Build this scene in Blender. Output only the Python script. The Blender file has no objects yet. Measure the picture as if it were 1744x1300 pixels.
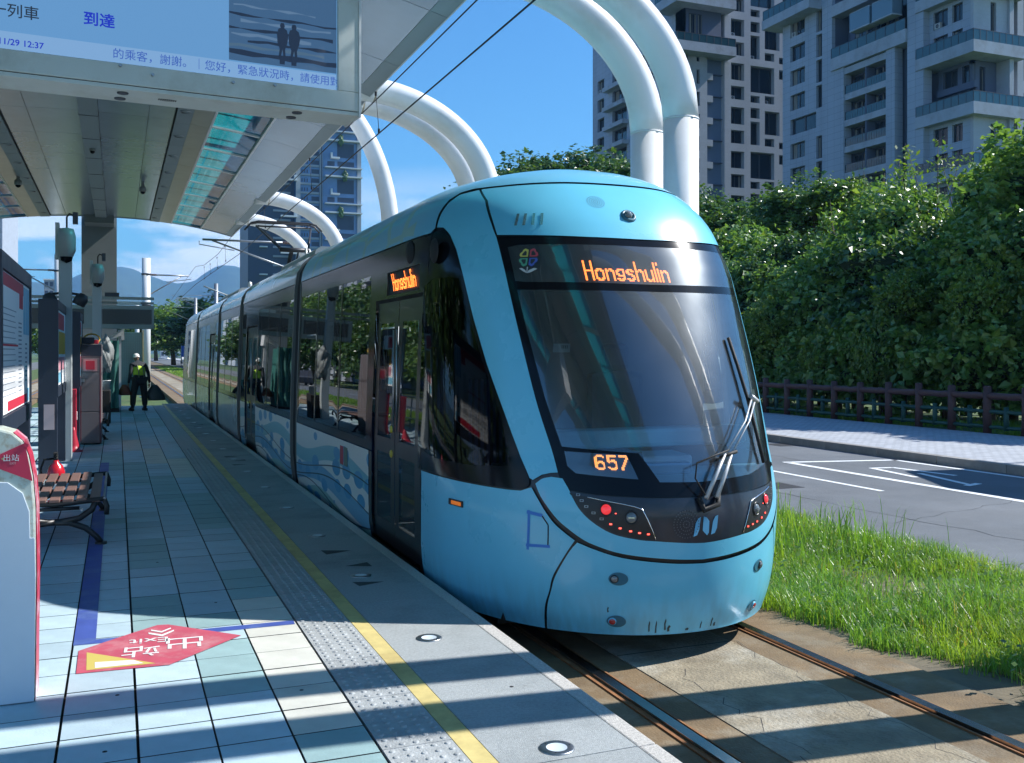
import bpy, bmesh, math, random
import numpy as np
from mathutils import Vector, Matrix
from mathutils.geometry import delaunay_2d_cdt
C = bpy.context.scene.collection
PI = math.pi
# ------------------------------------------------------------------ camera
YAW = math.atan(672.0/1660.0)
cam = bpy.data.cameras.new('camera'); camo = bpy.data.objects.new('camera', cam); C.objects.link(camo)
camo.location = (0, 0, 1.70); camo.rotation_euler = (PI/2, 0, -YAW)
cam.sensor_fit = 'HORIZONTAL'; cam.sensor_width = 36; cam.lens = 36*1660/1744.0
cam.shift_x = 0; cam.shift_y = -49/1744.0
cam.clip_start = 0.05; cam.clip_end = 20000
bpy.context.scene.camera = camo
# ------------------------------------------------------------------ sky, sun, exposure
SUN = Vector((1.0, -0.105, 0.935)).normalized()
world = bpy.data.worlds.new("World"); bpy.context.scene.world = world; world.use_nodes = True
wn = world.node_tree; wn.nodes.clear()
def wnode(t, **k):
    n = wn.nodes.new(t)
    for a, b in k.items(): setattr(n, a, b)
    return n
sky = wnode('ShaderNodeTexSky', sky_type='NISHITA', sun_disc=False)
sky.sun_elevation = math.asin(SUN.z); sky.sun_rotation = math.atan2(SUN.x, SUN.y)
sky.air_density = 1.3; sky.dust_density = 0.3; sky.ozone_density = 3.0; sky.altitude = 20
bgn = wnode('ShaderNodeBackground'); bgn.inputs[1].default_value = 0.072
wo = wnode('ShaderNodeOutputWorld')
# clouds low over the horizon: noise on the view direction
tc = wnode('ShaderNodeTexCoord'); sep = wnode('ShaderNodeSeparateXYZ'); wn.links.new(tc.outputs['Generated'], sep.inputs[0])
mp = wnode('ShaderNodeMapping'); mp.inputs['Scale'].default_value = (3.0, 3.0, 9.0); mp.inputs['Location'].default_value = (0.35, 0.1, 0.2)
wn.links.new(tc.outputs['Generated'], mp.inputs[0])
nz = wnode('ShaderNodeTexNoise'); nz.inputs['Scale'].default_value = 2.2; nz.inputs['Detail'].default_value = 7; nz.inputs['Roughness'].default_value = 0.55
wn.links.new(mp.outputs[0], nz.inputs[0])
cr = wnode('ShaderNodeValToRGB'); cr.color_ramp.elements[0].position = 0.42; cr.color_ramp.elements[1].position = 0.54
wn.links.new(nz.outputs[0], cr.inputs[0])
hr = wnode('ShaderNodeMapRange'); hr.inputs[1].default_value = 0.10; hr.inputs[2].default_value = 0.19; hr.inputs[3].default_value = 1; hr.inputs[4].default_value = 0
wn.links.new(sep.outputs[2], hr.inputs[0])
mu = wnode('ShaderNodeMath', operation='MULTIPLY'); wn.links.new(cr.outputs[0], mu.inputs[0]); wn.links.new(hr.outputs[0], mu.inputs[1])
mu2 = wnode('ShaderNodeMath', operation='MULTIPLY'); mu2.inputs[1].default_value = 0.95; wn.links.new(mu.outputs[0], mu2.inputs[0])
mx = wnode('ShaderNodeMix', data_type='RGBA'); mx.inputs[7].default_value = (9.5, 10.2, 11.0, 1)
tint = wnode('ShaderNodeMix', data_type='RGBA', blend_type='MULTIPLY'); tint.inputs[0].default_value = 1; tint.inputs[7].default_value = (0.50, 1.00, 1.42, 1)
wn.links.new(sky.outputs[0], tint.inputs[6])
wn.links.new(mu2.outputs[0], mx.inputs[0]); wn.links.new(tint.outputs[2], mx.inputs[6])
wn.links.new(mx.outputs[2], bgn.inputs[0]); wn.links.new(bgn.outputs[0], wo.inputs[0])
sl = bpy.data.lights.new('sun', 'SUN'); so = bpy.data.objects.new('sun', sl); C.objects.link(so)
sl.energy = 4.9; sl.angle = math.radians(0.55); sl.color = (1.0, 0.975, 0.935)
so.rotation_euler = (-SUN).to_track_quat('-Z', 'Y').to_euler(); so.location = (30, -3, 30)
vs = bpy.context.scene.view_settings
vs.view_transform = 'Standard'; vs.look = 'None'; vs.exposure = 0.72; vs.gamma = 1.0; vs.use_curve_mapping = False
bpy.context.scene.render.engine = 'CYCLES'
cy = bpy.context.scene.cycles
cy.max_bounces = 8; cy.diffuse_bounces = 3; cy.glossy_bounces = 4; cy.transmission_bounces = 6; cy.transparent_max_bounces = 16
cy.caustics_reflective = False; cy.caustics_refractive = False; cy.sample_clamp_indirect = 6
random.seed(7); rng = np.random.default_rng(7)

# ------------------------------------------------------------------ materials
MATS = {}
def nd(nt, t, **k):
    n = nt.nodes.new(t)
    for a, b in k.items(): setattr(n, a, b)
    return n
def M(name, col, rough=0.6, metal=0.0, var=0.0, vs_=3.0, bump=0.0, bs=40.0, spec=0.5, coat=0.0, emis=None, es=1.0, rnd=0.0, dirt=None, ds=1.2, transl=0.0):
    """principled material: noise variation, fine relief, per-object variation, dirt of its own"""
    if name in MATS: return MATS[name]
    m = bpy.data.materials.new(name); m.use_nodes = True; nt = m.node_tree
    p = nt.nodes['Principled BSDF']; p.inputs['Roughness'].default_value = rough; p.inputs['Metallic'].default_value = metal
    p.inputs['Specular IOR Level'].default_value = spec; p.inputs['Coat Weight'].default_value = coat; p.inputs['Coat Roughness'].default_value = 0.04
    c4 = (*col, 1); p.inputs['Base Color'].default_value = c4; out = None
    tcn = nd(nt, 'ShaderNodeTexCoord')
    if var or rnd or dirt:
        rgb = nd(nt, 'ShaderNodeRGB'); rgb.outputs[0].default_value = c4; out = rgb.outputs[0]
    if dirt:
        n = nd(nt, 'ShaderNodeTexNoise'); n.inputs['Scale'].default_value = ds; n.inputs['Detail'].default_value = 8; n.inputs['Roughness'].default_value = 0.68
        nt.links.new(tcn.outputs['Object'], n.inputs[0])
        r = nd(nt, 'ShaderNodeMapRange'); r.inputs[1].default_value = 0.48; r.inputs[2].default_value = 0.72; nt.links.new(n.outputs[0], r.inputs[0])
        x = nd(nt, 'ShaderNodeMix', data_type='RGBA'); x.inputs[7].default_value = (*dirt, 1)
        nt.links.new(r.outputs[0], x.inputs[0]); nt.links.new(out, x.inputs[6]); out = x.outputs[2]
    if var:
        n = nd(nt, 'ShaderNodeTexNoise'); n.inputs['Scale'].default_value = vs_; n.inputs['Detail'].default_value = 6; n.inputs['Roughness'].default_value = 0.62
        nt.links.new(tcn.outputs['Object'], n.inputs[0])
        r = nd(nt, 'ShaderNodeMapRange'); r.inputs[1].default_value = 0.3; r.inputs[2].default_value = 0.7; r.inputs[3].default_value = 1-var; r.inputs[4].default_value = 1+var
        nt.links.new(n.outputs[0], r.inputs[0])
        v = nd(nt, 'ShaderNodeVectorMath', operation='SCALE'); nt.links.new(out, v.inputs[0]); nt.links.new(r.outputs[0], v.inputs['Scale']); out = v.outputs[0]
        rr = nd(nt, 'ShaderNodeMapRange'); rr.inputs[3].default_value = max(0.02, rough*0.8); rr.inputs[4].default_value = min(1, rough*1.2)
        nt.links.new(n.outputs[0], rr.inputs[0]); nt.links.new(rr.outputs[0], p.inputs['Roughness'])
    if rnd:
        oi = nd(nt, 'ShaderNodeObjectInfo'); r = nd(nt, 'ShaderNodeMapRange'); r.inputs[3].default_value = 1-rnd; r.inputs[4].default_value = 1+rnd
        nt.links.new(oi.outputs['Random'], r.inputs[0])
        v = nd(nt, 'ShaderNodeVectorMath', operation='SCALE'); nt.links.new(out, v.inputs[0]); nt.links.new(r.outputs[0], v.inputs['Scale']); out = v.outputs[0]
    if out is not None: nt.links.new(out, p.inputs['Base Color'])
    if bump:
        n = nd(nt, 'ShaderNodeTexNoise'); n.inputs['Scale'].default_value = bs; n.inputs['Detail'].default_value = 4
        nt.links.new(tcn.outputs['Object'], n.inputs[0])
        b = nd(nt, 'ShaderNodeBump'); b.inputs['Strength'].default_value = min(1, bump); b.inputs['Distance'].default_value = 0.01
        nt.links.new(n.outputs[0], b.inputs['Height']); nt.links.new(b.outputs[0], p.inputs['Normal'])
    if emis: p.inputs['Emission Color'].default_value = (*emis, 1); p.inputs['Emission Strength'].default_value = es
    MATS[name] = m; return m
def glass_mat(name, tintc, ior=1.5, rough=0.01, gain=1.0, dust=0.0):
    """thin pane: tinted see-through plus mirror reflection by Fresnel"""
    m = bpy.data.materials.new(name); m.use_nodes = True; nt = m.node_tree; nt.nodes.clear()
    o = nd(nt, 'ShaderNodeOutputMaterial'); t = nd(nt, 'ShaderNodeBsdfTransparent'); t.inputs[0].default_value = (*tintc, 1)
    g = nd(nt, 'ShaderNodeBsdfGlossy'); g.inputs['Roughness'].default_value = rough; g.inputs[0].default_value = (gain, gain, gain, 1)
    f = nd(nt, 'ShaderNodeFresnel'); f.inputs[0].default_value = ior; x = nd(nt, 'ShaderNodeMixShader')
    nt.links.new(f.outputs[0], x.inputs[0]); nt.links.new(t.outputs[0], x.inputs[1]); nt.links.new(g.outputs[0], x.inputs[2]); last = x.outputs[0]
    if dust:   # film of dust and smears that scatters the sun
        g2 = nd(nt, 'ShaderNodeBsdfGlossy'); g2.inputs['Roughness'].default_value = 0.25; g2.inputs[0].default_value = (.9,.96,1,1); df = nd(nt, 'ShaderNodeBsdfDiffuse'); df.inputs[0].default_value = (.35,.42,.5,1)
        m2 = nd(nt, 'ShaderNodeMixShader'); m2.inputs[0].default_value = .12; nt.links.new(g2.outputs[0], m2.inputs[1]); nt.links.new(df.outputs[0], m2.inputs[2])
        t2 = nd(nt, 'ShaderNodeTexCoord'); n2 = nd(nt, 'ShaderNodeTexNoise'); n2.inputs['Scale'].default_value = 1.0; n2.inputs['Detail'].default_value = 8; r2 = nd(nt, 'ShaderNodeMapRange'); r2.inputs[1].default_value = .35; r2.inputs[2].default_value = .75; r2.inputs[3].default_value = dust*.7; r2.inputs[4].default_value = dust*1.25
        mp3 = nd(nt, 'ShaderNodeMapping'); mp3.inputs['Scale'].default_value = (2.2,2.2,1.6); nt.links.new(t2.outputs['Object'], mp3.inputs[0]); nt.links.new(mp3.outputs[0], n2.inputs[0]); nt.links.new(n2.outputs[0], r2.inputs[0]); m3 = nd(nt, 'ShaderNodeMixShader'); nt.links.new(r2.outputs[0], m3.inputs[0]); nt.links.new(last, m3.inputs[1]); nt.links.new(m2.outputs[0], m3.inputs[2]); last = m3.outputs[0]
    nt.links.new(last, o.inputs[0])
    MATS[name] = m; return m
def emit_mat(name, col, s):
    return M(name, (0.02, 0.02, 0.02), 0.5, emis=col, es=s)

# ------------------------------------------------------------------ mesh builder
class MB:
    def __init__(s): s.v = []; s.f = []; s.m = []; s.s = []
    def add(s, vs, fs, mi=0, smooth=False):
        b = len(s.v); s.v.extend([tuple(p) for p in vs])
        for f in fs: s.f.append(tuple(b+i for i in f)); s.m.append(mi); s.s.append(smooth)
        return s
    def box(s, x0, x1, y0, y1, z0, z1, mi=0):
        return s.add([(x0,y0,z0),(x1,y0,z0),(x1,y1,z0),(x0,y1,z0),(x0,y0,z1),(x1,y0,z1),(x1,y1,z1),(x0,y1,z1)],
                     [(0,3,2,1),(4,5,6,7),(0,1,5,4),(1,2,6,5),(2,3,7,6),(3,0,4,7)], mi)
    def obox(s, c, h, R, mi=0):
        vs = []
        for dz in (-1,1):
            for dx, dy in ((-1,-1),(1,-1),(1,1),(-1,1)):
                vs.append(Vector(c)+R@Vector((dx*h[0],dy*h[1],dz*h[2])))
        return s.add(vs, [(0,3,2,1),(4,5,6,7),(0,1,5,4),(1,2,6,5),(2,3,7,6),(3,0,4,7)], mi)
    def tube(s, pts, r, n=8, mi=0, caps=True, smooth=True):
        pts = [Vector(p) for p in pts]; rs = r if isinstance(r, (list, tuple)) else [r]*len(pts)
        ref = Vector((0,0,1)); rings = []
        t0 = (pts[1]-pts[0]).normalized()
        if abs(t0.dot(ref)) > 0.95: ref = Vector((0,1,0))
        nrm = t0.cross(ref).normalized()
        for i, p in enumerate(pts):
            a = pts[max(0,i-1)]; b = pts[min(len(pts)-1,i+1)]; t = (b-a).normalized()
            nrm = (nrm-t*nrm.dot(t)).normalized(); bi = t.cross(nrm)
            rings.append([p+(nrm*math.cos(2*PI*k/n)+bi*math.sin(2*PI*k/n))*rs[i] for k in range(n)])
        b = len(s.v)
        for rg in rings: s.v.extend([tuple(q) for q in rg])
        for i in range(len(pts)-1):
            for k in range(n):
                k2 = (k+1) % n; s.f.append((b+i*n+k, b+i*n+k2, b+(i+1)*n+k2, b+(i+1)*n+k)); s.m.append(mi); s.s.append(smooth)
        if caps:
            s.f.append(tuple(b+k for k in range(n))[::-1]); s.m.append(mi); s.s.append(False)
            e = b+(len(pts)-1)*n; s.f.append(tuple(e+k for k in range(n))); s.m.append(mi); s.s.append(False)
        return s
    def cyl(s, p, q, r, n=12, mi=0): return s.tube([p, q], r, n, mi)
    def lathe(s, prof, c=(0,0,0), n=20, mi=0, R=None, smooth=True):
        b = len(s.v); R = R or Matrix.Identity(3)
        for r, z in prof:
            for k in range(n):
                a = 2*PI*k/n; s.v.append(tuple(Vector(c)+R@Vector((r*math.cos(a), r*math.sin(a), z))))
        for i in range(len(prof)-1):
            for k in range(n):
                k2 = (k+1) % n; s.f.append((b+i*n+k, b+i*n+k2, b+(i+1)*n+k2, b+(i+1)*n+k)); s.m.append(mi); s.s.append(smooth)
        return s
    def prism(s, poly, h0, h1, mi=0, f=lambda x, y, z: (x, y, z)):
        n = len(poly); vs = [f(x,y,h0) for x,y in poly]+[f(x,y,h1) for x,y in poly]
        fs = [tuple(range(n))[::-1], tuple(range(n, 2*n))]+[(i,(i+1)%n,n+(i+1)%n,n+i) for i in range(n)]
        return s.add(vs, fs, mi)
    def quad(s, a, b, c, d, mi=0): return s.add([a,b,c,d], [(0,1,2,3)], mi)
    def build(s, name, mats, parent=None, kind=None, bevel=0, org=None):
        me = bpy.data.meshes.new(name)
        L = Vector(org) if org else (parent.location if parent else None)
        if parent and parent.parent: L = L+parent.parent.location if not org else L
        vs = s.v if L is None else [(a-L[0], b-L[1], c-L[2]) for a,b,c in s.v]
        me.from_pydata(vs, [], s.f)
        mats = mats if isinstance(mats, (list, tuple)) else [mats]
        for m in mats: me.materials.append(m)
        me.polygons.foreach_set('material_index', s.m); me.polygons.foreach_set('use_smooth', s.s); me.update()
        o = bpy.data.objects.new(name, me); C.objects.link(o)
        if parent: o.parent = parent
        elif L is not None: o.location = L
        if kind: o['kind'] = kind
        if bevel:
            md = o.modifiers.new('bevel', 'BEVEL'); md.width = bevel; md.segments = 2; md.limit_method = 'ANGLE'; md.angle_limit = 0.7
        return o
def B(): return MB()
def thing(name, label, cat, loc=(0,0,0), group=None):
    o = bpy.data.objects.new(name, None); C.objects.link(o); o.location = loc; o.empty_display_size = 0.3
    o['label'] = label; o['category'] = cat
    if group: o['group'] = group
    return o
def tag(o, label, cat, group=None):
    o['label'] = label; o['category'] = cat
    if group: o['group'] = group
    return o
def struct(mb, name, mats, **k): return mb.build(name, mats, kind='structure', **k)
def inst(src, parent=None, loc=(0,0,0), rot=(0,0,0), scale=(1,1,1)):
    o = src.copy(); C.objects.link(o); o.parent = parent; o.location = loc; o.rotation_euler = rot; o.scale = scale
    return o
def unit(name, mb, mats):
    """a shared mesh, not linked"""
    me = bpy.data.meshes.new(name); me.from_pydata(mb.v, [], mb.f)
    for m in (mats if isinstance(mats, (list, tuple)) else [mats]): me.materials.append(m)
    me.polygons.foreach_set('material_index', mb.m); me.polygons.foreach_set('use_smooth', mb.s); me.update(); return me
def put(name, me, parent=None, loc=(0,0,0), rot=(0,0,0), scale=(1,1,1)):
    o = bpy.data.objects.new(name, me); C.objects.link(o); o.parent = parent; o.location = loc; o.rotation_euler = rot; o.scale = scale
    return o
def copy_tree(o, parent=None):
    c = o.copy(); C.objects.link(c); c.parent = parent
    for ch in [x for x in bpy.data.objects if x.parent == o]: copy_tree(ch, c)
    return c
def text(name, s, size, Mx, mat, parent=None, align='CENTER', ext=0.0005, bold=0.0):
    cu = bpy.data.curves.new(name, 'FONT'); cu.body = s; cu.size = size; cu.align_x = align; cu.align_y = 'CENTER'; cu.extrude = ext; cu.resolution_u = 3; cu.offset = bold
    to = bpy.data.objects.new(name+'_tmp', cu); C.objects.link(to)
    dg = bpy.context.evaluated_depsgraph_get(); me = bpy.data.meshes.new_from_object(to.evaluated_get(dg)); bpy.data.objects.remove(to)
    me.materials.clear(); me.materials.append(mat)
    if parent:
        L = Vector(parent.location)+(Vector(parent.parent.location) if parent.parent else Vector((0,0,0)))
        Mx = Matrix.Translation(-L)@Mx
    me.transform(Mx)
    o = bpy.data.objects.new(name, me); C.objects.link(o)
    if parent: o.parent = parent
    return o
def frame(o, x, y, z=None):
    """matrix with axes x, y (vectors) at o"""
    x = Vector(x).normalized(); y = Vector(y).normalized(); z = x.cross(y).normalized(); y = z.cross(x)
    m = Matrix((x, y, z)).transposed().to_4x4(); m.translation = Vector(o); return m
XC = 3.563
# ------------------------------------------------------------------ ground, track bed, road, platform
m_conc = M('concrete_slab', (0.25,0.21,0.145), 0.9, var=0.3, vs_=5, bump=1.0, bs=45, dirt=(0.44,0.42,0.36), ds=1.3)
m_conc2 = M('rusty_concrete', (0.17,0.115,0.06), 0.9, var=0.25, vs_=4, bump=0.5, bs=70, dirt=(0.24,0.20,0.14), ds=2.5)
m_rail = M('polished_steel', (0.42,0.44,0.48), 0.22, 1.0, var=0.12, vs_=8)
m_rust = M('rust', (0.26,0.115,0.045), 0.8, var=0.3, vs_=9)
m_rustd = M('dark_rust', (0.07,0.03,0.018), 0.8, var=0.3, vs_=9)
m_asph = M('asphalt', (0.115,0.128,0.142), 0.88, var=0.16, vs_=0.9, bump=0.8, bs=120, dirt=(0.15,0.162,0.175), ds=0.35)
m_paint = M('road_paint', (0.74,0.76,0.76), 0.6, var=0.1, vs_=6)
m_soil = M('soil', (0.14,0.115,0.075), 0.95, var=0.3, vs_=3, bump=0.6, bs=25)
m_turf = M('turf', (0.055,0.105,0.026), 0.9, var=0.35, vs_=5, bump=0.6, bs=30, dirt=(0.13,0.12,0.05), ds=1.0)
m_kerb = M('kerb_concrete', (0.26,0.25,0.235), 0.85, var=0.2, vs_=5, bump=0.3, rnd=0.12)
g = B().add([(-3000,-300,-0.52),(9000,-300,-0.52),(9000,12000,-0.52),(-6000,12000,-0.52)], [(0,1,2,3)]); struct(g, 'ground', m_turf)
# right hand track bed: centre slab, strips beside the rails, rails in grooves
RL, RR = 2.811, 4.315
def track(x0, x1, y0, y1, s=1):
    struct(B().box(x0+0.30,x1-0.30,y0,y1,-0.5,-0.336), 'track_slab', m_conc)
    for r in (x0, x1):
        struct(B().box(r-0.30 if r == x1 else r+0.075, r-0.075 if r == x1 else r+0.296, y0,y1,-0.5,-0.341), 'track_strip', m_conc2)
        struct(B().box(r+0.075 if r == x1 else r-0.55, r+0.50 if r == x1 else r-0.075, y0,y1,-0.5,-0.345), 'track_strip', m_conc2)
        t = B(); q = -1 if r == x1 else 1     # q: side of the flange groove
        t.box(r-0.035, r+0.035, y0,y1,-0.48,-0.32,0)                     # running head
        a, b = sorted((r+q*0.062, r+q*0.074)); t.box(a,b,y0,y1,-0.48,-0.33,1)
        a, b = sorted((r-q*0.036, r-q*0.073)); t.box(a,b,y0,y1,-0.48,-0.336,1)
        a, b = sorted((r+q*0.036, r+q*0.061)); t.box(a,b,y0,y1,-0.48,-0.37,2)
        struct(t, 'rail', [m_rail, m_rust, m_rustd])
track(RL, RR, -6, 260)
track(-5.30, -3.80, -6, 260)
# joints across the slab
j = B()
for k in range(14): j.box(RL+0.3,RR-0.3,1.2+k*4.6,1.21+k*4.6,-0.4,-0.3355)
struct(j, 'slab_joints', M('joint_dark', (0.05,0.045,0.04), 0.9))
struct(B().box(4.82,7.42,-6,260,-0.5,-0.36), 'verge_soil', m_soil)
struct(B().box(-9.2,-5.85,-6,260,-0.5,-0.34), 'verge_turf', m_turf)
struct(B().box(7.60,13.77,-20,400,-0.5,-0.32), 'road', m_asph)
struct(B().box(-16.0,-9.4,-20,400,-0.5,-0.32), 'road', m_asph)
struct(B().box(13.95,18.75,-20,400,-0.5,-0.17), 'pavement', None or M('pavement_paver', (0.34,0.36,0.40), 0.85, var=0.1, vs_=2))
struct(B().box(18.75,70,-20,400,-0.5,-0.20), 'turf_bank', m_turf)
# paver relief on the pavement through a brick texture
pm = MATS['pavement_paver']; nt = pm.node_tree; p = nt.nodes['Principled BSDF']
t1 = nd(nt,'ShaderNodeTexCoord'); br = nd(nt,'ShaderNodeTexBrick'); br.inputs['Scale'].default_value = 1.0; br.inputs['Brick Width'].default_value = 0.22; br.inputs['Row Height'].default_value = 0.11
br.inputs['Mortar Size'].default_value = 0.008; br.inputs['Color1'].default_value = (0.33,0.35,0.38,1); br.inputs['Color2'].default_value = (0.42,0.44,0.47,1); br.inputs['Mortar'].default_value = (0.16,0.17,0.18,1)
nt.links.new(t1.outputs['Object'], br.inputs[0]); nt.links.new(br.outputs[0], p.inputs['Base Color'])
# kerbs: stones one by one
ks = unit('kerb_stone', B().box(-0.09,0.09,0.004,0.996,-0.2,0.0), m_kerb)
def kerb(name, label, x, y0, y1, top, step=1.5):
    t = thing(name, label, 'kerb', (x, y0, top))
    n = int((y1-y0)/step)
    for k in range(n): put('kerb_stone', ks, t, (0, k*step, random.uniform(-0.004,0.004)), (0,0,random.uniform(-0.003,0.003)), (1,step,1.6))
kerb('kerb', 'grey kerb between the far pavement and the asphalt road', 13.86, 6, 60, -0.165)
kerb('kerb', 'low grey kerb along the long grass beside the near edge of the road', 7.51, 3, 45, -0.30)
# painted road markings
def road_line(pts, w, name='road_marking', y=None):
    t = B()
    for (xa,ya),(xb,yb) in pts:
        d = Vector((xb-xa,yb-ya)); L = d.length; d /= L; n = Vector((-d.y,d.x))*w/2
        k = max(1,int(L/2))
        t.quad((xa-n.x,ya-n.y,-0.316),(xb-n.x,yb-n.y,-0.316),(xb+n.x,yb+n.y,-0.316),(xa+n.x,ya+n.y,-0.316))
    for i,f in enumerate(t.f):
        a,b,c = [Vector(t.v[q]) for q in f[:3]]
        if (b-a).cross(c-a).z < 0: t.f[i] = f[::-1]
    return struct(t, name, m_paint)
road_line([((11.42,14.72),(11.30,-10))], 0.15)
road_line([((11.36,14.75),(13.60,14.28))], 0.15)
road_line([((13.55,14.35),(13.50,-10))], 0.12)
road_line([((10.37,13.8),(10.34,11.15))]+[((10.37,13.8+k*7+4.2),(10.37,13.8+k*7+6.9)) for k in range(12)]+[((10.34,7.0),(10.34,4.2))], 0.10)
# painted bus bay character strokes
st = [((12.20,13.42),(12.62,13.36)),((12.62,13.36),(12.76,12.10)),((12.22,13.45),(11.98,12.16)),((12.42,12.54),(12.04,11.10)),((12.30,11.22),(11.92,11.10))]
t = B()
for i,((xa,ya),(xb,yb)) in enumerate(st):
    d = Vector((xb-xa,yb-ya)).normalized(); n = Vector((-d.y,d.x))*0.055; h = -0.3155+0.0006*i
    q = [(xa-n.x,ya-n.y,h),(xb-n.x,yb-n.y,h),(xb+n.x,yb+n.y,h),(xa+n.x,ya+n.y,h)]
    t.quad(*q[::-1]) if (Vector(q[1])-Vector(q[0])).cross(Vector(q[2])-Vector(q[1])).z < 0 else t.quad(*q)
struct(t, 'road_marking', m_paint)

# ---- platform
PE, PW = 2.176, -3.20
plat = thing('tram_platform', 'long island platform paved with pale tiles, tactile paving and a yellow line', 'platform', (0,0,0))
m_base = M('platform_base', (0.04,0.04,0.038), 0.9, var=0.15)
B().box(PW+0.05, PE-0.05, -4, 33.5, -0.5, -0.022).build('platform_base', m_base, plat)
tc_ = {'a': M('tile_pale_blue', (0.43,0.555,0.62), 0.6, dirt=(0.28,0.38,0.40), ds=1.7, var=0.09, vs_=6, rnd=0.10, bump=0.15, bs=90),
       'b': M('tile_teal_grey', (0.29,0.43,0.44), 0.6, dirt=(0.20,0.31,0.31), ds=1.7, var=0.1, vs_=6, rnd=0.10, bump=0.15, bs=90),
       'c': M('tile_cream', (0.60,0.60,0.54), 0.6, dirt=(0.46,0.46,0.42), ds=1.9, var=0.09, vs_=6, rnd=0.06, bump=0.15, bs=90)}
tl = {}
def tile_mesh(w):
    e = 0.0012; a, b = 0.0055, w-0.0055; c, d = 0.0062, 0.3138
    vs = [(a,c,-0.02),(b,c,-0.02),(b,d,-0.02),(a,d,-0.02),(a,c,-e),(b,c,-e),(b,d,-e),(a,d,-e),(a+e,c+e,0),(b-e,c+e,0),(b-e,d-e,0),(a+e,d-e,0)]
    fs = [(0,1,5,4),(1,2,6,5),(2,3,7,6),(3,0,4,7),(4,5,9,8),(5,6,10,9),(6,7,11,10),(7,4,8,11),(8,9,10,11)]
    return vs, fs
TMI = [1]*4+[0]*5
def tmb(dx=0, dy=0, mb=None):
    mb = mb or B(); b = len(mb.v); mb.v.extend([(a+dx,c+dy,e) for a,c,e in tvs])
    for f, mi in zip(tfs, TMI): mb.f.append(tuple(b+i for i in f)); mb.m.append(mi); mb.s.append(False)
    return mb
cols = [-1.205,-0.885,-0.563,-0.240,0.0835,0.403,0.723,1.046]
tvs, tfs = tile_mesh(0.322); m_grout = M('joint_dirt', (0.06,0.063,0.06), 0.95, var=.3)
for k, m in tc_.items(): tl[k] = unit('tile', tmb(), [m, m_grout])
def tile_kind(ci, y):
    # pastel patches laid in stepped runs, read off the photograph
    if y < 7.6:
        r = int((y-3.42)/0.32)
        if ci >= 6: return 'c' if 4.3 < y < 6.9 else 'b'
        if ci == 5: return 'b' if 4.9 < y < 5.9 or 6.3 < y < 6.6 else ('c' if 6.0 < y < 6.9 and False else 'a')
        if ci == 4 and 6.1 < y < 7.0: return 'b'
        return 'a'
    h = math.sin(y*0.9+ci*1.7)+math.sin(y*0.37+ci*0.8)
    return 'b' if h > 0.9 else ('c' if h < -1.15 and ci > 3 else 'a')
far = {k: B() for k in tc_}; cnt = 0
y = 3.42-0.32*3; row = 0
while y < 33.2:
    for ci in range(7):
        x = cols[ci]; k = tile_kind(ci, y)
        if y < 16.2 and ci > 0:
            put('tile', tl[k], plat, (x, y, random.uniform(-0.0012,0.0008))); cnt += 1
        else: tmb(x, y, far[k])
    y += 0.32; row += 1
# the remaining left field of the platform
y = 3.42
while y < 33.2:
    x = PW+0.42
    while x < -1.25:
        tmb(x, y, far[random.choice('aab')]); x += 0.322
    y += 0.32
for k, mb in far.items(): mb.build('distant_tiles', [tc_[k], m_grout], plat, kind='stuff')
# tactile strip: stone slabs with raised studs
m_tac = M('tactile_stone', (0.36,0.38,0.385), 0.6, var=0.2, vs_=10, bump=0.5, bs=80, rnd=0.06)
studs = B()
for i in range(5):
    for jx in range(5):
        cx_, cy_ = 0.035+jx*0.062, 0.032+i*0.064
        pr = [(0.0145,0.0),(0.0125,0.0035),(0.008,0.005),(0.0008,0.005)]
        studs.lathe(pr, (cx_,cy_,0), 10)
sl_ = B().box(0.003,0.313,0.002,0.318,-0.02,0.0); sl_.add(studs.v, studs.f, 0, True)
tac = unit('tactile_slab', sl_, m_tac); slp = B().box(0.003,0.313,0.002,0.318,-0.02,0.0)
tacf = B()
y = 3.42-0.32*2
while y < 33.2:
    if y < 18: put('tactile_slab', tac, plat, (1.049, y+0.01, 0.0008))
    else: tacf.add([(a+1.049,b+y,c) for a,b,c in slp.v], slp.f)
    y += 0.32
tacf.build('tactile_strip', m_tac, plat, kind='stuff')
m_yel = M('yellow_paint', (0.60,0.49,0.20), 0.6, var=0.14, vs_=9, dirt=(0.40,0.30,0.12), ds=2.5)
m_edge = M('edge_granite', (0.35,0.375,0.38), 0.75, dirt=(0.22,0.24,0.24), ds=1.1, var=0.18, vs_=60, bump=0.6, bs=220, rnd=0.05)
m_kstone = M('kerb_granite', (0.50,0.48,0.45), 0.75, var=0.3, vs_=70, bump=0.5, bs=160, rnd=0.06)
y = -1.9
k = 0
while y < 33.4:
    B().box(1.366,1.464,y+0.002,y+1.398,-0.02,0.001).build('yellow_line_strip', m_yel, plat)
    B().box(1.469,2.081,y+0.003,y+1.397,-0.02,0.0).build('edge_slab', m_edge, plat)
    B().box(2.086,PE,y+0.003,y+1.397,-0.16,0.0).build('kerb_stone', m_kstone, plat, bevel=0.008)
    B().box(PW,PW+0.41,y+0.003,y+1.397,-0.16,0.0).build('edge_slab', m_edge, plat)
    y += 1.4
# ramp at the far end
B().add([(PW,33.5,0),(PE,33.5,0),(PE,38.5,-0.33),(PW,38.5,-0.33),(PW,33.5,-0.5),(PE,33.5,-0.5),(PE,38.5,-0.5),(PW,38.5,-0.5)],[(0,1,2,3),(0,4,5,1),(1,5,6,2),(2,6,7,3),(3,7,4,0)]).build('end_ramp', M('ramp_concrete',(0.42,0.42,0.40),0.85,var=0.1), plat)
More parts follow.
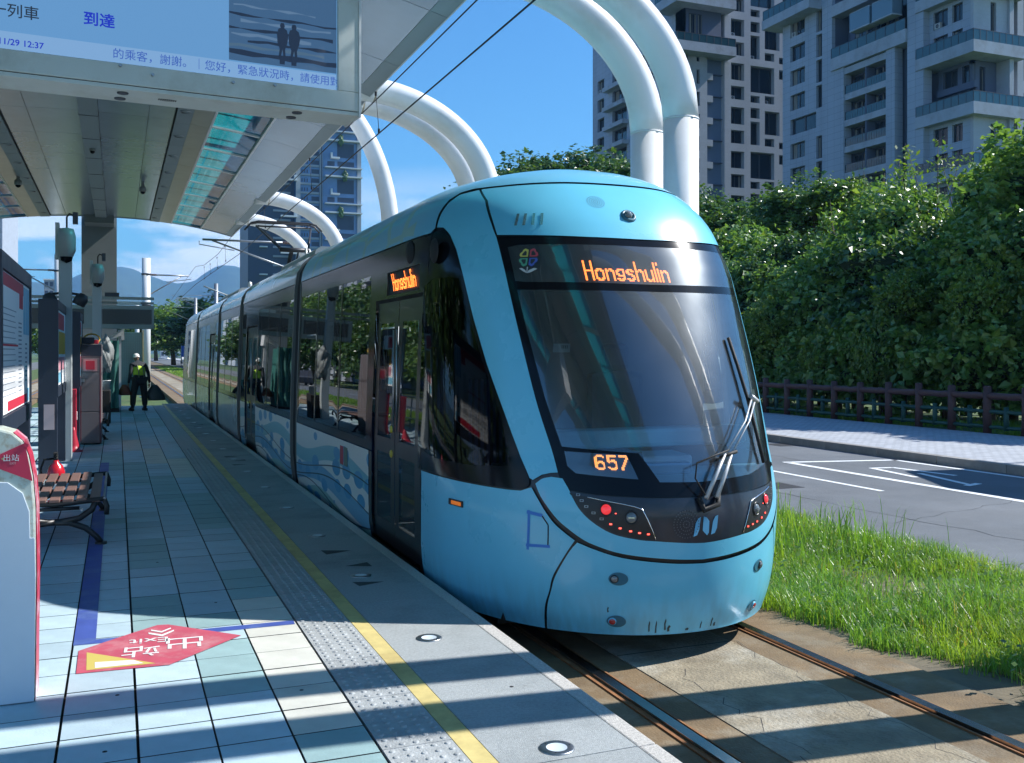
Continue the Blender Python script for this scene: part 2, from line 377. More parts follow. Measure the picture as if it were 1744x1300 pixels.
# platform lights let into the edge
pl = B(); pl.lathe([(0.0,0.0015),(0.043,0.0015),(0.046,0.003)], n=24, mi=1); pl.lathe([(0.046,0.003),(0.072,0.004),(0.078,0.001),(0.078,-0.003)], n=24, mi=0)
for a in (0,1,2): pl.lathe([(0.0045,0.0045),(0.0,0.0046)], (0.06*math.cos(a*2.1),0.06*math.sin(a*2.1),0), 8, 2)
plm = unit('ground_light', pl, [M('brushed_steel',(0.34,0.36,0.38),0.38,1.0,var=0.1,vs_=20), M('frosted_lens',(0.62,0.70,0.76),0.35), M('dark_metal',(0.03,0.03,0.035),0.5)])
for i in range(18):
    put('ground_light', plm, plat, (1.72 if i else 1.75, 3.81+1.755*i, 0.0025), (0,0,i*0.7))
# painted arrows and the blue guide line
def decal(pts, z, name, mat, parent=plat):
    a = sum(pts[i][0]*pts[(i+1)%len(pts)][1]-pts[(i+1)%len(pts)][0]*pts[i][1] for i in range(len(pts)))
    if a < 0: pts = pts[::-1]
    return B().add([(x,y,z) for x,y in pts], [tuple(range(len(pts)))]).build(name, mat, parent)
m_darkp = M('dark_paint', (0.055,0.06,0.065), 0.7)
for k in (0, 8.2, 16.4):
    for tri in ([(1.618,8.379),(1.861,8.281),(1.631,8.19)],[(1.675,7.686),(1.876,7.768),(1.879,7.603)],[(1.612,7.134),(1.838,7.062),(1.631,6.989)]):
        decal([(x,y+k) for x,y in tri], 0.0022, 'painted_arrow', m_darkp)
m_blue = M('blue_tape', (0.055,0.095,0.36), 0.55, var=0.12, vs_=8, dirt=(0.12,0.19,0.38), ds=3)
decal([(-0.238,6.20),(-0.118,6.20),(-0.118,16.3),(-0.238,16.3)], 0.0028, 'blue_guide_line', m_blue)
decal([(-0.238,6.19),(1.03,6.165),(1.035,6.255),(-0.238,6.28)], 0.0022, 'blue_guide_line', m_blue)
m_pink = M('pink_sticker', (0.50,0.085,0.13), 0.55, var=0.1, vs_=7, dirt=(0.55,0.25,0.27), ds=5)
stk = thing('floor_sticker', 'red diamond floor sticker reading Exit with a yellow corner on the sunlit tiles', 'floor sticker', (0.2,6.0,0))
decal([(0.293,6.448),(0.689,6.036),(0.262,5.612),(-0.203,5.639),(-0.205,6.068),(0.079,6.329),(0.230,6.457)], 0.0036, 'sticker_sheet', m_pink, stk)
decal([(-0.161,6.016),(0.195,5.664),(-0.154,5.678)], 0.0046, 'yellow_corner', M('yellow_sticker',(0.58,0.47,0.12),0.55), stk)
m_wp = M('white_print', (0.74,0.75,0.74), 0.6)
decal([(-0.115,5.805),(0.082,5.768),(0.133,5.689),(-0.112,5.698)], 0.0054, 'white_hand', m_wp, stk)
for ch in ([(0.174,6.300),(0.248,6.225),(0.320,6.305),(0.320,6.275),(0.248,6.185),(0.174,6.265)],[(0.190,6.360),(0.248,6.300),(0.305,6.362),(0.305,6.335),(0.248,6.268),(0.190,6.333)]): 
    B().add([(x,y,0.0056) for x,y in ch],[(5,4,1,0),(4,3,2,1)]).build('chevron', m_wp, stk)
fx, fy = Vector((-1,0.06,0)), Vector((-0.06,-1,0))
text('exit_text', '出', 0.26, frame((0.365,6.02,0.0058), fx, fy), m_wp, stk)
text('exit_text', '站', 0.22, frame((0.125,5.935,0.0058), fx, fy), m_wp, stk)
text('exit_text', 'Exit', 0.145, frame((0.175,6.125,0.0058), fx, fy), m_wp, stk)

# wear on the road: cracks, patches, drain covers
m_crk = M('crack_dark', (0.03,0.032,0.035), 0.95)
def crack(name, x0, y0, x1, y1, seed, w=.012, z=-0.3175):
    rr = random.Random(seed); n = 26; pts = []
    for k in range(n+1):
        t_ = k/n; pts.append((x0+(x1-x0)*t_+rr.uniform(-.06,.06), y0+(y1-y0)*t_+rr.uniform(-.06,.06)))
    q = B(); vs = []
    d = Vector((x1-x0,y1-y0)).normalized(); nn_ = Vector((-d.y,d.x))
    for p in pts: h = w*rr.uniform(.4,1)/2; vs += [(p[0]-nn_.x*h,p[1]-nn_.y*h,z),(p[0]+nn_.x*h,p[1]+nn_.y*h,z)]
    q.add(vs, [(2*k,2*k+2,2*k+3,2*k+1) for k in range(n)]); return struct(q, name, m_crk)
crack('road_crack', 9.2, 4.5, 8.7, 13.5, 1, .016); crack('road_crack', 8.4, 9.0, 13.2, 10.2, 2, .010); crack('road_crack', 11.9, 14.9, 12.3, 24, 3, .02)
crack('slab_crack', 3.15, 3.2, 3.35, 5.4, 5, .006, -.3352); crack('slab_crack', 3.9, 2.9, 4.02, 5.9, 6, .005, -.3352)
pt = B(); pt.add([(8.3,15.5,-.3172),(9.9,15.6,-.3172),(9.85,19.8,-.3172),(8.25,19.6,-.3172)],[(0,1,2,3)]); struct(pt, 'asphalt_patch', M('asphalt_patch',(0.085,0.095,0.105),0.92,var=.15,bump=.8,bs=120))
for x,y in ((9.3,12.2),(13.5,17.6)):
    q = B(); q.box(x-.25,x+.25,y-.3,y+.3,-.325,-.3145,0)
    for k in range(7): q.box(x-.2,x+.2,y-.25+k*.075,y-.215+k*.075,-.3145,-.3125,1)
    tag(q.build('drain_cover', [M('cast_cover',(0.07,0.07,0.075),.6,.4), m_crk], org=(x,y,-.32)), 'iron drain cover in the asphalt %s' % ('near the broken lane line' if x < 10 else 'by the far kerb'), 'drain cover')
# small marks on the platform: chewing gum, a fallen leaf
for i,(x,y) in enumerate(((0.0,5.22),(0.86,4.95),(0.62,6.9),(1.86,4.6),(0.3,8.4),(-.05,4.5))):
    q = B(); q.lathe([(.011,.0006),(.009,.002),(.0005,.0025)], (x,y,0), 9); q.build('gum_spot', m_crk, plat)
# ------------------------------------------------------------------ the tram
ZK = np.array([-.16,0,.3,.6,.9,1.2,1.6,2.0,2.3,2.5,2.7,2.9,3.05,3.15,3.22,3.2519])
YV = np.array([5.563,5.512,5.461,5.436,5.501,5.624,5.813,6.021,6.180,6.286,6.415,6.60,6.781,7.005,7.338,7.75])
ZS, ZT, NS, KS, KP = 2.6045, 3.2519, 2.6291, 0.03, 0.62
VT = ZS+KP*PI/2
def pch(z, x, y):
    h = np.diff(x); d = np.diff(y)/h; m = np.zeros(len(x)); m[0] = d[0]; m[-1] = d[-1]
    for k in range(1, len(x)-1): m[k] = 0 if d[k-1]*d[k] <= 0 else 2*d[k-1]*d[k]/(d[k-1]+d[k])
    i = np.clip(np.searchsorted(x, z)-1, 0, len(x)-2); t = np.clip((z-x[i])/h[i], 0, 1)
    return (2*t**3-3*t**2+1)*y[i]+(t**3-2*t*t+t)*h[i]*m[i]+(-2*t**3+3*t*t)*y[i+1]+(t**3-t*t)*h[i]*m[i+1]
def v2zW(v):
    v = np.asarray(v, float); ph = np.clip((v-ZS)/KP, 0, PI/2)
    z = np.where(v > ZS, ZS+(ZT-ZS)*np.abs(np.sin(ph))**(2/NS), v)
    W = 1.325-.05*np.clip((.2-z)/.36,0,1)**2-.0568*np.clip((z-1)/1.45,0,2)
    return z, W*np.abs(np.cos(ph))**(2/NS)
def z2v(z):
    if z <= ZS: return z
    return ZS+KP*math.asin(min(1, ((z-ZS)/(ZT-ZS)))**(NS/2))
def nf(Z): return np.interp(Z, [1,2.3,3.2], [2.052,2.514,2.5629])
def Lf(Z): return np.interp(Z, [1,2.3,3.2], [1.721,1.4987,1.7982])
def mapF(w, v):
    """front car: w along the plan outline from the centre line, v up the section"""
    w = np.asarray(w, float); z, W = v2zW(v); u = w/KS; a = np.radians(np.clip(np.abs(u), 0, 90)); n = nf(z)
    X = XC+np.sign(u)*W*np.sin(a)**(2/n)
    Y = pch(z, ZK, YV)+Lf(z)*(1-np.clip(np.cos(a),0,1)**(2/n))+np.clip(np.abs(w)-90*KS, 0, None)
    return np.stack([X, Y, z], -1)
YR = 39.6+5.436
def mapR(w, v):
    P = mapF(w, v); P[..., 1] = YR-P[..., 1]; return P
def mapS(sg):
    def f(w, v):
        z, W = v2zW(v); return np.stack([XC+sg*W, np.asarray(w, float)+0*z, z], -1)
    return f
def wY(Y, z):
    yn = float(pch(np.array(z), ZK, YV)); L = float(Lf(z)); n = float(nf(z))
    if Y >= yn+L: return -(90*KS+Y-yn-L)
    q = max(0, 1-(Y-yn)/L); return -KS*math.degrees(math.acos(q**(n/2)))
def nrm(mp_, w, v, flip=1):
    e = 2e-3; w = np.asarray(w, float); v = np.asarray(v, float)
    # keep clear of the tip where the plan parametrisation is singular
    dw = mp_(w+e, v)-mp_(w-e, v); v1 = np.minimum(v+e, VT-1e-3); v0 = np.minimum(v-e, VT-3e-3); dv = mp_(w, v1)-mp_(w, v0)
    n = np.cross(dw, dv); n /= (np.linalg.norm(n, axis=-1, keepdims=True)+1e-12)
    return n*flip
def dens(poly, step, close=True):
    out = []; n = len(poly)
    for i in range(n if close else n-1):
        a, b = poly[i], poly[(i+1) % n]; L = math.hypot(b[0]-a[0], b[1]-a[1]); k = max(1, int(math.ceil(L/step)))
        for q in range(k): out.append((a[0]+(b[0]-a[0])*q/k, a[1]+(b[1]-a[1])*q/k))
    if not close: out.append(poly[-1])
    return out
def inside(P, poly):
    x, y = P[:,0], P[:,1]; r = np.zeros(len(P), bool); n = len(poly)
    for i in range(n):
        x0, y0 = poly[i]; x1, y1 = poly[(i+1) % n]
        if y0 == y1: continue
        c = ((y0 > y) != (y1 > y)) & (x < (x1-x0)*(y-y0)/(y1-y0)+x0); r ^= c
    return r
def smooth_poly(p, it=1):
    for _ in range(it):
        q = []
        for i in range(len(p)):
            a, b = p[i], p[(i+1) % len(p)]; q += [(a[0]*.75+b[0]*.25, a[1]*.75+b[1]*.25), (a[0]*.25+b[0]*.75, a[1]*.25+b[1]*.75)]
        p = q
    return p
FLIP = {}
def patch(name, outer, mat, parent, mp_=mapF, off=0.0, holes=(), step=0.07, thick=0.0, bstep=None):
    outer = dens(outer, bstep or step*0.6); hs = [dens(h, bstep or step*0.6) for h in holes]
    xs = [p[0] for p in outer]; ys = [p[1] for p in outer]
    gx_, gy_ = np.meshgrid(np.arange(min(xs)+step*.5, max(xs), step), np.arange(min(ys)+step*.5, max(ys), step))
    gp_ = np.stack([gx_.ravel(), gy_.ravel()], -1); k = inside(gp_, outer)
    for h in hs: k &= ~inside(gp_, h)
    gp_ = gp_[k]
    allb = np.array(outer+[p for h in hs for p in h])
    if len(gp_):
        keep = np.ones(len(gp_), bool)
        for i in range(0, len(gp_), 500):
            d = ((gp_[i:i+500,None,:]-allb[None])**2).sum(-1).min(1); keep[i:i+500] = d > (step*.33)**2
        gp_ = gp_[keep]
    pts = [Vector(p) for p in outer]; ed = [(i,(i+1) % len(outer)) for i in range(len(outer))]
    for h in hs:
        b = len(pts); pts += [Vector(p) for p in h]; ed += [(b+i, b+(i+1) % len(h)) for i in range(len(h))]
    pts += [Vector((float(a), float(b))) for a, b in gp_]
    vo, eo, fo, *_ = delaunay_2d_cdt(pts, ed, [], 0, 1e-7)
    V = np.array([tuple(p) for p in vo]); F = np.array([f for f in fo if len(f) == 3])
    cen = V[F].mean(1); k = inside(cen, outer)
    for h in hs: k &= ~inside(cen, h)
    F = F[k]
    P = mp_(V[:,0], V[:,1]); 
    ctr = np.array([XC, 22.0, 1.0])
    N = nrm(mp_, V[:,0], V[:,1])
    bad = ~np.isfinite(N).all(1) | (np.linalg.norm(N, axis=1) < .5)
    N[bad] = (0,0,1)
    # orientation: outwards
    out_ = P-ctr; out_[:,1] *= 0.02; sgn = np.sign((N*out_).sum(1)); s_ = 1 if sgn.sum() > 0 else -1; N = N*s_
    P = P+N*off
    fn = np.cross(P[F[:,1]]-P[F[:,0]], P[F[:,2]]-P[F[:,0]]); al = (fn*N[F].mean(1)).sum(1) < 0
    F[al] = F[al][:, ::-1]
    L = np.array(parent.location) if parent else np.zeros(3)
    if parent and parent.parent: L = L+np.array(parent.parent.location)
    me = bpy.data.meshes.new(name); me.from_pydata((P-L).tolist(), [], F.tolist())
    me.materials.append(mat); me.polygons.foreach_set('use_smooth', [True]*len(F)); me.update()
    if len(me.vertices) == len(N): me.normals_split_custom_set_from_vertices(N.tolist())
    o = bpy.data.objects.new(name, me); C.objects.link(o); o.parent = parent
    if thick:
        md = o.modifiers.new('thick', 'SOLIDIFY'); md.thickness = thick; md.offset = -1
    return o
def U(l): return [(u*KS, z2v(z)) for u, z in l]
def mir(l): return [(-a, b) for a, b in l][::-1]
def YZ(l, step=0.2): return [(wY(Y, z), z2v(z)) for Y, z in dens(l, step)]
def YZl(l, step=0.2): return [(wY(Y, z), z2v(z)) for Y, z in dens(l, step, False)]
tramL = (XC, 22.5, -0.32)
tram = thing('tram', 'light blue low-floor articulated tram standing at the platform', 'tram', tramL)
m_blue_p = M('tram_blue_paint', (0.15,0.56,0.765), 0.28, bump=0.10, bs=2.2, var=0.04, vs_=1.3, coat=0.3, spec=0.5)
# rust and scuff streaks are part of the lower nose
m_bump_p = M('tram_bumper_paint', (0.15,0.56,0.765), 0.30, var=0.05, vs_=2.2, coat=0.3)
m_blk = M('tram_black', (0.012,0.013,0.016), 0.3, var=0.1, vs_=6, coat=0.2)
m_mask = M('tram_black_gloss', (0.007,0.008,0.011), 0.12, spec=0.22)
m_nosep = M('nose_panel_navy', (0.016,0.022,0.038), 0.30, var=0.25, vs_=6, spec=0.5, coat=0.25)
m_rub = M('rubber', (0.012,0.012,0.013), 0.7)
g_ws = glass_mat('windscreen_glass', (0.70,0.80,0.86), 1.9, 0.02, dust=0.115); g_cab = glass_mat('cab_side_glass', (0.14,0.17,0.20), 1.3, 0.02)
g_side = glass_mat('side_glass', (0.20,0.24,0.26), 1.47, 0.012)
g_door = glass_mat('door_glass', (0.52,0.58,0.58), 1.5, 0.012)
m_dark = M('interior_dark', (0.02,0.022,0.026), 0.8)
for hm in (m_blue_p, m_bump_p):
    # road dirt thrown up along the lower edge: vertical streaks fading out above half a metre
    nt = hm.node_tree; p = nt.nodes['Principled BSDF']; prev = p.inputs['Base Color'].links[0].from_socket
    t_ = nd(nt,'ShaderNodeTexCoord'); m1 = nd(nt,'ShaderNodeMapping'); m1.inputs['Scale'].default_value = (9,9,1.1); nt.links.new(t_.outputs['Object'], m1.inputs[0])
    n1 = nd(nt,'ShaderNodeTexNoise'); n1.inputs['Scale'].default_value = 1.6; n1.inputs['Detail'].default_value = 7; nt.links.new(m1.outputs[0], n1.inputs[0])
    s1 = nd(nt,'ShaderNodeSeparateXYZ'); nt.links.new(t_.outputs['Object'], s1.inputs[0])
    r1 = nd(nt,'ShaderNodeMapRange'); r1.inputs[1].default_value = .16; r1.inputs[2].default_value = .55; r1.inputs[3].default_value = .38; r1.inputs[4].default_value = 0.0; nt.links.new(s1.outputs[2], r1.inputs[0])
    r2 = nd(nt,'ShaderNodeMapRange'); r2.inputs[1].default_value = .40; r2.inputs[2].default_value = .72; nt.links.new(n1.outputs[0], r2.inputs[0])
    mm1 = nd(nt,'ShaderNodeMath', operation='MULTIPLY'); nt.links.new(r1.outputs[0], mm1.inputs[0]); nt.links.new(r2.outputs[0], mm1.inputs[1])
    x1 = nd(nt,'ShaderNodeMix', data_type='RGBA'); x1.inputs[7].default_value = (0.10,0.16,0.16,1); nt.links.new(mm1.outputs[0], x1.inputs[0]); nt.links.new(prev, x1.inputs[6]); nt.links.new(x1.outputs[2], p.inputs['Base Color'])
def sm(l, n=5):
    out = []
    for i in range(len(l)-1):
        p0, p1, p2, p3 = l[max(0,i-1)], l[i], l[i+1], l[min(len(l)-1,i+2)]
        for k in range(n):
            t = k/n; out.append(tuple(.5*((2*b)+(-a+c)*t+(2*a-5*b+4*c-d)*t*t+(-a+3*b-3*c+d)*t**3) for a,b,c,d in zip(p0,p1,p2,p3)))
    return out+[l[-1]]
# -- key outlines in (degrees round the nose, height)
LS_low = [(-47.6,.795),(-46.3,.735),(-44.3,.652),(-41.9,.578),(-39.1,.523),(-35.9,.470)]
bs_left = [(-38.0,.385),(-41.3,.226),(-42.2,.114),(-43.4,-.006),(-43.4,-.16)]
side_low = YZl([(7.455,-.16),(7.455,.765)])+U([(-80,.772),(-68.8,.770),(-55.7,.765),(-51,.767),(-48.9,.785)]+sm(LS_low)+sm([(-35.9,.470)]+bs_left)[1:])
bump = U(sm([(-35.2,.458),(-37.4,.385),(-40.6,.226),(-41.7,.114),(-42.7,-.006),(-42.7,-.16)]))
bump_top = U(sm([(0,.318),(-9.9,.331),(-23,.369),(-31.2,.423)]))
bumper = mir(bump_top[1:])[::-1]; 
bumper = bump_top+bump+[(-a,b) for a,b in bump][::-1]+[(-a,b) for a,b in bump_top][::-1][:-1]
bi = U(sm([(0,.455),(-4.9,.461),(-14,.480),(-18.5,.489),(-25.6,.524),(-31.1,.595),(-34.9,.685),(-37.1,.805),(-38.4,.868)]))
bo = U(sm([(-41.5,.874),(-44.1,.858),(-46.3,.822)])+sm([(-46.3,.822),(-45.2,.745),(-43.1,.668),(-40.7,.600),(-37.9,.547),(-34.7,.495),(-31.0,.452),(-23,.397),(-9.9,.360),(0,.345)])[1:])
band = bi+bo+[(-a,b) for a,b in bo][::-1][1:]+[(-a,b) for a,b in bi][::-1][:-1]
wl = U(sm([(-39.5,.905),(-40.4,1.074),(-42.5,1.383),(-44.1,1.828),(-45.2,2.255),(-45.8,2.552)]))
pill = wl+U([(-46.7,2.704),(-47.4,2.865),(-51.0,2.982),(-60.2,2.966),(-64.6,2.910),(-69.3,2.797),(-72.3,2.695),(-68.8,2.684),(-66.1,2.61),(-64.7,2.49),(-64,2.308),(-61.3,1.975),(-57.7,1.62),(-53.5,1.296),(-49.7,.985),(-47.8,.856),(-46.9,.846),(-44.1,.884),(-41.5,.900)])
dl = U([(-45.2,2.570),(-45.6,2.704),(-46.2,2.865),(-50.0,2.984),(-41.3,2.983),(-30,2.986),(-16,2.991),(0,2.992)])
dbt = U([(0,2.536),(-14,2.541),(-33.7,2.557)])
dome = dbt+dl+[(-a,b) for a,b in dl][::-1][1:]+[(-a,b) for a,b in dbt][::-1][:-1]
roof_l = YZl([(13.28,2.66),(7.5,2.66)])+U([(-73.4,2.695),(-70.3,2.812),(-65.3,2.934),(-60.3,2.992),(-54,3.007),(-50.5,3.004),(-41.3,3.001),(-30,3.004),(-16,3.009),(0,3.010)])
e1 = YZl([(13.28,3.24),(13.28,3.1),(13.28,2.8)])
roofp = roof_l+[(0,VT-1e-4),(wY(13.28,3.2519),VT-1e-4)]+e1
roofpR = mir(roofp)
ws = U([(0,.758),(-15,.762),(-30,.775),(-38.6,.80),(-39.0,.86)])+wl+U([(-33.7,2.547),(-14,2.532),(0,2.527)])
ws_full = ws+[(-a,b) for a,b in ws][::-1][1:-1]
npn = U([(0,.752),(-15,.756),(-30,.769),(-38.2,.792)])+bi[::-1][2:]
nose_panel = npn+[(-a,b) for a,b in npn][::-1][1:-1]
cl_ = U([(0,.850),(-16,.862),(-14,1.03),(-36.6,1.060),(-39.4,1.40),(-41.2,1.83),(-42.0,2.165),(0,2.150)])
clear = U([(0,.850),(-12,.856),(-16.5,1.04),(-37.3,1.075),(-39.6,1.40),(-41.2,1.83),(-42.0,2.150),(-20,2.140),(0,2.136)])
clear_r = U([(0,.850),(-20,.868),(-35.5,.93),(-37.6,1.09),(-39.6,1.40),(-41.2,1.83),(-42.0,2.150),(-20,2.140),(0,2.136)])
clearG = clear+[(-a,b) for a,b in clear_r][::-1][1:-1]
dispG = U([(0,2.190),(-38,2.205),(-42,2.215),(-42.3,2.47),(-38,2.485),(0,2.478)]); dispG = dispG+[(-a,b) for a,b in dispG][::-1][1:-1]
numG = U([(-17.8,.875),(-34.5,.905),(-36.6,.95),(-36.8,1.045),(-20,1.03)])
sidewin = YZl([(7.46,.775),(7.46,2.65)])+U([(-72.5,2.672),(-68.9,2.668),(-66.4,2.59),(-65,2.48),(-64.3,2.308),(-61.6,1.975),(-58,1.62),(-53.8,1.296),(-49.9,.985),(-48.0,.85),(-48.2,.815),(-49.2,.792),(-51,.777),(-55.7,.776),(-68.8,.780),(-80,.783)])
cabG = smooth_poly(YZl([(7.55,.90),(7.55,2.28)])+U([(-66.5,2.28),(-65.6,2.2),(-62.5,1.9),(-59,1.60),(-55.2,1.29),(-53.0,1.0),(-54.5,.90)]), 1)
def both(name, poly, mat, parent, **k):
    a = patch(name, poly, mat, parent, **k); h = k.pop('holes', ())
    b = patch(name, mir(poly), mat, parent, holes=[mir(q) for q in h], **k); return a, b
# inner black shell seen in the seams
shell_h = [clearG, dispG, numG, cabG, mir(cabG)]
sh = YZl([(7.60,-.15),(7.60,2.9)])+U([(-40,3.06),(0,3.06)]); sh = sh+[(-a,b) for a,b in sh][::-1][1:-1]
patch('body_shell', sh, m_blk, tram, off=-0.014, holes=shell_h, step=0.09)
fl = both('lower_side_panel', side_low, m_blue_p, tram)
bp = patch('bumper', bumper, m_bump_p, tram, step=0.06)
patch('nose_band', band, m_blue_p, tram, step=0.05)
both('windscreen_pillar', pill, m_blue_p, tram, step=0.06)
patch('front_dome', dome, m_blue_p, tram, step=0.06)
m_roofp = M('tram_roof_livery', (0.12,0.54,0.72), 0.30, coat=0.25)
both('roof_cover', roofp, m_roofp, tram, step=0.09)
patch('nose_panel', nose_panel, m_nosep, tram, step=0.05, off=-0.002)
patch('windscreen_frame', ws_full, m_mask, tram, holes=[clearG, dispG, numG], step=0.06, off=-0.001)
patch('windscreen', clearG, g_ws, tram, step=0.06, off=-0.001)
patch('destination_glass', dispG, g_ws, tram, step=0.06, off=-0.001)
patch('number_glass', numG, g_ws, tram, step=0.06, off=-0.001)
both('cab_window_frame', sidewin, m_mask, tram, holes=[cabG], step=0.07, off=-0.002)
both('cab_window', cabG, g_cab, tram, step=0.07, off=-0.002)
# boards behind the glass
dsp = patch('destination_display', U([(-43,2.17),(-43,2.50)])+U([(0,2.50),(43,2.50),(43,2.17),(0,2.17)]), M('display_board',(0.022,0.03,0.036),0.6), tram, step=0.08, off=-0.05)
patch('number_display', U([(-15,.85),(-38,.88),(-38,1.07),(-15,1.06)]), MATS['display_board'], tram, step=0.06, off=-0.045)
m_led = emit_mat('orange_led', (1.0,0.19,0.03), 3.2); m_led2 = emit_mat('amber_led', (1.0,0.30,0.055), 1.9)
FONT = {'H':["10001","10001","10001","10001","10001","10001","11111","10001","10001","10001","10001","10001","10001"],
 'o':["01110","11011","10001","10001","10001","10001","11011","01110"],'n':["10110","11011","10001","10001","10001","10001","10001","10001"],
 'g':["01111","11001","10001","11001","01111","00001","11011","01110"],'s':["01110","11011","11000","01110","00011","00001","11011","01110"],
 'h':["10000","10000","10000","10000","10000","10110","11011","10001","10001","10001","10001","10001","10001"],
 'u':["10001","10001","10001","10001","10001","10001","11011","01101"],'l':["1"]*13,'i':["1","1","0","0","1","1","1","1","1","1","1","1","1"],
 '6':["0011110","0111111","1100001","1100000","1100000","1101110","1111111","1110011","1100001","1100001","1100001","0111111","0011110"],
 '5':["1111111","1111111","1100000","1100000","1101110","1111111","0100011","0000001","0000001","0000001","1100011","0111111","0011110"],
 '7':["1111111","1111111","0000011","0000011","0000110","0000110","0001100","0001100","0011000","0011000","0110000","0110000","0110000"]}
def led(s, w0, w1, z0, z1, mp_, off, mat, name, parent, gap=1, H=13):
    cw = 0; lay = []
    for c_ in s:
        gph = FONT[c_]; lay.append((cw, gph)); cw += len(gph[0])+gap
    cw -= gap; t = B(); dw = (w1-w0)/cw; dz = (z1-z0)/H
    for x0, gph in lay:
        hh = len(gph)
        for r, line in enumerate(gph):
            for q, b in enumerate(line):
                if b == '1':
                    a = w0+(x0+q-.04)*dw; a2 = w0+(x0+q+1.04)*dw; zb = z0+(hh-1-r+.08)*dz; zt = z0+(hh-1-r+.92)*dz
                    W_ = np.array([a,a2,a2,a]); V_ = np.array([zb,zb,zt,zt]); P = mp_(W_, V_)+nrm(mp_, W_, V_)*off
                    t.add(P.tolist(), [(0,1,2,3)])
    return t.build(name, mat, parent)
def mapX(x, v):
    # the same surface by sideways position, so the dot grid stays even across the centre line
    x = np.asarray(x, float); z, W = v2zW(v); q = np.clip(np.abs(x-XC)/W, 0, .999)
    return mapF(np.sign(x-XC)*np.degrees(np.arcsin(q**(nf(z)/2)))*KS, v)
led('Hongshulin', 3.085, 3.765, 2.235, 2.385, mapX, -0.044, m_led, 'lit_destination', tram)
led('657', 2.905, 3.105, .938, 1.035, mapX, -0.038, m_led2, 'lit_number', tram, gap=2)
# flower emblem on the destination band
def onsurf(u, z, off=0.0, mp_=mapF):
    w = np.array([u*KS]); v = np.array([z2v(z)]); P = mp_(w, v)[0]; N = nrm(mp_, w, v)[0]
    Pt = mp_(w+1e-3, v)[0]-P; t = Vector(Pt).normalized(); n = Vector(N)
    if n.dot(Vector((P[0]-XC, -1.0 if mp_ is mapF else 0, 0.0))) < 0: n = -n
    up = n.cross(t)
    if up.z < 0: up = -up; 
    x = up.cross(n); m = Matrix((x, up, n)).transposed().to_4x4(); m.translation = Vector(P)+n*off; return m
def flat(pts, Mx, h=0.0):
    return [tuple(Mx@Vector((x,y,h))) for x,y in pts]
em = onsurf(-35.3, 2.385, 0.002)
emb = B(); embm = [M('emblem_yellow',(0.62,0.55,0.12),0.5),M('emblem_red',(0.55,0.08,0.10),0.5),M('emblem_green',(0.10,0.38,0.25),0.5),M('emblem_blue',(0.08,0.14,0.50),0.5),M('emblem_white',(0.6,0.62,0.62),0.5)]
for q, (sx, sy) in enumerate(((-1,1),(1,1),(-1,-1),(1,-1))):
    ptl = [(0.006,0.006),(0.006,0.062),(0.030,0.074),(0.048,0.062),(0.050,0.048),(0.066,0.036),(0.070,0.018),(0.060,0.006)]
    inn = [(0.018,0.016),(0.018,0.046),(0.030,0.056),(0.038,0.046),(0.048,0.032),(0.052,0.020),(0.044,0.015)]
    pp = [(x*sx, y*sy) for x,y in ptl]; ii = [(x*sx, y*sy) for x,y in inn]
    if sx*sy < 0: pp.reverse(); ii.reverse()
    emb.add(flat(pp, em), [tuple(range(8))], q); emb.add(flat(ii, em, 0.001), [tuple(range(7))], 5)
emb.add(flat([(-0.004,-0.078),(0.004,-0.078),(0.003,-0.125),(-0.003,-0.125)], em), [(3,2,1,0)], 4)
emb.add(flat([(0,-0.128),(-0.03,-0.112),(-0.062,-0.088),(-0.04,-0.086),(-0.012,-0.105)], em), [(4,3,2,1,0)], 4)
emb.add(flat([(0,-0.128),(0.03,-0.122),(0.075,-0.095),(0.05,-0.088),(0.012,-0.105)], em), [(0,1,2,3,4)], 4)
emb.build('flower_emblem', embm+[M('emblem_dark',(0.03,0.035,0.04),0.5)], tram)
# three leaf strokes on the nose
lg = onsurf(0.15, .568, 0.0015); m_lg = M('logo_blue', (0.13,0.42,0.66), 0.4)
for dx, p_ in ((-0.066,[(-.026,-.066),(.002,-.058),(.018,-.02),(.028,.060),(.010,.052),(-.010,.022)]),(0,[(.012,-.064),(.026,-.045),(.028,.030),(.006,.056),(-.016,.062),(-.022,-.030)]),(0.066,[(-.024,-.060),(.006,-.052),(.022,-.018),(.030,.066),(.008,.058),(-.010,.024)])):
    B().add(flat([(x+dx,y) for x,y in p_], lg), [tuple(range(6))]).build('logo_stroke', m_lg, tram)
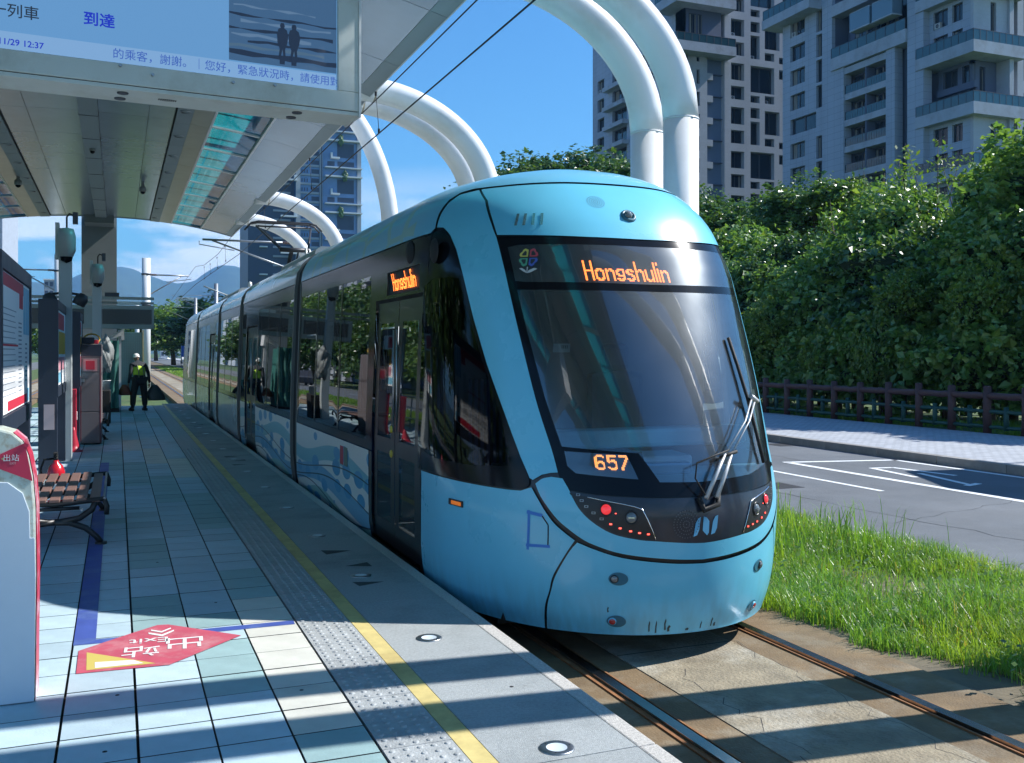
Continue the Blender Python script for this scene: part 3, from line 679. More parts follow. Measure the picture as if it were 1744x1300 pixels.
# head lamp clusters
m_lensr = M('red_lens', (0.45,0.02,0.03), 0.15, emis=(1.0,0.05,0.06), es=0.45, coat=0.5)
m_chrome = M('chrome', (0.75,0.77,0.8), 0.12, 1.0); m_lensc = M('clear_lens', (0.16,0.18,0.19), 0.05, spec=0.8, coat=0.6); m_lensd = M('red_lens_off', (0.40,0.03,0.03), 0.2, coat=0.4)
m_clus = M('lamp_cluster_black', (0.014,0.015,0.018), 0.35)
clus = U([(-37.0,.780),(-32.2,.757),(-23,.715),(-19.8,.700),(-17.8,.683),(-16.5,.622),(-14.3,.492),(-18.5,.497),(-25.6,.533),(-31.1,.604),(-34.8,.69)])
for sg in (-1, 1):
    poly = clus if sg < 0 else mir(clus)
    hc = patch('headlight_cluster', poly, m_clus, tram, step=0.04, off=0.0)
    rim = B(); rp = [(-32.2,.757),(-27,.735),(-23,.719),(-19.8,.703),(-17.8,.686),(-16.5,.622),(-14.2,.494)]
    pts = []
    for u, z in dens(rp, 1.0, False): pts.append(tuple(onsurf(-sg*u if sg > 0 else u, z, 0.002).translation))
    rim.tube(pts, 0.0035, 6); rim.build('cluster_rim', m_chrome, hc)
    for (u, z, r, mt) in ((-27.5,.683,.034,m_lensr),(-20.9,.634,.036,m_lensc)):
        mm = onsurf(u if sg < 0 else -u, z, 0.0); R = mm.to_3x3(); c = mm.translation
        hd = B(); hd.lathe([(r*1.35,0.001),(r*1.3,0.006),(r*1.05,0.004),(r,-0.004)], c, 24, 0, R)
        hd.lathe([(r,-0.002),(r*.85,.008),(r*.5,.014),(0.0005,.016)], c, 24, 1, R)
        hd.build('headlight', [m_clus, mt], tram)
        if mt is m_lensc:
            q = B(); q.box(-0.02,0.02,-0.004,0.004,0.016,0.019); q.v = [tuple(mm@Vector(p)) for p in q.v]; q.build('reflector', m_chrome, tram)
    for i, (u, z) in enumerate([(-34.6,.761),(-33.8,.725),(-32.7,.689),(-30.9,.650),(-28.8,.614),(-26.4,.582),(-23.9,.557),(-21.1,.539),(-18.7,.528),(-16.3,.520),(-25.0,.651)]):
        mm = onsurf(u if sg < 0 else -u, z+0.008, 0.0); q = B(); h = 0.6 if i == 10 else 1
        q.box(-0.0125*h,0.0125*h,-0.0075*h,0.0075*h,-0.002,0.003,0); q.box(-0.008*h,0.008*h,-0.0045*h,0.0045*h,0.003,0.0045,1); q.v = [tuple(mm@Vector(p)) for p in q.v]
        q.build('led_lamp', [M('led_frame',(0.35,0.37,0.38),0.35,0.6) if i < 5 else m_lensd, m_clus if i < 5 else M('led_red_lit',(0.5,0.03,0.03),0.3,emis=(1,0.09,0.06),es=2.2)], tram)
    # bumper lamps on flat ovals, painted dark as the shade of a recess
    for (u, z, mt) in ((-24.8,.230,m_lensc),(-24.6,-.061,m_lensd)):
        mm = onsurf(u if sg < 0 else -u, z, 0.0); R = mm.to_3x3(); c = mm.translation; q = B()
        pr = []; n = 26
        ring = lambda a, b, dx, h: [mm@Vector((dx+a*math.cos(2*PI*k/n), b*math.sin(2*PI*k/n), h)) for k in range(n)]
        dxx = 0.013*(-sg)
        r0, r1, r2 = ring(.064,.044,dxx*2,.0015), ring(.060,.041,dxx*2,.003), ring(.048,.033,dxx*2,.0022)
        vs = r0+r1+r2+[mm@Vector((dxx*2,0,.002))]
        fs = [(k,(k+1)%n,n+(k+1)%n,n+k) for k in range(n)]+[(n+k,n+(k+1)%n,2*n+(k+1)%n,2*n+k) for k in range(n)]+[(2*n+k,2*n+(k+1)%n,3*n) for k in range(n)]
        q.add(vs, fs, 0, True); q.lathe([(.027,.002),(.0265,.009),(.022,.010)], c-R@Vector((dxx*-0.6 if False else -dxx*0,0,0)), 22, 1, R)
        q.lathe([(.022,.008),(.016,.015),(.0005,.017)], c, 22, 2, R)
        q.build('bumper_lamp', [M('lamp_recess_shade',(0.03,0.15,0.22),0.4), m_clus if mt is m_lensc else m_blue_p, mt], tram)
    # side indicator
    mm = onsurf(sg*75.5, .611, 0.002); q = B(); q.box(-0.10,0.10,-0.022,0.022,-0.004,0.007,0); q.box(-0.055,0.085,-0.014,0.014,0.007,0.011,1); q.v = [tuple(mm@Vector(p)) for p in q.v]
    q.build('side_indicator', [m_clus, M('amber_lens',(0.45,0.12,0.02),0.2,emis=(1,.25,.03),es=0.25)], tram, bevel=0.003)
# speaker grilles, camera, reflective studs on the dome
for (u, z, r, nm) in ((-7.2,2.831,.075,'speaker_grille'),(-5.6,.585,.10,'speaker_grille')):
    mm = onsurf(u, z, 0.001); q = B()
    for k in range(5):
        for a in range(6+k*6 if k else 1):
            rr = r*k/4.5; an = a*2*PI/(6+k*6 if k else 1); c = mm@Vector((rr*math.cos(an), rr*math.sin(an), 0)); q.lathe([(0.0042,0),(0.0002,0.0008)], c, 6, 0, mm.to_3x3())
    q.build(nm, M('grille_dot',(0.045,0.20,0.29),0.6) if z > 2 else M('grille_dot2',(0.11,0.12,0.14),0.4), tram)
mm = onsurf(-0.3, 2.722, 0.0); R = mm.to_3x3(); c = mm.translation; q = B()
q.lathe([(.062,.001),(.056,.012),(.040,.016),(.038,.002),(.0005,.001)], c, 26, 0, R); q.lathe([(.034,.004),(.030,.026),(.018,.036),(.0005,.038)], c+R@Vector((-0.008,0,0)), 22, 1, R)
q.build('front_camera', [M('camera_housing',(0.05,0.16,0.22),0.4), m_lensc], tram)
for u in (-36.2,-33.3,-30.2,-27.2):
    mm = onsurf(u, 2.682, 0.0008); R = mm.to_3x3(); q = B(); q.box(-0.010,0.010,-0.055,0.055,0,0.0022,0); q.v = [tuple(mm@Vector(p)) for p in q.v]
    q.build('reflective_strip', M('strip_metal',(0.30,0.42,0.44),0.25,0.8), tram)
# blue tape round the small hatch
m_tape = M('masking_tape', (0.045,0.21,0.62), 0.6)
def tape(a, b, w, name='masking_tape', mat=None):
    pts = []
    for k in range(9):
        t_ = k/8; u = a[0]+(b[0]-a[0])*t_; z = a[1]+(b[1]-a[1])*t_; pts.append(onsurf(u, z, 0.002))
    q = B(); vs = []
    d = (pts[-1].translation-pts[0].translation).normalized()
    for m_ in pts:
        n = m_.col[2].to_3d(); s_ = n.cross(d).normalized()*w/2; vs += [m_.translation-s_, m_.translation+s_]
    q.add(vs, [(2*k,2*k+2,2*k+3,2*k+1) for k in range(8)]); 
    return q.build(name, mat or m_tape, tram)
for a, b, w in (((-49.5,.632),(-45.0,.618),.022),((-48.9,.645),(-49.0,.378),.020),((-49.6,.408),(-42.6,.416),.020)): tape(a, b, w)
tape((-45.0,.615),(-43.3,.558),.009,'hatch_seam',m_rub); tape((-43.3,.558),(-43.2,.425),.009,'hatch_seam',m_rub)
# wipers
wp = B(); S_ = lambda u, z, o: tuple(onsurf(u, z, o).translation)
wp.tube([S_(-0.3,.74,.045),S_(3.4,.88,.06),S_(7.4,1.0,.07)], [.016,.014,.009], 8, 0); wp.tube([S_(2.9,.74,.045),S_(6.4,.88,.06),S_(9.8,1.0,.07)], [.016,.014,.009], 8, 0)
wp.tube([S_(7.4,1.0,.07),S_(17.5,1.2,.08),S_(24.4,1.36,.07)], .0065, 6, 0); wp.tube([S_(9.8,1.0,.07),S_(19.5,1.2,.08),S_(26.2,1.345,.07)], .0065, 6, 0)
wp.tube([S_(6.0,.985,.06),S_(11.4,1.01,.08)], .012, 6, 1); wp.tube([S_(23.2,1.37,.075),S_(27.0,1.33,.075)], .017, 8, 0)
wp.tube([S_(-1.6,.75,.01),S_(-0.9,.67,.035),S_(3.4,.70,.035),S_(4.2,.76,.02)], .020, 8, 1)
wr = wp.build('wiper_arm', [M('wiper_grey',(0.55,0.56,0.58),0.4,0.3), m_rub], tram)
bl = B(); bl.tube([S_(22.0,1.80,.022),S_(23.2,1.60,.026),S_(24.8,1.36,.030),S_(26.6,1.12,.026),S_(28.2,.92,.022)], .013, 6, 0); bl.tube([S_(24.8,1.36,.03),S_(25.2,1.352,.07)], .012, 6, 0)
bl.build('wiper_blade', [m_rub, MATS['wiper_grey']], tram)
hs = B(); hs.tube([S_(-0.5,.76,.05),S_(-3.5,.86,.09),S_(-2.6,.95,.10),S_(3.0,.99,.09),S_(8.5,1.02,.085)], .0055, 6, 0); hs.build('washer_hose', m_rub, tram)
# cab interior
m_dash = M('dashboard_teal', (0.40,0.72,0.80), 0.55, var=0.1, vs_=4); m_dash2 = M('dashboard_light', (0.70,0.78,0.82), 0.5)
def ring_plan(z, inset, y1, n=26, lim=84):
    pts = []
    for k in range(n+1):
        u = -lim+2*lim*k/n; P = mapF(np.array([u*KS]), np.array([z]))[0]; N = nrm(mapF, np.array([u*KS]), np.array([z]))[0]; N[2] = 0; N /= np.linalg.norm(N)
        if N[1] > 0 and abs(u) < 60: N = -N
        if np.dot(N[:2], (P[0]-XC, -1 if abs(u) < 60 else 0)) < 0: N = -N
        pts.append((float(P[0]-N[0]*inset), float(P[1]-N[1]*inset)))
    return [p for p in pts if p[1] < y1]+[(XC+1.15,y1),(XC-1.15,y1)]
pl_ = ring_plan(.86, 0.10, 6.35, lim=60); B().prism(pl_, .55, .84).build('dashboard', m_dash, tram)
q = B(); q.prism([(XC-.30,6.10),(XC+.28,6.02),(XC+.36,6.42),(XC-.40,6.48)], .84, .965, 0); q.prism([(XC-.20,6.0),(XC+.22,5.93),(XC+.26,6.16),(XC-.24,6.22)], .84, .925, 1); q.build('console', [m_dash2, M('console_screen',(0.40,0.50,0.60),0.15,0.3)], tram, bevel=0.02)
q = B(); q.prism([(XC-.95,6.3),(XC+.95,6.3),(XC+.95,6.5),(XC-.95,6.5)], 1.0, 1.14); q.build('instrument_panel', m_dash, tram, bevel=0.03)
q = B(); q.box(XC-.12,XC+.36,6.85,6.97,.55,1.55); q.box(XC-.12,XC+.36,6.55,6.97,.45,.58); q.box(XC,XC+.24,6.86,6.96,1.55,1.78); q.build('driver_seat', M('seat_black',(0.02,0.025,0.04),0.85), tram, bevel=0.05)
B().box(XC-1.20,XC+1.20,7.30,7.36,0.0,2.6).build('cab_bulkhead', M('bulkhead_grey',(0.05,0.055,0.06),0.7), tram)
B().box(XC-.85,XC+.85,6.9,7.3,2.2,2.45).build('cab_ceiling', m_dark, tram)
q = B()
for k in range(9): q.box(XC-1.1+k*.028,XC-1.095+k*.028,6.9-k*0.055,6.96-k*0.055,.85,1.5)
q.build('window_blind', M('blind_blue',(0.10,0.16,0.30),0.7), tram)
q = B(); q.prism([(2.52,6.35),(2.60,6.20),(2.95,6.30),(2.90,6.60),(2.55,6.70)], .84, .89); q.build('papers', M('paper',(0.6,0.63,0.62),0.8), tram)
# a small notice stuck inside the windscreen
mm = onsurf(-31.2, 1.735, -0.006); q = B(); q.add([tuple(mm@Vector(p)) for p in ((-.06,-.032,0),(.06,-.032,0),(.06,.032,0),(-.06,.032,0))], [(0,1,2,3)], 0)
for k in range(4): q.add([tuple(mm@Vector((x,y,0.001))) for x,y in ((.0+k*.012,-.005),(.006+k*.012,-.005),(.006+k*.012,.02),(.0+k*.012,.02))], [(0,1,2,3)], 1)
q.build('notice', [M('notice_pale',(0.30,0.36,0.35),0.7), M('notice_ink',(0.05,0.07,0.07),0.7)], tram)

# ---- passenger sides of the front car
def yzp(name, poly, mat, off=0.0, holes=(), parent=None, sides=(-1,1), mp2=None, step=0.25):
    res = []
    for sg in sides:
        if mp2 == 'F' or mp2 == 'R':
            mp_ = mapF if mp2 == 'F' else mapR
            cv = lambda l: [(-sg*a, b) for a, b in YZ(l, step)] if sg > 0 else YZ(l, step)
            conv = lambda l: cv([((YR-Y) if mp2 == 'R' else Y, z) for Y, z in l])
        else:
            mp_ = mapS(sg); conv = lambda l: [(Y, z2v(z)) for Y, z in dens(l, step)]
        res.append(patch(name, conv(poly), mat, parent or tram, mp_=mp_, off=off, holes=[conv(h) for h in holes], step=step, bstep=step))
    return res
def rect(y0, y1, z0, z1): return [(y0,z0),(y1,z0),(y1,z1),(y0,z1)]
# livery with waves and dots
def livery(name, base, dots=True, dens_=1.0, low=True):
    m = bpy.data.materials.new(name); m.use_nodes = True; nt = m.node_tree; p = nt.nodes['Principled BSDF']; p.inputs['Roughness'].default_value = 0.3; p.inputs['Coat Weight'].default_value = 0.25
    t = nd(nt,'ShaderNodeTexCoord'); s = nd(nt,'ShaderNodeSeparateXYZ'); nt.links.new(t.outputs['Object'], s.inputs[0])
    def mth(op, a, b=None, c=None):
        n = nd(nt,'ShaderNodeMath', operation=op)
        for i, q in enumerate((a,b,c)):
            if q is None: continue
            if isinstance(q, (int,float)): n.inputs[i].default_value = q
            else: nt.links.new(q, n.inputs[i])
        return n.outputs[0]
    y, z = s.outputs[1], s.outputs[2]
    col = None
    def mixc(f, c, prev):
        n = nd(nt,'ShaderNodeMix', data_type='RGBA'); nt.links.new(f, n.inputs[0]); nt.links.new(prev, n.inputs[6]); n.inputs[7].default_value = (*c,1); return n.outputs[2]
    rgb = nd(nt,'ShaderNodeRGB'); rgb.outputs[0].default_value = (*base,1); col = rgb.outputs[0]
    def wave(amp, k, ph, c0, slope=0.0):
        a = mth('MULTIPLY', mth('SINE', mth('ADD', mth('MULTIPLY', y, k), ph)), amp); return mth('SUBTRACT', z, mth('ADD', mth('ADD', a, c0), mth('MULTIPLY', y, slope)))
    def bandf(w, half): return mth('LESS_THAN', mth('ABSOLUTE', w), half)
    if low:
        col = mixc(bandf(wave(.09,1.5,.4,.80), .085), (0.20,0.50,0.58), col)
        col = mixc(bandf(wave(.10,1.2,2.0,.48), .10), (0.16,0.42,0.62), col)
        col = mixc(bandf(wave(.08,1.9,3.4,.28), .055), (0.28,0.52,0.50), col)
    vo = nd(nt,'ShaderNodeTexVoronoi', feature='F1'); vo.inputs['Scale'].default_value = 4.4 if low else 3.2; vo.inputs['Randomness'].default_value = 0.55
    cb = nd(nt,'ShaderNodeCombineXYZ'); yst = mth('MULTIPLY', y, 0.42); nt.links.new(yst, cb.inputs[0]); nt.links.new(z, cb.inputs[1]); nt.links.new(cb.outputs[0], vo.inputs[0])
    if low:
        zone = mth('MULTIPLY', mth('LESS_THAN', vo.outputs['Distance'], 0.40), mth('GREATER_THAN', wave(.14,.8,1.0,.36), 0))
        col = mixc(zone, (0.05,0.33,0.58), col)
        zone2 = mth('MULTIPLY', mth('LESS_THAN', vo.outputs['Distance'], 0.40), mth('LESS_THAN', wave(.10,1.1,2.6,.30), 0))
        col = mixc(zone2, (0.05,0.30,0.55), col)
        for a_, k_, p_, c_ in ((.12,.9,.2,.66),(.10,1.1,1.7,.50),(.09,1.4,3.1,.34)): col = mixc(bandf(wave(a_,k_,p_,c_), .0075), (0.015,0.03,0.07), col)
    else:
        v2 = nd(nt,'ShaderNodeTexVoronoi', feature='DISTANCE_TO_EDGE'); v2.inputs['Scale'].default_value = 3.0; v2.inputs['Randomness'].default_value = 0.8; nt.links.new(cb.outputs[0], v2.inputs[0])
        # lattice of pale cell outlines low on the roof shoulder, away from the nose
        zn = mth('MULTIPLY', mth('LESS_THAN', z, 3.40), mth('GREATER_THAN', y, -14.6)); zn = mth('MULTIPLY', zn, mth('LESS_THAN', v2.outputs[0], 0.06))
        col = mixc(zn, (0.26,0.50,0.50), col)
        zt = mth('MULTIPLY', bandf(wave(.06,1.3,.4,3.30), .05), mth('GREATER_THAN', y, -12.6)); col = mixc(zt, (0.12,0.36,0.40), col)
        gr = mth('MULTIPLY', mth('GREATER_THAN', y, -12.4), mth('GREATER_THAN', wave(.10,1.0,.4,3.36), 0)); col = mixc(gr, (0.22,0.46,0.52), col)
    nt.links.new(col, p.inputs['Base Color']); MATS[name] = m; return m
m_liv = livery('tram_livery_waves', (0.72,0.77,0.75))
# roof livery replaces the plain roof paint
m_rl = livery('tram_livery_roof', (0.155,0.49,0.70), low=False)
for o in bpy.data.objects:
    if o.name.startswith('roof_cover'): o.data.materials[0] = m_rl
m_silver = M('tram_silver', (0.50,0.54,0.55), 0.26, 0.15, var=0.05, vs_=1.0, coat=0.4)
m_steel = M('stainless', (0.55,0.57,0.58), 0.3, 1.0)
def door(y0, y1, mp2, sides=(-1,1), kind='door'):
    yc = (y0+y1)/2
    for sg in sides:
        for a, b in ((y0+.015, yc-.008), (yc+.008, y1-.015)):
            gl1 = rect(a+.13, b-.13, .93, 1.97); gl2 = rect(a+.13, b-.13, .18, .79)
            d = yzp('door', rect(a, b, -.03, 2.16), m_blk, off=-0.022, holes=[gl1, gl2], sides=(sg,), mp2=mp2)[0]
            for gl in (gl1, gl2): yzp('door_glass', gl, g_door, off=-0.024, sides=(sg,), mp2=mp2, parent=d)
            q = B(); xx = XC+sg*1.30
            yy = yc+(0.055 if a > yc-.1 else -0.055)
            q.tube([(xx,yy,1.0),(xx,yy,1.9)], .008, 6); q.build('handle', m_steel, d)
        for zb_ in (1.02,.80): B().lathe([(.035,0),(.03,.012),(.0005,.014)], (XC+sg*1.302,yc+.11,zb_), 14, 0, Matrix.Rotation(sg*PI/2,3,'Y')).build('door_button', M('button_yellow',(0.55,0.45,0.06),0.4), tram)
# front car
panes = [(9.34,10.62),(10.70,11.98),(12.06,13.16)]
hol = [rect(a,b,.86,2.45) for a,b in panes]
yzp('window_band', [(7.48,.772),(7.56,.772),(7.56,2.19),(9.10,2.19),(9.10,.772),(13.28,.772),(13.28,2.65),(7.48,2.65)], m_mask, off=-0.003, holes=hol+[rect(7.68,8.72,2.22,2.43)], mp2='F')
for a,b in panes: yzp('window', rect(a,b,.86,2.45), g_side, off=-0.006, mp2='F')
yzp('door_post', [(7.48,-.10),(9.20,-.10),(9.20,.760),(9.10,.760),(9.10,-.045),(7.56,-.045),(7.56,.760),(7.48,.760)], m_blk, off=-0.003, mp2='F')
door(7.57, 9.09, 'F')
yzp('lower_panel', rect(9.21,13.28,-.14,.762), m_liv, mp2='F')
# square sticker with a red corner and ventilation slots
for y0,c_ in ((10.12,(0.12,0.20,0.17)),(10.32,(0.45,0.05,0.08))): yzp('side_sticker', rect(y0,y0+.17,.50,.70), M('sticker_%d'%int(y0*100),c_,0.5), off=0.003, mp2='F', sides=(-1,))
yzp('side_display', rect(7.68,8.72,2.22,2.43), MATS['display_board'], off=-0.02, mp2='F')
sd_map = lambda w, v: mapF(w, v)
w0, w1 = wY(8.52,2.3), wY(7.80,2.3); led('Hongshulin', w0, w1, 2.252, 2.412, mapF, -0.009, m_led, 'lit_destination', tram)
for Y_, z_ in ((7.98,2.55),(7.30,2.50)):   # dark door cameras in their domes
    q = B(); q.lathe([(.10,0),(.09,.012),(.06,.022),(.0005,.026)], (XC-1.262,Y_,z_), 20, 0, Matrix.Rotation(-PI/2,3,'Y')); q.build('side_camera', m_rub, tram)
# middle cars and the rear car
JN = [(13.28,13.78),(19.80,20.30),(24.30,24.80),(31.26,31.74)]
def car(y0, y1, doors, mat_low, mp2=None, roofmat=None):
    cur = y0; ops = []
    hol = []; 
    for a, b in doors: ops.append((a, b))
    # window panes between doors
    segs = []; c = y0
    for a, b in ops: segs.append((c, a-.1)); c = b+.1
    segs.append((c, y1))
    pn = []
    for a, b in segs:
        n = max(1, round((b-a)/1.3)); w_ = (b-a)/n
        for k in range(n):
            if w_ > .5: pn.append((a+k*w_+.05, a+(k+1)*w_-.05))
    out = [(y0,.772)]
    for a, b in ops: out += [(a-.01,.772),(a-.01,2.19),(b+.01,2.19),(b+.01,.772)]
    out += [(y1,.772),(y1,2.65),(y0,2.65)]
    yzp('window_band', out, m_mask, off=-0.003, holes=[rect(a,b,.86,2.45) for a,b in pn], mp2=mp2, step=0.4)
    for a, b in pn: yzp('window', rect(a,b,.86,2.45), g_side, off=-0.006, mp2=mp2, step=0.4)
    c = y0
    for a, b in ops+[(y1,None)]:
        if b is None: yzp('lower_panel', rect(c,a,-.14,.762), mat_low, mp2=mp2, step=0.4)
        else:
            yzp('lower_panel', rect(c,a-.02,-.14,.762), mat_low, mp2=mp2, step=0.4); door(a, b, mp2); c = b+.02
    if mp2 is None:
        for sg in (-1,1): patch('roof_cover', [(y0,z2v(2.66)),(y1,z2v(2.66)),(y1,VT-1e-4),(y0,VT-1e-4)], roofmat or m_silver, tram, mp_=mapS(sg), step=0.3, bstep=0.06)
car(13.78, 19.80, [(17.55,19.05)], m_liv, roofmat=m_silver)
car(20.30, 24.30, [], m_silver)
car(24.80, 31.26, [(25.6,27.0)], m_silver)
# rear car, the front car's outlines turned round
patch('body_shell', YZl([(7.60,-.15),(7.60,2.9)])+U([(-40,3.06),(0,3.06)])+mir(YZl([(7.60,-.15),(7.60,2.9)])+U([(-40,3.06)])), m_blk, tram, mp_=mapR, off=-0.014, step=0.2)
for pn_, mt_ in ((side_low,m_blue_p),(pill,m_blue_p),(sidewin,m_mask)): both('rear_panel', pn_, mt_, tram, mp_=mapR, step=0.12)
both('roof_cover', roofp, m_silver, tram, mp_=mapR, step=0.16)
patch('rear_windscreen', ws_full, m_mask, tram, mp_=mapR, step=0.15); patch('rear_dome', dome, m_blue_p, tram, mp_=mapR, step=0.12); patch('rear_bumper', bumper, m_blue_p, tram, mp_=mapR, step=0.12)
for a, b in [(YR-13.28, YR-12.0),(YR-11.9,YR-10.6),(YR-10.5,YR-9.3)]: yzp('window', rect(a+.05,b-.05,.86,2.45), g_side, off=-0.006, mp2='R', step=0.4)
yzp('window_band', rect(YR-13.28,YR-7.48,.772,2.65), m_mask, off=-0.003, mp2='R', holes=[rect(a+.05,b-.05,.86,2.45) for a,b in [(YR-13.28,YR-12.0),(YR-11.9,YR-10.6),(YR-10.5,YR-9.3)]], step=0.4)
yzp('lower_panel', rect(YR-13.28,YR-7.48,-.14,.762), m_silver, mp2='R', step=0.4)
# bellows between the cars: ribs
m_bel = M('bellows_grey', (0.035,0.037,0.04), 0.7); m_bel2 = M('bellows_frame', (0.19,0.20,0.20), 0.5)
def section(k, inset):
    vv = [-.14,.3,.8,1.4,2.0,2.45]+[ZS+KP*PI/2*q/7 for q in range(8)]
    z, W = v2zW(np.array(vv)); P = [(XC-w+inset*(1 if w > .2 else 0), zz-(inset if zz > 3 else 0)) for w, zz in zip(W, z)]
    return P+[(2*XC-x, zz) for x, zz in P[::-1][1:]]
for a, b in JN:
    q = B(); n = 9
    for i in range(n):
        ya, yb, yc_ = a+(b-a)*i/n, a+(b-a)*(i+1)/n, a+(b-a)*(i+.5)/n
        s0, s1 = section(0,.075), section(0,.03); N_ = len(s0)
        vs = [(x,ya,z) for x,z in s0]+[(x,yc_,z) for x,z in s1]+[(x,yb,z) for x,z in s0]
        q.add(vs, [(j,j+1,N_+j+1,N_+j) for j in range(N_-1)]+[(N_+j,N_+j+1,2*N_+j+1,2*N_+j) for j in range(N_-1)])
    q.build('bellows', m_bel, tram)
    for yy in (a, b):
        q = B(); s0, s1 = section(0,.085), section(0,-.004); N_ = len(s0); y0_, y1_ = (yy-.012, yy+.03) if yy == a else (yy-.03, yy+.012)
        vs = [(x,y0_,z) for x,z in s1]+[(x,y1_,z) for x,z in s1]+[(x,y0_,z) for x,z in s0]+[(x,y1_,z) for x,z in s0]
        q.add(vs, [(j,j+1,N_+j+1,N_+j) for j in range(N_-1)]+[(2*N_+j,2*N_+j+1,j+1,j) for j in range(N_-1)]+[(N_+j,N_+j+1,3*N_+j+1,3*N_+j) for j in range(N_-1)]); q.build('bellows_frame', m_bel2, tram)
# saloon: floor, ceiling, seats, grab poles
B().box(XC-1.24,XC+1.24,7.4,37.6,-.06,0.02).build('saloon_floor', M('saloon_floor',(0.16,0.17,0.18),0.6), tram)
B().box(XC-1.12,XC+1.12,7.4,37.6,2.50,2.56).build('saloon_ceiling', M('saloon_ceiling',(0.45,0.47,0.46),0.5), tram)
m_seat = M('seat_blue', (0.03,0.09,0.22), 0.6); m_pole = M('pole_yellow', (0.50,0.42,0.05), 0.35)
sm_ = B(); sm_.box(-.22,.22,-.2,.2,.38,.46); sm_.box(-.22,.22,.16,.24,.44,1.02); sm_.box(-.18,.18,-.15,.15,0.02,.38); seatm = unit('seat', sm_, m_seat)
for y0 in [9.9,10.7,11.5,12.3,14.4,15.2,16.0,16.8,21.0,22.0,23.0,23.8,27.8,28.8,29.8,32.6,33.6,34.6]:
    for sx in (-1,1):
        o = put('seat', seatm, tram, (sx*.92, y0-22.5, .32))
for y0 in (7.7,8.95,9.5,12.6,14.2,17.3,19.2,22,26,28):
    q = B(); 
    for sx in (-.62,.62): q.tube([(XC+sx,y0,.02),(XC+sx,y0,2.5)], .018, 8)
    q.build('grab_pole', m_pole if y0 < 9.3 else m_steel, tram)
q = B(); q.box(XC-1.0,XC-.55,9.16,9.2,.1,1.9); q.box(XC+.75,XC+1.16,7.6,9.0,.02,1.15); q.build('draught_screen', M('screen_grey',(0.35,0.38,0.38),0.5), tram)
q = B(); q.box(XC-1.06,XC-1.02,8.0,8.1,.3,1.75); q.build('yellow_panel', m_pole, tram)
# underframe and bogies
q = B(); q.box(XC-1.0,XC+1.0,6.6,38.4,-.27,-.10); q.box(XC-1.08,XC+1.08,6.3,38.6,-.16,-.06); q.build('underframe', m_rub, tram)
wh = B(); wh.lathe([(.02,-.05),(.29,-.05),(.30,-.03),(.30,.05),(.02,.05)], (0,0,0), 24, 0, Matrix.Rotation(PI/2,3,'Y')); whm = unit('wheel', wh, m_steel)
for yy in (9.6,11.4,21.3,23.2,33.6,35.4):
    for xx in (RL-XC, RR-XC): put('wheel', whm, tram, (xx, yy-22.5, .30))
# roof equipment, aerials and the pantograph
m_eq = M('roof_box_grey', (0.42,0.44,0.45), 0.5, var=0.08)
for (a,b,h) in ((15.2,18.6,3.36),(25.6,30.0,3.36)):
    q = B(); q.prism([(-.75,3.1),(.75,3.1),(.70,h-.06),(.62,h),(-.62,h),(-.70,h-.06)], a, b, 0, lambda x,y,z: (XC+x,z,y)); q.build('roof_box', m_eq, tram)
pg = B(); md_ = M('pantograph_steel', (0.05,0.05,0.055), 0.45, 0.4)
pg.box(XC-.5,XC+.5,20.9,21.9,3.24,3.34); 
pg.tube([(XC-.05,22.3,3.34),(XC-.05,21.4,3.95)], .045, 8); pg.tube([(XC+.1,22.2,3.4),(XC+.1,21.45,3.93)], .02, 6)
pg.tube([(XC-.32,21.4,3.93),(XC+.32,21.4,3.93)], .05, 8)
pg.tube([(XC-.30,21.4,3.95),(XC-.62,22.85,4.60)], .024, 6); pg.tube([(XC+.30,21.4,3.95),(XC+.62,22.85,4.60)], .024, 6); pg.tube([(XC-.2,21.45,3.9),(XC-.45,22.9,4.52)], .012, 6)
pg.tube([(XC-.62,22.85,4.60),(XC+.62,22.85,4.60)], .02, 6)
for dy in (-.14,.14):
    pg.tube([(XC-.86,22.9+dy,4.52),(XC-.74,22.9+dy,4.66),(XC-.58,22.9+dy,4.70),(XC+.58,22.9+dy,4.70),(XC+.74,22.9+dy,4.66),(XC+.86,22.9+dy,4.52)], .022, 6)
for xx in (-.6,.6): pg.tube([(XC+xx,22.74,4.68),(XC+xx,23.06,4.68)], .016, 6)
for xx in (-.45,.45):
    for yy in (20.95,21.85): pg.lathe([(.05,3.16),(.07,3.19),(.05,3.22),(.07,3.25),(.05,3.28)], (XC+xx,yy,0), 10)
pg.build('pantograph', md_, tram)
q = B(); q.tube([(XC-.55,16.9,3.2),(XC-.55,16.9,3.5)], .02, 6); q.lathe([(.06,0),(.05,.1),(.0005,.14)], (XC-.3,26.6,3.46), 10); q.tube([(XC-.9,26.4,3.2),(XC-1.5,26.3,3.42)], .016, 6); q.build('aerial', m_silver, tram)

# scuffs along the lower lip of the bumper
m_scf = M('scuff_dark', (0.05,0.075,0.075), 0.8)
for i,(u,z,w,h) in enumerate(((-14.2,-.095,.012,.085),(-12.2,-.10,.010,.10),(-9.6,-.085,.016,.09),(-8.4,-.115,.02,.05),(1.6,-.11,.012,.06),(5.2,-.10,.010,.07),(6.4,-.12,.02,.03),(-2.6,-.13,.03,.02),(-26,.02,.01,.04))):
    mm = onsurf(u, z, 0.0016); rr = random.Random(i); pts = [(rr.uniform(-.5,-.2)*w,-h/2),(rr.uniform(.2,.6)*w,-h*.45),(rr.uniform(.1,.5)*w,0),(rr.uniform(.3,.9)*w,h*.3),(0,h/2),(-w*.5,h*.1)]
    B().add(flat(pts, mm), [tuple(range(6))]).build('scuff_mark', m_scf, tram)
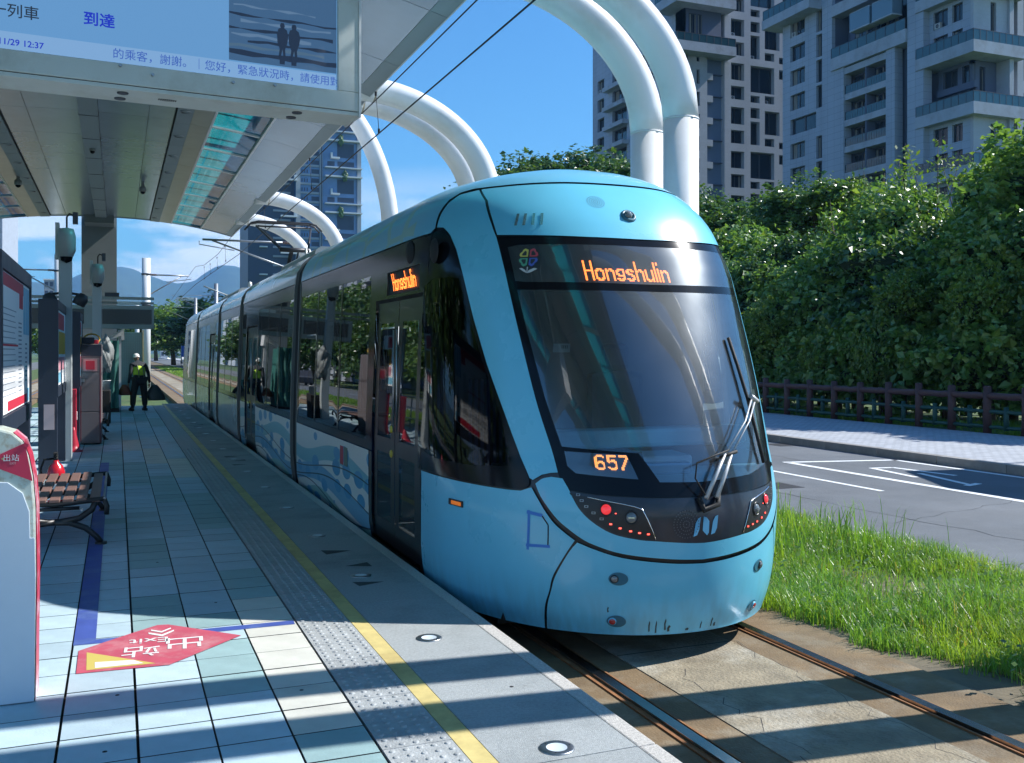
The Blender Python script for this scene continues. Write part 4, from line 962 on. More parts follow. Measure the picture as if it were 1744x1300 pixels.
# fasteners on the skirt and door sills
for Y_ in [7.38+.0*k for k in range(1)]+[9.3+.8*k for k in range(6)]: yzp('skirt_screw', rect(Y_,Y_+.025,-.10,-.075), m_steel, off=0.002, mp2='F', sides=(-1,))
yzp('door_sill', rect(7.56,9.10,-.075,-.035), m_steel, off=0.012, mp2='F', sides=(-1,))
# ------------------------------------------------------------------ station canopy
XCC = -0.5
def zc(x): return 6.20-0.48*(abs(x-XCC)/4.18)**2.4
m_sof = M('soffit_aluminium', (0.35,0.43,0.51), 0.24, 0.5, var=0.06, vs_=1.4, rnd=0.07, bump=0.2, bs=1.1)
m_soft = M('soffit_matt', (0.29,0.35,0.38), 0.55, 0.2, var=0.06, rnd=0.04)
m_beige = M('soffit_beige', (0.38,0.38,0.35), 0.30, 0.5, var=0.16, vs_=3, rnd=0.05)
m_cgl = bpy.data.materials.new('teal_roof_glass'); m_cgl.use_nodes = True; nt = m_cgl.node_tree; nt.nodes.clear()
o_ = nd(nt,'ShaderNodeOutputMaterial'); t_ = nd(nt,'ShaderNodeBsdfTransparent'); t_.inputs[0].default_value = (0.22,0.66,0.70,1); l_ = nd(nt,'ShaderNodeBsdfTranslucent'); l_.inputs[0].default_value = (0.10,0.62,0.66,1)
g_ = nd(nt,'ShaderNodeBsdfGlossy'); g_.inputs['Roughness'].default_value = .03; f_ = nd(nt,'ShaderNodeFresnel'); f_.inputs[0].default_value = 1.22; x_ = nd(nt,'ShaderNodeMixShader'); x_.inputs[0].default_value = .38; y_ = nd(nt,'ShaderNodeMixShader')
nt.links.new(t_.outputs[0], x_.inputs[1]); nt.links.new(l_.outputs[0], x_.inputs[2]); nt.links.new(f_.outputs[0], y_.inputs[0]); nt.links.new(x_.outputs[0], y_.inputs[1]); nt.links.new(g_.outputs[0], y_.inputs[2]); nt.links.new(y_.outputs[0], o_.inputs[0])
m_white = M('white_steel', (0.66,0.68,0.68), 0.38, var=0.04, vs_=1.5, coat=0.15)
m_whd = M('white_steel_weathered', (0.78,0.79,0.79), 0.34, var=0.03, vs_=1.2, coat=0.2, dirt=(0.68,0.67,0.64), ds=1.3)
can = thing('station_canopy', 'broad arched platform canopy with metal soffit panels and teal glass strips', 'canopy', (XCC, 17, 6.0))
y_end, bay, nb = 34.9, 2.16, 17
ys_ = [y_end-bay*k for k in range(nb+1)]
# strips mirrored about the centre: (x from centre 0, 1, name, material, inset)
strips = [(0.17,1.04,'soffit_panel',m_sof,0.0),(1.05,1.49,'soffit_panel',m_sof,0.0),(1.52,1.80,'spotlight_panel',m_soft,-0.04),(1.805,2.15,'soffit_panel',m_beige,-0.03),(3.16,3.95,'soffit_panel',m_sof,0.0),(3.955,4.17,'edge_trim',m_soft,0.0)]
def arcpanel(x0, x1, y0, y1, th=0.02, dz=0.0, n=3, mi=0, mb=None):
    t = mb or B(); xs = [x0+(x1-x0)*k/n for k in range(n+1)]; lo = [zc(x)+dz for x in xs]; hi = [z+th for z in lo]; k = n+1
    vs = [(x,y,z) for y in (y0,y1) for x,z in zip(xs,lo)]+[(x,y,z) for y in (y0,y1) for x,z in zip(xs,hi)]
    fs = []
    for i in range(n): fs += [(i,k+i,k+i+1,i+1),(2*k+i,2*k+i+1,3*k+i+1,3*k+i),(i,i+1,2*k+i+1,2*k+i),(k+i,3*k+i,3*k+i+1,k+i+1)]
    fs += [(0,2*k,3*k,k),(n,k+n,3*k+n,2*k+n)]
    return t.add(vs, fs, mi)
pan = {}
for j in range(nb):
    y1, y0 = ys_[j], ys_[j+1]
    for sg in (-1,1):
        for si, (a, b, nm, mt, dz) in enumerate(strips):
            x0, x1 = sorted((XCC+sg*a, XCC+sg*b)); key = (sg, si)
            if key not in pan:
                arcp = arcpanel(x0, x1, 0.006, bay-0.006, dz=dz); o = arcp.build(nm, mt, can, org=None); pan[key] = o; o.location = (0, y0, 0)
            else:
                o = pan[key].copy(); C.objects.link(o); o.location = (0, y0, 0)
        # glass strip: pane above, cross beam
        x0, x1 = sorted((XCC+sg*2.20, XCC+sg*3.12))
        if ('g',sg) not in pan:
            arcp = arcpanel(x0, x1, 0.055, bay-0.01, th=0.012, dz=0.03); pan[('g',sg)] = arcp.build('glass_panel', m_cgl, can); 
            q = B(); arcpanel(x0, x1, 0.0, 0.09, th=.40, dz=0.0, mb=q); pan[('b',sg)] = q.build('cross_beam', m_white, can); q = B(); arcpanel(x0, x1, 1.05, 1.13, th=.30, dz=0.09, mb=q); pan[('h',sg)] = q.build('glazing_bar', m_white, can)
            for kk in ('g','b','h'): pan[(kk,sg)].location = (0,y0,0)
        else:
            for kk in ('g','b','h'): o = pan[(kk,sg)].copy(); C.objects.link(o); o.location = (0,y0,0)
    # spot lights in the narrow strips
for sg in (-1,1):
    for j in range(nb):
        q = B(); xx = XCC+sg*1.66; q.lathe([(.085,-.006),(.10,-.012),(.105,0.0),(.10,.01)], (xx, ys_[j+1]+1.16, zc(xx)-.04), 18, 0); q.lathe([(.0005,.03),(.082,.0)], (xx, ys_[j+1]+1.16, zc(xx)-.04), 18, 1)
        if j < 12: q.build('downlight', [MATS['brushed_steel'], MATS['dark_metal']], can)
    q = B()
    for a, b in ((2.155,2.20),(3.12,3.16)):
        x0, x1 = sorted((XCC+sg*a, XCC+sg*b)); q.box(x0,x1,ys_[-1],y_end,zc((x0+x1)/2)-.035,zc((x0+x1)/2)+.38)
    q.build('glass_frame', m_white, can)
    q = B(); x0, x1 = sorted((XCC+sg*1.49, XCC+sg*1.52)); q.box(x0,x1,ys_[-1],y_end,zc(x0)-.012,6.3); x0, x1 = sorted((XCC+sg*1.035, XCC+sg*1.055)); q.box(x0,x1,ys_[-1],y_end,zc(x0)+.002,6.25); q.build('soffit_groove', M('groove_dark',(0.03,0.03,0.03),0.8), can)
q = B(); q.box(XCC-.165,XCC+.165,ys_[-1],y_end,6.12,6.30); q.build('centre_beam', m_soft, can)
q = B()
for j in range(nb): q.box(XCC-.17,XCC+.17,ys_[j],ys_[j]+.012,6.113,6.25); 
q.build('beam_joint', MATS['groove_dark'], can)
# top sheet with the glass slots open, fascia at the ends
q = B()
for sg in (-1,1):
    for a, b in ((0.0,2.155),(3.16,4.17)):
        x0, x1 = sorted((XCC+sg*a, XCC+sg*b)); arcpanel(x0, x1, ys_[-1], y_end, th=.06, dz=.34, mb=q, n=4)
    x0, x1 = sorted((XCC+sg*4.17, XCC+sg*4.19)); q.box(x0,x1,ys_[-1],y_end,zc(x0)-.005,zc(x0)+.38)
q.build('roof_sheet', m_white, can)
q = B()
for k in range(16):
    x0 = XCC-4.17+k*8.34/16; x1 = x0+8.34/16; 
    q.add([(x0,y_end+.02,zc(x0)-.02),(x1,y_end+.02,zc(x1)-.02),(x1,y_end+.02,zc(x1)+.40),(x0,y_end+.02,zc(x0)+.40)],[(3,2,1,0)]); q.add([(x0,y_end,zc(x0)-.02),(x1,y_end,zc(x1)-.02),(x1,y_end,zc(x1)+.40),(x0,y_end,zc(x0)+.40)],[(0,1,2,3)])
q.build('end_fascia', m_soft, can)
# ceiling cameras and small speakers under the beam
for (x, y) in ((-.5,23.0),(.62,27.4),(-2.3,27.2)):
    t = thing('dome_camera', {(-.5,23.0):'small dome camera under the centre beam of the canopy',(.62,27.4):'dark dome camera hanging from the soffit seam right of the beam',(-2.3,27.2):'dark dome camera hanging from the left soffit strip'}[(x,y)], 'camera', (x,y,zc(x)-.05), 'ceiling cameras')
    q = B(); q.lathe([(.04,0.05),(.04,-.05),(.085,-.08),(.09,-.19),(.07,-.20)] if x != -.5 else [(.06,.0),(.07,-.03),(.06,-.05)], (x,y,zc(x)-.05-(.03 if x == -.5 else 0)), 18); q.build('housing', M('camera_grey',(0.30,0.31,0.31),0.4), t)
    q = B(); q.lathe([(.07,-.19),(.055,-.24),(.0005,-.265)] if x != -.5 else [(.05,-.04),(.04,-.09),(.0005,-.11)], (x,y,zc(x)-.05-(.03 if x == -.5 else 0)), 18); q.build('dome', m_mask, t)
# central columns
m_col = M('column_cladding', (0.22,0.25,0.255), 0.55, var=0.06, vs_=1.2)
for cy_ in (36.2,):
    t = thing('canopy_column', 'square grey clad column carrying the far end of the canopy', 'column', (XCC-.07,cy_,0))
    for k in range(5): B().box(XCC-.62,XCC+.48,cy_-.45,cy_+.45,k*1.26+.006-.02,(k+1)*1.26-.006).build('cladding_panel', m_col, t)
    B().box(XCC-.6,XCC+.46,cy_-.43,cy_+.43,-.02,6.5).build('core', MATS['groove_dark'], t)
    B().box(XCC-.5,XCC+.4,34.6,cy_,5.95,6.3).build('bracket', m_col, t)
# ------------------------------------------------------------------ white tube arches
def arch(Y, label, tall=False, r=0.195, dx=0.0):
    t = thing('tube_arch', label, 'arch', (5.72,Y,-.35), 'white tube arches rising behind the tram')
    zb = 4.25
    if not tall: cx_, a, b, p1 = 3.55, 2.17, 1.63, 96
    else: cx_, a, b, p1 = 3.2, 2.52, 3.6, 146
    fx_ = 5.72+dx; B().tube([(fx_,Y,-.34),(fx_,Y,zb)], r, 28, caps=True).build('post', m_whd, t)
    pts = [(fx_,Y,zb-.002)]+[(cx_+(a+dx)*math.cos(math.radians(p)),Y,zb+b*math.sin(math.radians(p))) for p in range(10,p1,4)]
    B().tube(pts, r, 28).build('bent_tube', m_whd, t)
    q = B(); q.tube([(fx_,Y,zb-.012),(fx_,Y,zb+.006)], r+.004, 28); q.build('weld_seam', m_white, t)
    i = len(pts)//2; p_, q_ = Vector(pts[-4]), Vector(pts[-3]); m_ = (p_+q_)/2; d = (q_-p_).normalized()*.012
    q = B(); q.tube([m_-d, m_+d], r+.003, 28); q.build('weld_seam', M('weld_rust',(0.45,0.38,0.28),0.7), t)
    B().lathe([(.33,-.36),(.33,-.31),(.22,-.31),(.2,-.25)], (fx_,Y,0), 24).build('base_flange', m_white, t)
arch(3.86, 'white tube arch nearest the viewer, mostly out of frame, casting the nearest shadow band', dx=.22)
arch(4.52, 'second white tube arch from the viewer, out of frame, casting the next shadow band', dx=.22)
arch(9.20, 'thick white tube arch nearest the camera on the right, rising behind the tram roof')
arch(9.93, 'thick white tube arch just left of the nearest one, partly behind it')
arch(15.16, 'outer white tube arch of the second pair, above the blue roof of the front car')
arch(15.97, 'inner white tube arch of the second pair, just behind the outer one')
arch(21.4, 'tall steep white tube arch coming down right of the hanging display', True)
arch(26.8, 'white tube arch farther along, in front of the far glass tower')
arch(31.3, 'last white tube arch beside the pantograph at the end of the canopy')
# ------------------------------------------------------------------ overhead wires
m_wire = M('wire', (0.03,0.03,0.035), 0.5, 0.3)
def wire(name, pts, r, label, cat='cable'): o = B().tube(pts, r, 5).build(name, m_wire); return tag(o, label, cat)
wire('contact_wire', [(XC-.10,-8,4.93),(XC,15,4.92),(XC+.12,33,4.92),(XC-.15,48,4.92),(XC,90,4.92)], .0105, 'lower overhead contact wire running above the tram')
def mes(y):
    k = (y+4)%18.5/18.5; return 5.62-.28*4*k*(1-k)*.5
wire('messenger_wire', [(3.66,-8,5.6),(3.66,2,5.60),(3.66,8,5.58),(3.66,14.2,5.56),(3.64,20,5.55),(3.6,26,5.5),(3.6,33,5.7),(3.5,38,5.4),(3.4,43,5.4),(3.4,48,5.75),(3.4,70,5.3),(3.4,92,5.7)], .0095, 'upper overhead messenger wire running along the canopy edge')
for i, (y, zt) in enumerate(((14.15,5.56),(19.5,5.57),(26,5.5),(36,5.5),(39,5.38),(42,5.38),(45,5.5))):
    q = B().tube([(3.55,y,zt),(3.56,y-.15,4.95)], .005, 5); q.lathe([(.018,-.03),(.018,.03)], (3.56,y-.15,4.96), 8); q.lathe([(.018,-.03),(.018,.03)], (3.55,y,zt-.02), 8)
    tag(q.build('dropper', m_wire), ['thin dropper between the overhead wires, nearest, beside the hanging display','dropper between the wires above the middle of the tram','dropper between the wires near the pantograph','dropper between the wires, first beyond the canopy','dropper between the wires, second beyond the canopy','dropper between the wires, third beyond the canopy','dropper between the wires, nearest the white catenary pole'][i], 'dropper', 'wire droppers')
wire('left_contact_wire', [(-4.55,-8,4.92),(-4.55,48,4.92),(-4.55,90,4.92)], .0105, 'overhead wire above the left track, seen left of the camera pole')
m_arm = M('cantilever_grey', (0.30,0.32,0.34), 0.4, 0.6)
def cant(Y, x_pole, x_end, z0, label, side=1):
    t = thing('cantilever', label, 'catenary arm', (x_pole,Y,z0)); q = B(); q.tube([(x_pole,Y,z0),(x_end,Y,z0)], .035, 8); q.build('top_tube', m_arm, t)
    q = B(); q.tube([(x_pole,Y,z0-1.0),(x_end-side*.3,Y,z0-.02)], .028, 8); q.build('brace', m_arm, t)
    q = B(); s_ = -side; q.tube([(x_end+s_*-.1,Y,z0-.05),(x_end+s_*-.1,Y,z0-.16),(x_end+s_*1.0,Y,z0-.32)], .016, 6); q.build('steady_arm', m_arm, t)
    q = B(); 
    for k in range(5): q.lathe([(.03,-.02),(.065,0),(.03,.02)], (x_pole+(x_end-x_pole)*.12+side*-.0+k*.05*(1 if x_end>x_pole else -1),Y,z0), 10, 0, Matrix.Rotation(PI/2,3,'Y'))
    q.build('insulator', M('insulator_brown',(0.12,0.05,0.03),0.3), t)
cant(33.0, 5.72, 2.55, 5.37, 'dark horizontal catenary arm over the tram beside the last arch', -1)
cant(48.0, 1.23, 3.10, 5.30, 'catenary arm on the right of the tall white pole beyond the platform', 1)
cant(48.2, -2.43, -4.4, 5.40, 'catenary arm on the left of the white pole behind the camera pole', -1)
def pole(x, y, z, r, label, name='catenary_pole'):
    t = thing(name, label, 'pole', (x,y,-.35), 'white catenary poles'); B().tube([(x,y,-.35),(x,y,z)], r, 20).build('mast', m_white, t)
    q = B(); 
    for zz in (z-.78, z-2.2): 
        if zz > 1: q.tube([(x,y,zz),(x,y,zz+.08)], r+.02, 20)
    q.build('clamp', M('clamp_dark',(0.05,0.06,0.08),0.5), t)
    B().tube([(x,y,-.36),(x,y,-.30)], r+.12, 20).build('base', m_white, t)
pole(1.23, 48, 6.06, .19, 'tall white pole standing beyond the person with the bag')
pole(-2.43, 48.2, 6.11, .19, 'tall white pole partly behind the grey camera pole')
pole(1.6, 92, 6.0, .19, 'small distant white pole showing above the far sign')
# second tramway's spans in the distance
for i, (y, lb) in enumerate(((66,'thin cantilever between the distant wires, nearer'),(84,'thin cantilever between the distant wires, farther'))):
    q = B(); q.tube([(5.9,y,4.2),(3.2,y,5.4),(6.0,y,5.4)], .03, 6); q.tube([(5.95,y,-.35),(5.95,y,6.2)], .13, 12); tag(q.build('distant_mast', m_arm), lb, 'catenary mast')
# ------------------------------------------------------------------ hanging display near the camera
az = math.radians(85.04); Rr = Vector((math.sin(az), math.cos(az), 0)); Nn = Vector((-Rr.y, Rr.x, 0)); P0 = Vector((1.023,4.385,0))
def DP(a, z, b=0.0): return tuple(P0+Rr*a+Nn*b+Vector((0,0,z)))   # b > 0 goes away from the viewer
dsn = thing('hanging_display', 'large white hanging passenger information display with a lit blue screen, close overhead', 'display', (0.2,4.4,2.78))
m_hous = M('display_housing', (0.56,0.61,0.59), 0.5, var=0.05, vs_=3, dirt=(0.44,0.46,0.42), ds=3.5)
def slab(q, a0, a1, z0, z1, b0, b1, mi=0):
    return q.add([DP(a0,z0,b0),DP(a1,z0,b0),DP(a1,z0,b1),DP(a0,z0,b1),DP(a0,z1,b0),DP(a1,z1,b0),DP(a1,z1,b1),DP(a0,z1,b1)],[(0,3,2,1),(4,5,6,7),(0,1,5,4),(1,2,6,5),(2,3,7,6),(3,0,4,7)],mi)
q = B()
A0, ZT_ = -2.3, 3.72
slab(q, A0, 0, 2.80, 2.886, 0, .22); slab(q, -.100, 0, 2.886, ZT_, 0, .22); slab(q, A0, -.1, 3.56, ZT_, 0, .22); slab(q, A0, A0+.1, 2.886, 3.56, 0, .22); slab(q, A0+.1, -.1, 2.886, 3.56, .05, .22)
q.build('housing', m_hous, dsn, bevel=0.004)
q = B(); slab(q, A0, 0, 2.78, 2.797, .004, .216); slab(q, A0, -.006, 2.797, 2.80, .006, .21, 1); q.build('bottom_plate', [m_hous, MATS['groove_dark']], dsn, bevel=0.002)
q = B(); slab(q, -.002, .008, 2.776, ZT_, -.004, .226); q.build('side_trim', m_white, dsn)
# the screen: the picture and writing it shows
def sm(name, col, s): return emit_mat(name, col, s)
q = B(); slab(q, A0+.1, -.102, 2.886, 3.56, .014, .05); q.build('screen', sm('screen_blue', (0.115,0.29,0.56), 0.62), dsn)
def plate(name, pts, b, mat): return B().add([DP(a,z,b) for a,z in pts], [tuple(range(len(pts)))]).build(name, mat, dsn)
plate('screen_strip', [(A0+.1,2.886),(-.104,2.886),(-.104,2.957),(A0+.1,2.957)], .0128, sm('screen_light', (0.19,0.36,0.62), 0.62))
plate('screen_picture', [(-.579,2.963),(-.104,2.963),(-.104,3.30),(-.579,3.30)], .0125, sm('scr_sea', (0.045,0.115,0.24), 0.55))
m_s2 = sm('scr_foam', (0.11,0.20,0.34), 0.55); m_s3 = sm('scr_sand', (0.075,0.15,0.25), 0.5); m_s4 = sm('scr_dark', (0.010,0.022,0.06), 0.5)
for i, (z, h, mt, x0, x1) in enumerate(((3.205,.006,m_s2,-.56,-.2),(3.165,.008,m_s4,-.579,-.104),(3.14,.009,m_s2,-.53,-.13),(3.105,.010,m_s4,-.579,-.12),(3.08,.012,m_s2,-.57,-.22),(3.055,.010,m_s4,-.5,-.104),(3.03,.012,m_s3,-.579,-.16),(3.0,.02,m_s4,-.579,-.104))):
    n_ = 9; up = [(x0+(x1-x0)*k/n_, z+h/2+.004*math.sin(k*1.3+i)) for k in range(n_+1)]; lo = [(x, z-h/2+.004*math.sin(k*1.9+i*2)) for k,(x,_) in enumerate(up)]
    plate('screen_wave', lo+up[::-1], .0120-.0002*i, mt)
for dx, hr_ in ((-.349,1),(-.297,0)):
    f_ = [(-.016,.0),(-.012,.03),(-.022,.06),(-.024,.095),(-.018,.118),(-.008,.124),(-.011,.134),(-.006,.146),(.006,.146),(.011,.134),(.008,.124),(.02,.116),(.026,.09),(.022,.06),(.012,.03),(.014,0),(.004,0),(0,.03),(-.006,0)]
    plate('screen_figure', [(dx+x*(1.0 if hr_ else 1.05), 3.008+z) for x,z in f_][::-1], .0098-.0002*hr_, m_s4)
    plate('screen_figure', [(dx-.012,2.972),(dx+.010,2.972),(dx+.012,3.004),(dx-.012,3.004)], .0096, m_s4)
def dtext(s, a, z, size, mat, al='LEFT', b=.0005): return text('screen_text', s, size, frame(DP(a,z,.0092), Rr, (0,0,1)), mat, dsn, al, 0.0, b)
m_tk = sm('scr_text_dark', (0.02,0.035,0.07), 0.4); m_tb = sm('scr_text_blue', (0.01,0.03,0.60), 0.5); m_tm = sm('scr_text_mid', (0.03,0.10,0.52), 0.5)
dtext('下一列車', -1.545, 3.036, .058, m_tk); dtext('到達', -1.155, 3.048, .060, m_tb, b=.0012)
dtext('2025/11/29 12:37', -1.298, 2.915, .034, m_tb, 'RIGHT')
dtext('的乘客，謝謝。｜您好，緊急狀況時，請使用對講', -1.045, 2.922, .0455, m_tm, b=0.0)
for a, z in ((-1.016,2.874),(-.891,2.852),(-.564,2.862),(-.385,2.872)):
    q = B(); c = Vector(DP(a,z,0)); q.tube([c, c-Nn*.012], .006, 8); q.build('screw', MATS['brushed_steel'], dsn)
for a in (-1.0,-.27):
    for b in (.06,.16):
        q = B(); q.lathe([(.024,.004),(.022,-.004),(.010,-.006),(.0005,-.002)], DP(a-.02*b,2.779,b), 14); q.build('bolt_cap', MATS['clamp_dark'], dsn)
q = B(); c = Vector(DP(-.82,2.7785,.10))
for k in range(9): q.obox(c+Rr*(k-4)*.0085, (.0022, .017*math.sqrt(1-((k-4)/5)**2), .001), Matrix((Rr,Nn,(0,0,1))).transposed())
q.build('speaker_slots', MATS['groove_dark'], dsn)
q = B()
for a in (-.45,-1.75): 
    c = DP(a,ZT_,.1); q.tube([c,(c[0],c[1],6.2)], .04, 10)
q.build('hanger_rod', m_white, dsn)
# ------------------------------------------------------------------ far display box on its beam
fd = thing('sign_gantry', 'grey sign beam with two dark unlit display panels at the far end of the platform', 'sign', (-.7,31.5,2.45))
q = B(); q.box(-2.5,1.03,31.5,31.85,2.42,3.12); q.build('housing', M('sign_grey',(0.33,0.36,0.35),0.5,var=0.05), fd, bevel=0.01)
for a, b in ((-.42,.96),(-2.36,-.92)): B().box(a,b,31.48,31.5,2.56,3.0).build('dark_panel', M('sign_panel_dark',(0.03,0.045,0.06),0.25), fd)
q = B(); q.box(-3.2,1.03,31.52,31.62,3.30,3.38); q.box(-3.2,1.03,31.7,31.8,3.18,3.24); q.build('beam', MATS['sign_grey'], fd)
q = B(); q.box(-.35,.05,31.5,31.7,3.38,3.50); q.build('junction_box', MATS['clamp_dark'], fd)
q = B(); q.box(0.0,.65,31.5,31.6,3.14,3.24); q.build('lamp_tube', M('tube_white',(0.7,0.75,0.75),0.4), fd)
# ------------------------------------------------------------------ information boards
m_navy = M('board_navy', (0.022,0.032,0.055), 0.45, var=0.08, vs_=3)
m_sheet = M('poster_white', (0.90,0.92,0.93), 0.5); m_redp = M('poster_red', (0.62,0.035,0.07), 0.5); m_bluep = M('poster_cyan', (0.20,0.50,0.68), 0.5)
m_ink = M('poster_ink', (0.30,0.34,0.40), 0.6); m_yp = M('poster_yellow', (0.72,0.42,0.04), 0.5); m_teal = M('poster_teal', (0.05,0.34,0.34), 0.5)
def board(name, label, Y0, Y1, X=-.75, w=.24, kind=0):
    t = thing(name, label, 'notice board', (X-w/2,(Y0+Y1)/2,0), 'information boards along the platform')
    q = B(); q.box(X-w,X-.012,Y0+.012,Y1-.012,1.12,2.40); q.build('cabinet', m_navy, t, bevel=0.012)
    for a, b in ((Y0,Y0+.10),(Y1-.1,Y1),):
        B().box(X-w,X-.004,a,b,0,2.43).build('leg', m_navy, t, bevel=0.008)
    q = B(); q.box(X-.012,X+.006,Y0,Y1,2.30,2.42); q.box(X-.012,X+.006,Y0,Y1,1.10,1.24); q.box(X-.012,X+.006,Y0,Y0+.09,1.24,2.30); q.box(X-.012,X+.006,Y1-.09,Y1,1.24,2.30); q.build('frame', m_navy, t)
    ya, yb = Y0+.1, Y1-.1
    def sh(name, y0, y1, z0, z1, m, h): return B().box(X-.011,X-.008+h*.001,y0,y1,z0,z1).build(name, m, t)
    sh('poster', ya, yb, 1.25, 2.29, m_sheet, 0)
    def T(s, y, z, size, m): text('poster_text', s, size, frame((X-.0035,y,z), (0,-1,0), (0,0,1)), m, t)
    if kind == 0:
        sh('poster_header', yb-2.35, yb-.62, 2.19, 2.285, m_redp, 1.5); sh('poster_header', yb-.98, yb-.66, 2.07, 2.19, m_redp, 1.6)
        for k in range(3): 
            y0 = yb-.60+k*.20; sh('poster_column', y0, y0+.15, 1.86, 2.27, m_bluep, 1.5)
        for k in range(16): sh('text_line', yb-2.3, yb-1.25-.06*(k%3), 1.38+k*.043, 1.386+k*.043, m_ink, 1.5)
        for k in range(17): sh('text_line', yb-1.05, yb-.78, 1.38+k*.035, 1.392+k*.035, m_ink, 1.5)
        for k in range(9): sh('text_line', yb-.42, yb-.25, 1.45+k*.04, 1.465+k*.04, m_teal if k < 4 else m_ink, 1.5)
        sh('poster_footer', yb-1.9, yb-.28, 1.262, 1.335, m_redp, 1.5); sh('poster_footer', yb-.26, yb-.05, 1.262, 1.38, m_bluep, 1.5)
        sh('text_line', yb-2.3, yb-1.1, 1.75, 1.765, m_redp, 1.8)
    else:
        sh('poster_header', ya+.05, yb-.4, 2.03, 2.26, m_redp, 1.5); sh('poster_block', ya+.35, yb-.1, 1.68, 2.0, m_yp, 1.5); sh('poster_block', ya+.3, yb-.2, 1.45, 1.64, M('poster_pink',(0.65,0.30,0.36),0.5), 1.5); sh('poster_block', ya+.1, ya+.9, 1.28, 1.42, m_bluep, 1.5)
    return t
board('information_board', 'dark blue framed board with a white timetable poster at the left edge', 7.6, 10.15, kind=0)
b2 = board('information_board', 'dark blue board with red and yellow posters beside the grey camera pole', 14.55, 16.9, kind=1)
B().box(-.99+.07,-.99+.20,14.53,14.545,.66,1.0).build('notice_frame', M('pink_notice',(0.50,0.40,0.42),0.5), b2)
board('information_board', 'narrow dark board standing behind the grey camera pole', 19.0, 20.3, X=-.62, w=.16, kind=1)
# fire extinguisher
fe = thing('fire_extinguisher', 'red fire extinguisher with a black handle standing behind the near bench', 'fire extinguisher', (-.63,11.9,0))
q = B(); q.lathe([(.0005,0),(.088,0),(.092,.03),(.092,.38),(.07,.45),(.03,.485),(.028,.51),(.0005,.51)], (-.63,11.9,0), 22); q.build('cylinder', M('extinguisher_red',(0.55,0.015,0.03),0.25,coat=0.5), fe)
q = B(); q.lathe([(.0935,.08),(.0935,.26)], (-.63,11.9,0), 22); q.build('label_band', m_sheet, fe)
q = B(); q.tube([(-.63,11.9,.50),(-.63,11.9,.56)], .022, 10); q.box(-.65,-.61,11.78,11.94,.555,.57); q.box(-.65,-.61,11.76,11.92,.585,.60); q.build('handle', m_rub, fe)
q = B(); q.tube([(-.65,11.9,.53),(-.75,11.9,.52),(-.785,11.9,.42),(-.76,11.9,.2)], .012, 8); q.build('hose', m_rub, fe)
# ------------------------------------------------------------------ benches
m_iron = M('cast_iron', (0.018,0.019,0.021), 0.42, var=0.15, vs_=8, bump=0.2)
m_slat = M('bench_slat', (0.20,0.115,0.095), 0.5, var=0.12, vs_=9, rnd=0.12)
def bench(label, x1, y0, L=2.1, group='slatted platform benches'):
    W_ = .78; t = thing('bench', label, 'bench', (x1-W_/2, y0+L/2, 0), group); h = .43
    for k in range(7):
        xa = x1-W_+.02+k*(W_-.02)/7; zz = h-.012*math.sin(PI*(k+.5)/7)*1.2+(-.02 if k == 6 else 0)
        q = B(); q.box(xa,xa+.085,y0+.04,y0+L-.04,zz-.03,zz); q.build('slat', m_slat, t, bevel=0.006)
    for yy in (y0+.06, y0+L-.06):
        q = B(); xa, xb = x1-W_, x1
        q.tube([(xa-.01,yy,h-.03),(xa+W_*.5,yy,h-.062),(xb-.06,yy,h-.035),(xb+.015,yy,h-.03)], [.022,.024,.024,.022], 8)
        q.tube([(xa,yy,h-.02),(xa-.02,yy,h+.01)], .018, 8); q.tube([(xb+.01,yy,h-.03),(xb+.035,yy,h-.10),(xb+.03,yy,h-.17)], .022, 8)
        for s_ in (-1,1):
            cx_ = (xa+xb)/2
            q.tube([(cx_+s_*.33,yy,h-.05),(cx_+s_*.30,yy,h-.12),(cx_+s_*.20,yy,h-.19),(cx_+s_*.04,yy,h-.215)], [.026,.028,.027,.026], 8)
            q.tube([(cx_,yy,h-.215),(cx_+s_*.12,yy,h-.225),(cx_+s_*.25,yy,h-.28),(cx_+s_*.335,yy,h-.36),(cx_+s_*.375,yy,.015)], [.03,.028,.027,.025,.026], 8)
            q.lathe([(.0005,.02),(.05,.02),(.05,0)], (cx_+s_*.375,yy,0), 12)
        q.tube([(cx_-.2,yy,h-.10),(cx_+.2,yy,h-.10)], .016, 8)
        q.build('leg_frame', m_iron, t)
        q = B()
        for s_ in (-1,1): q.tube([((xa+xb)/2+s_*.22,yy-.03,h-.11),((xa+xb)/2+s_*.22,yy-.045,h-.11)], .014, 8)
        q.build('bolt', MATS['brushed_steel'], t)
    q = B(); q.tube([(x1+.012,y0+.04,h-.025),(x1+.012,y0+L-.04,h-.025)], .012, 6); q.build('edge_rod', MATS['brushed_steel'], t)
    return t
bench('slatted brown bench with black iron legs beside the exit gate, nearest the viewer', -.12, 9.35)
bench('dark bench beyond the red and grey cabinet, half hidden by it', -.20, 20.6)
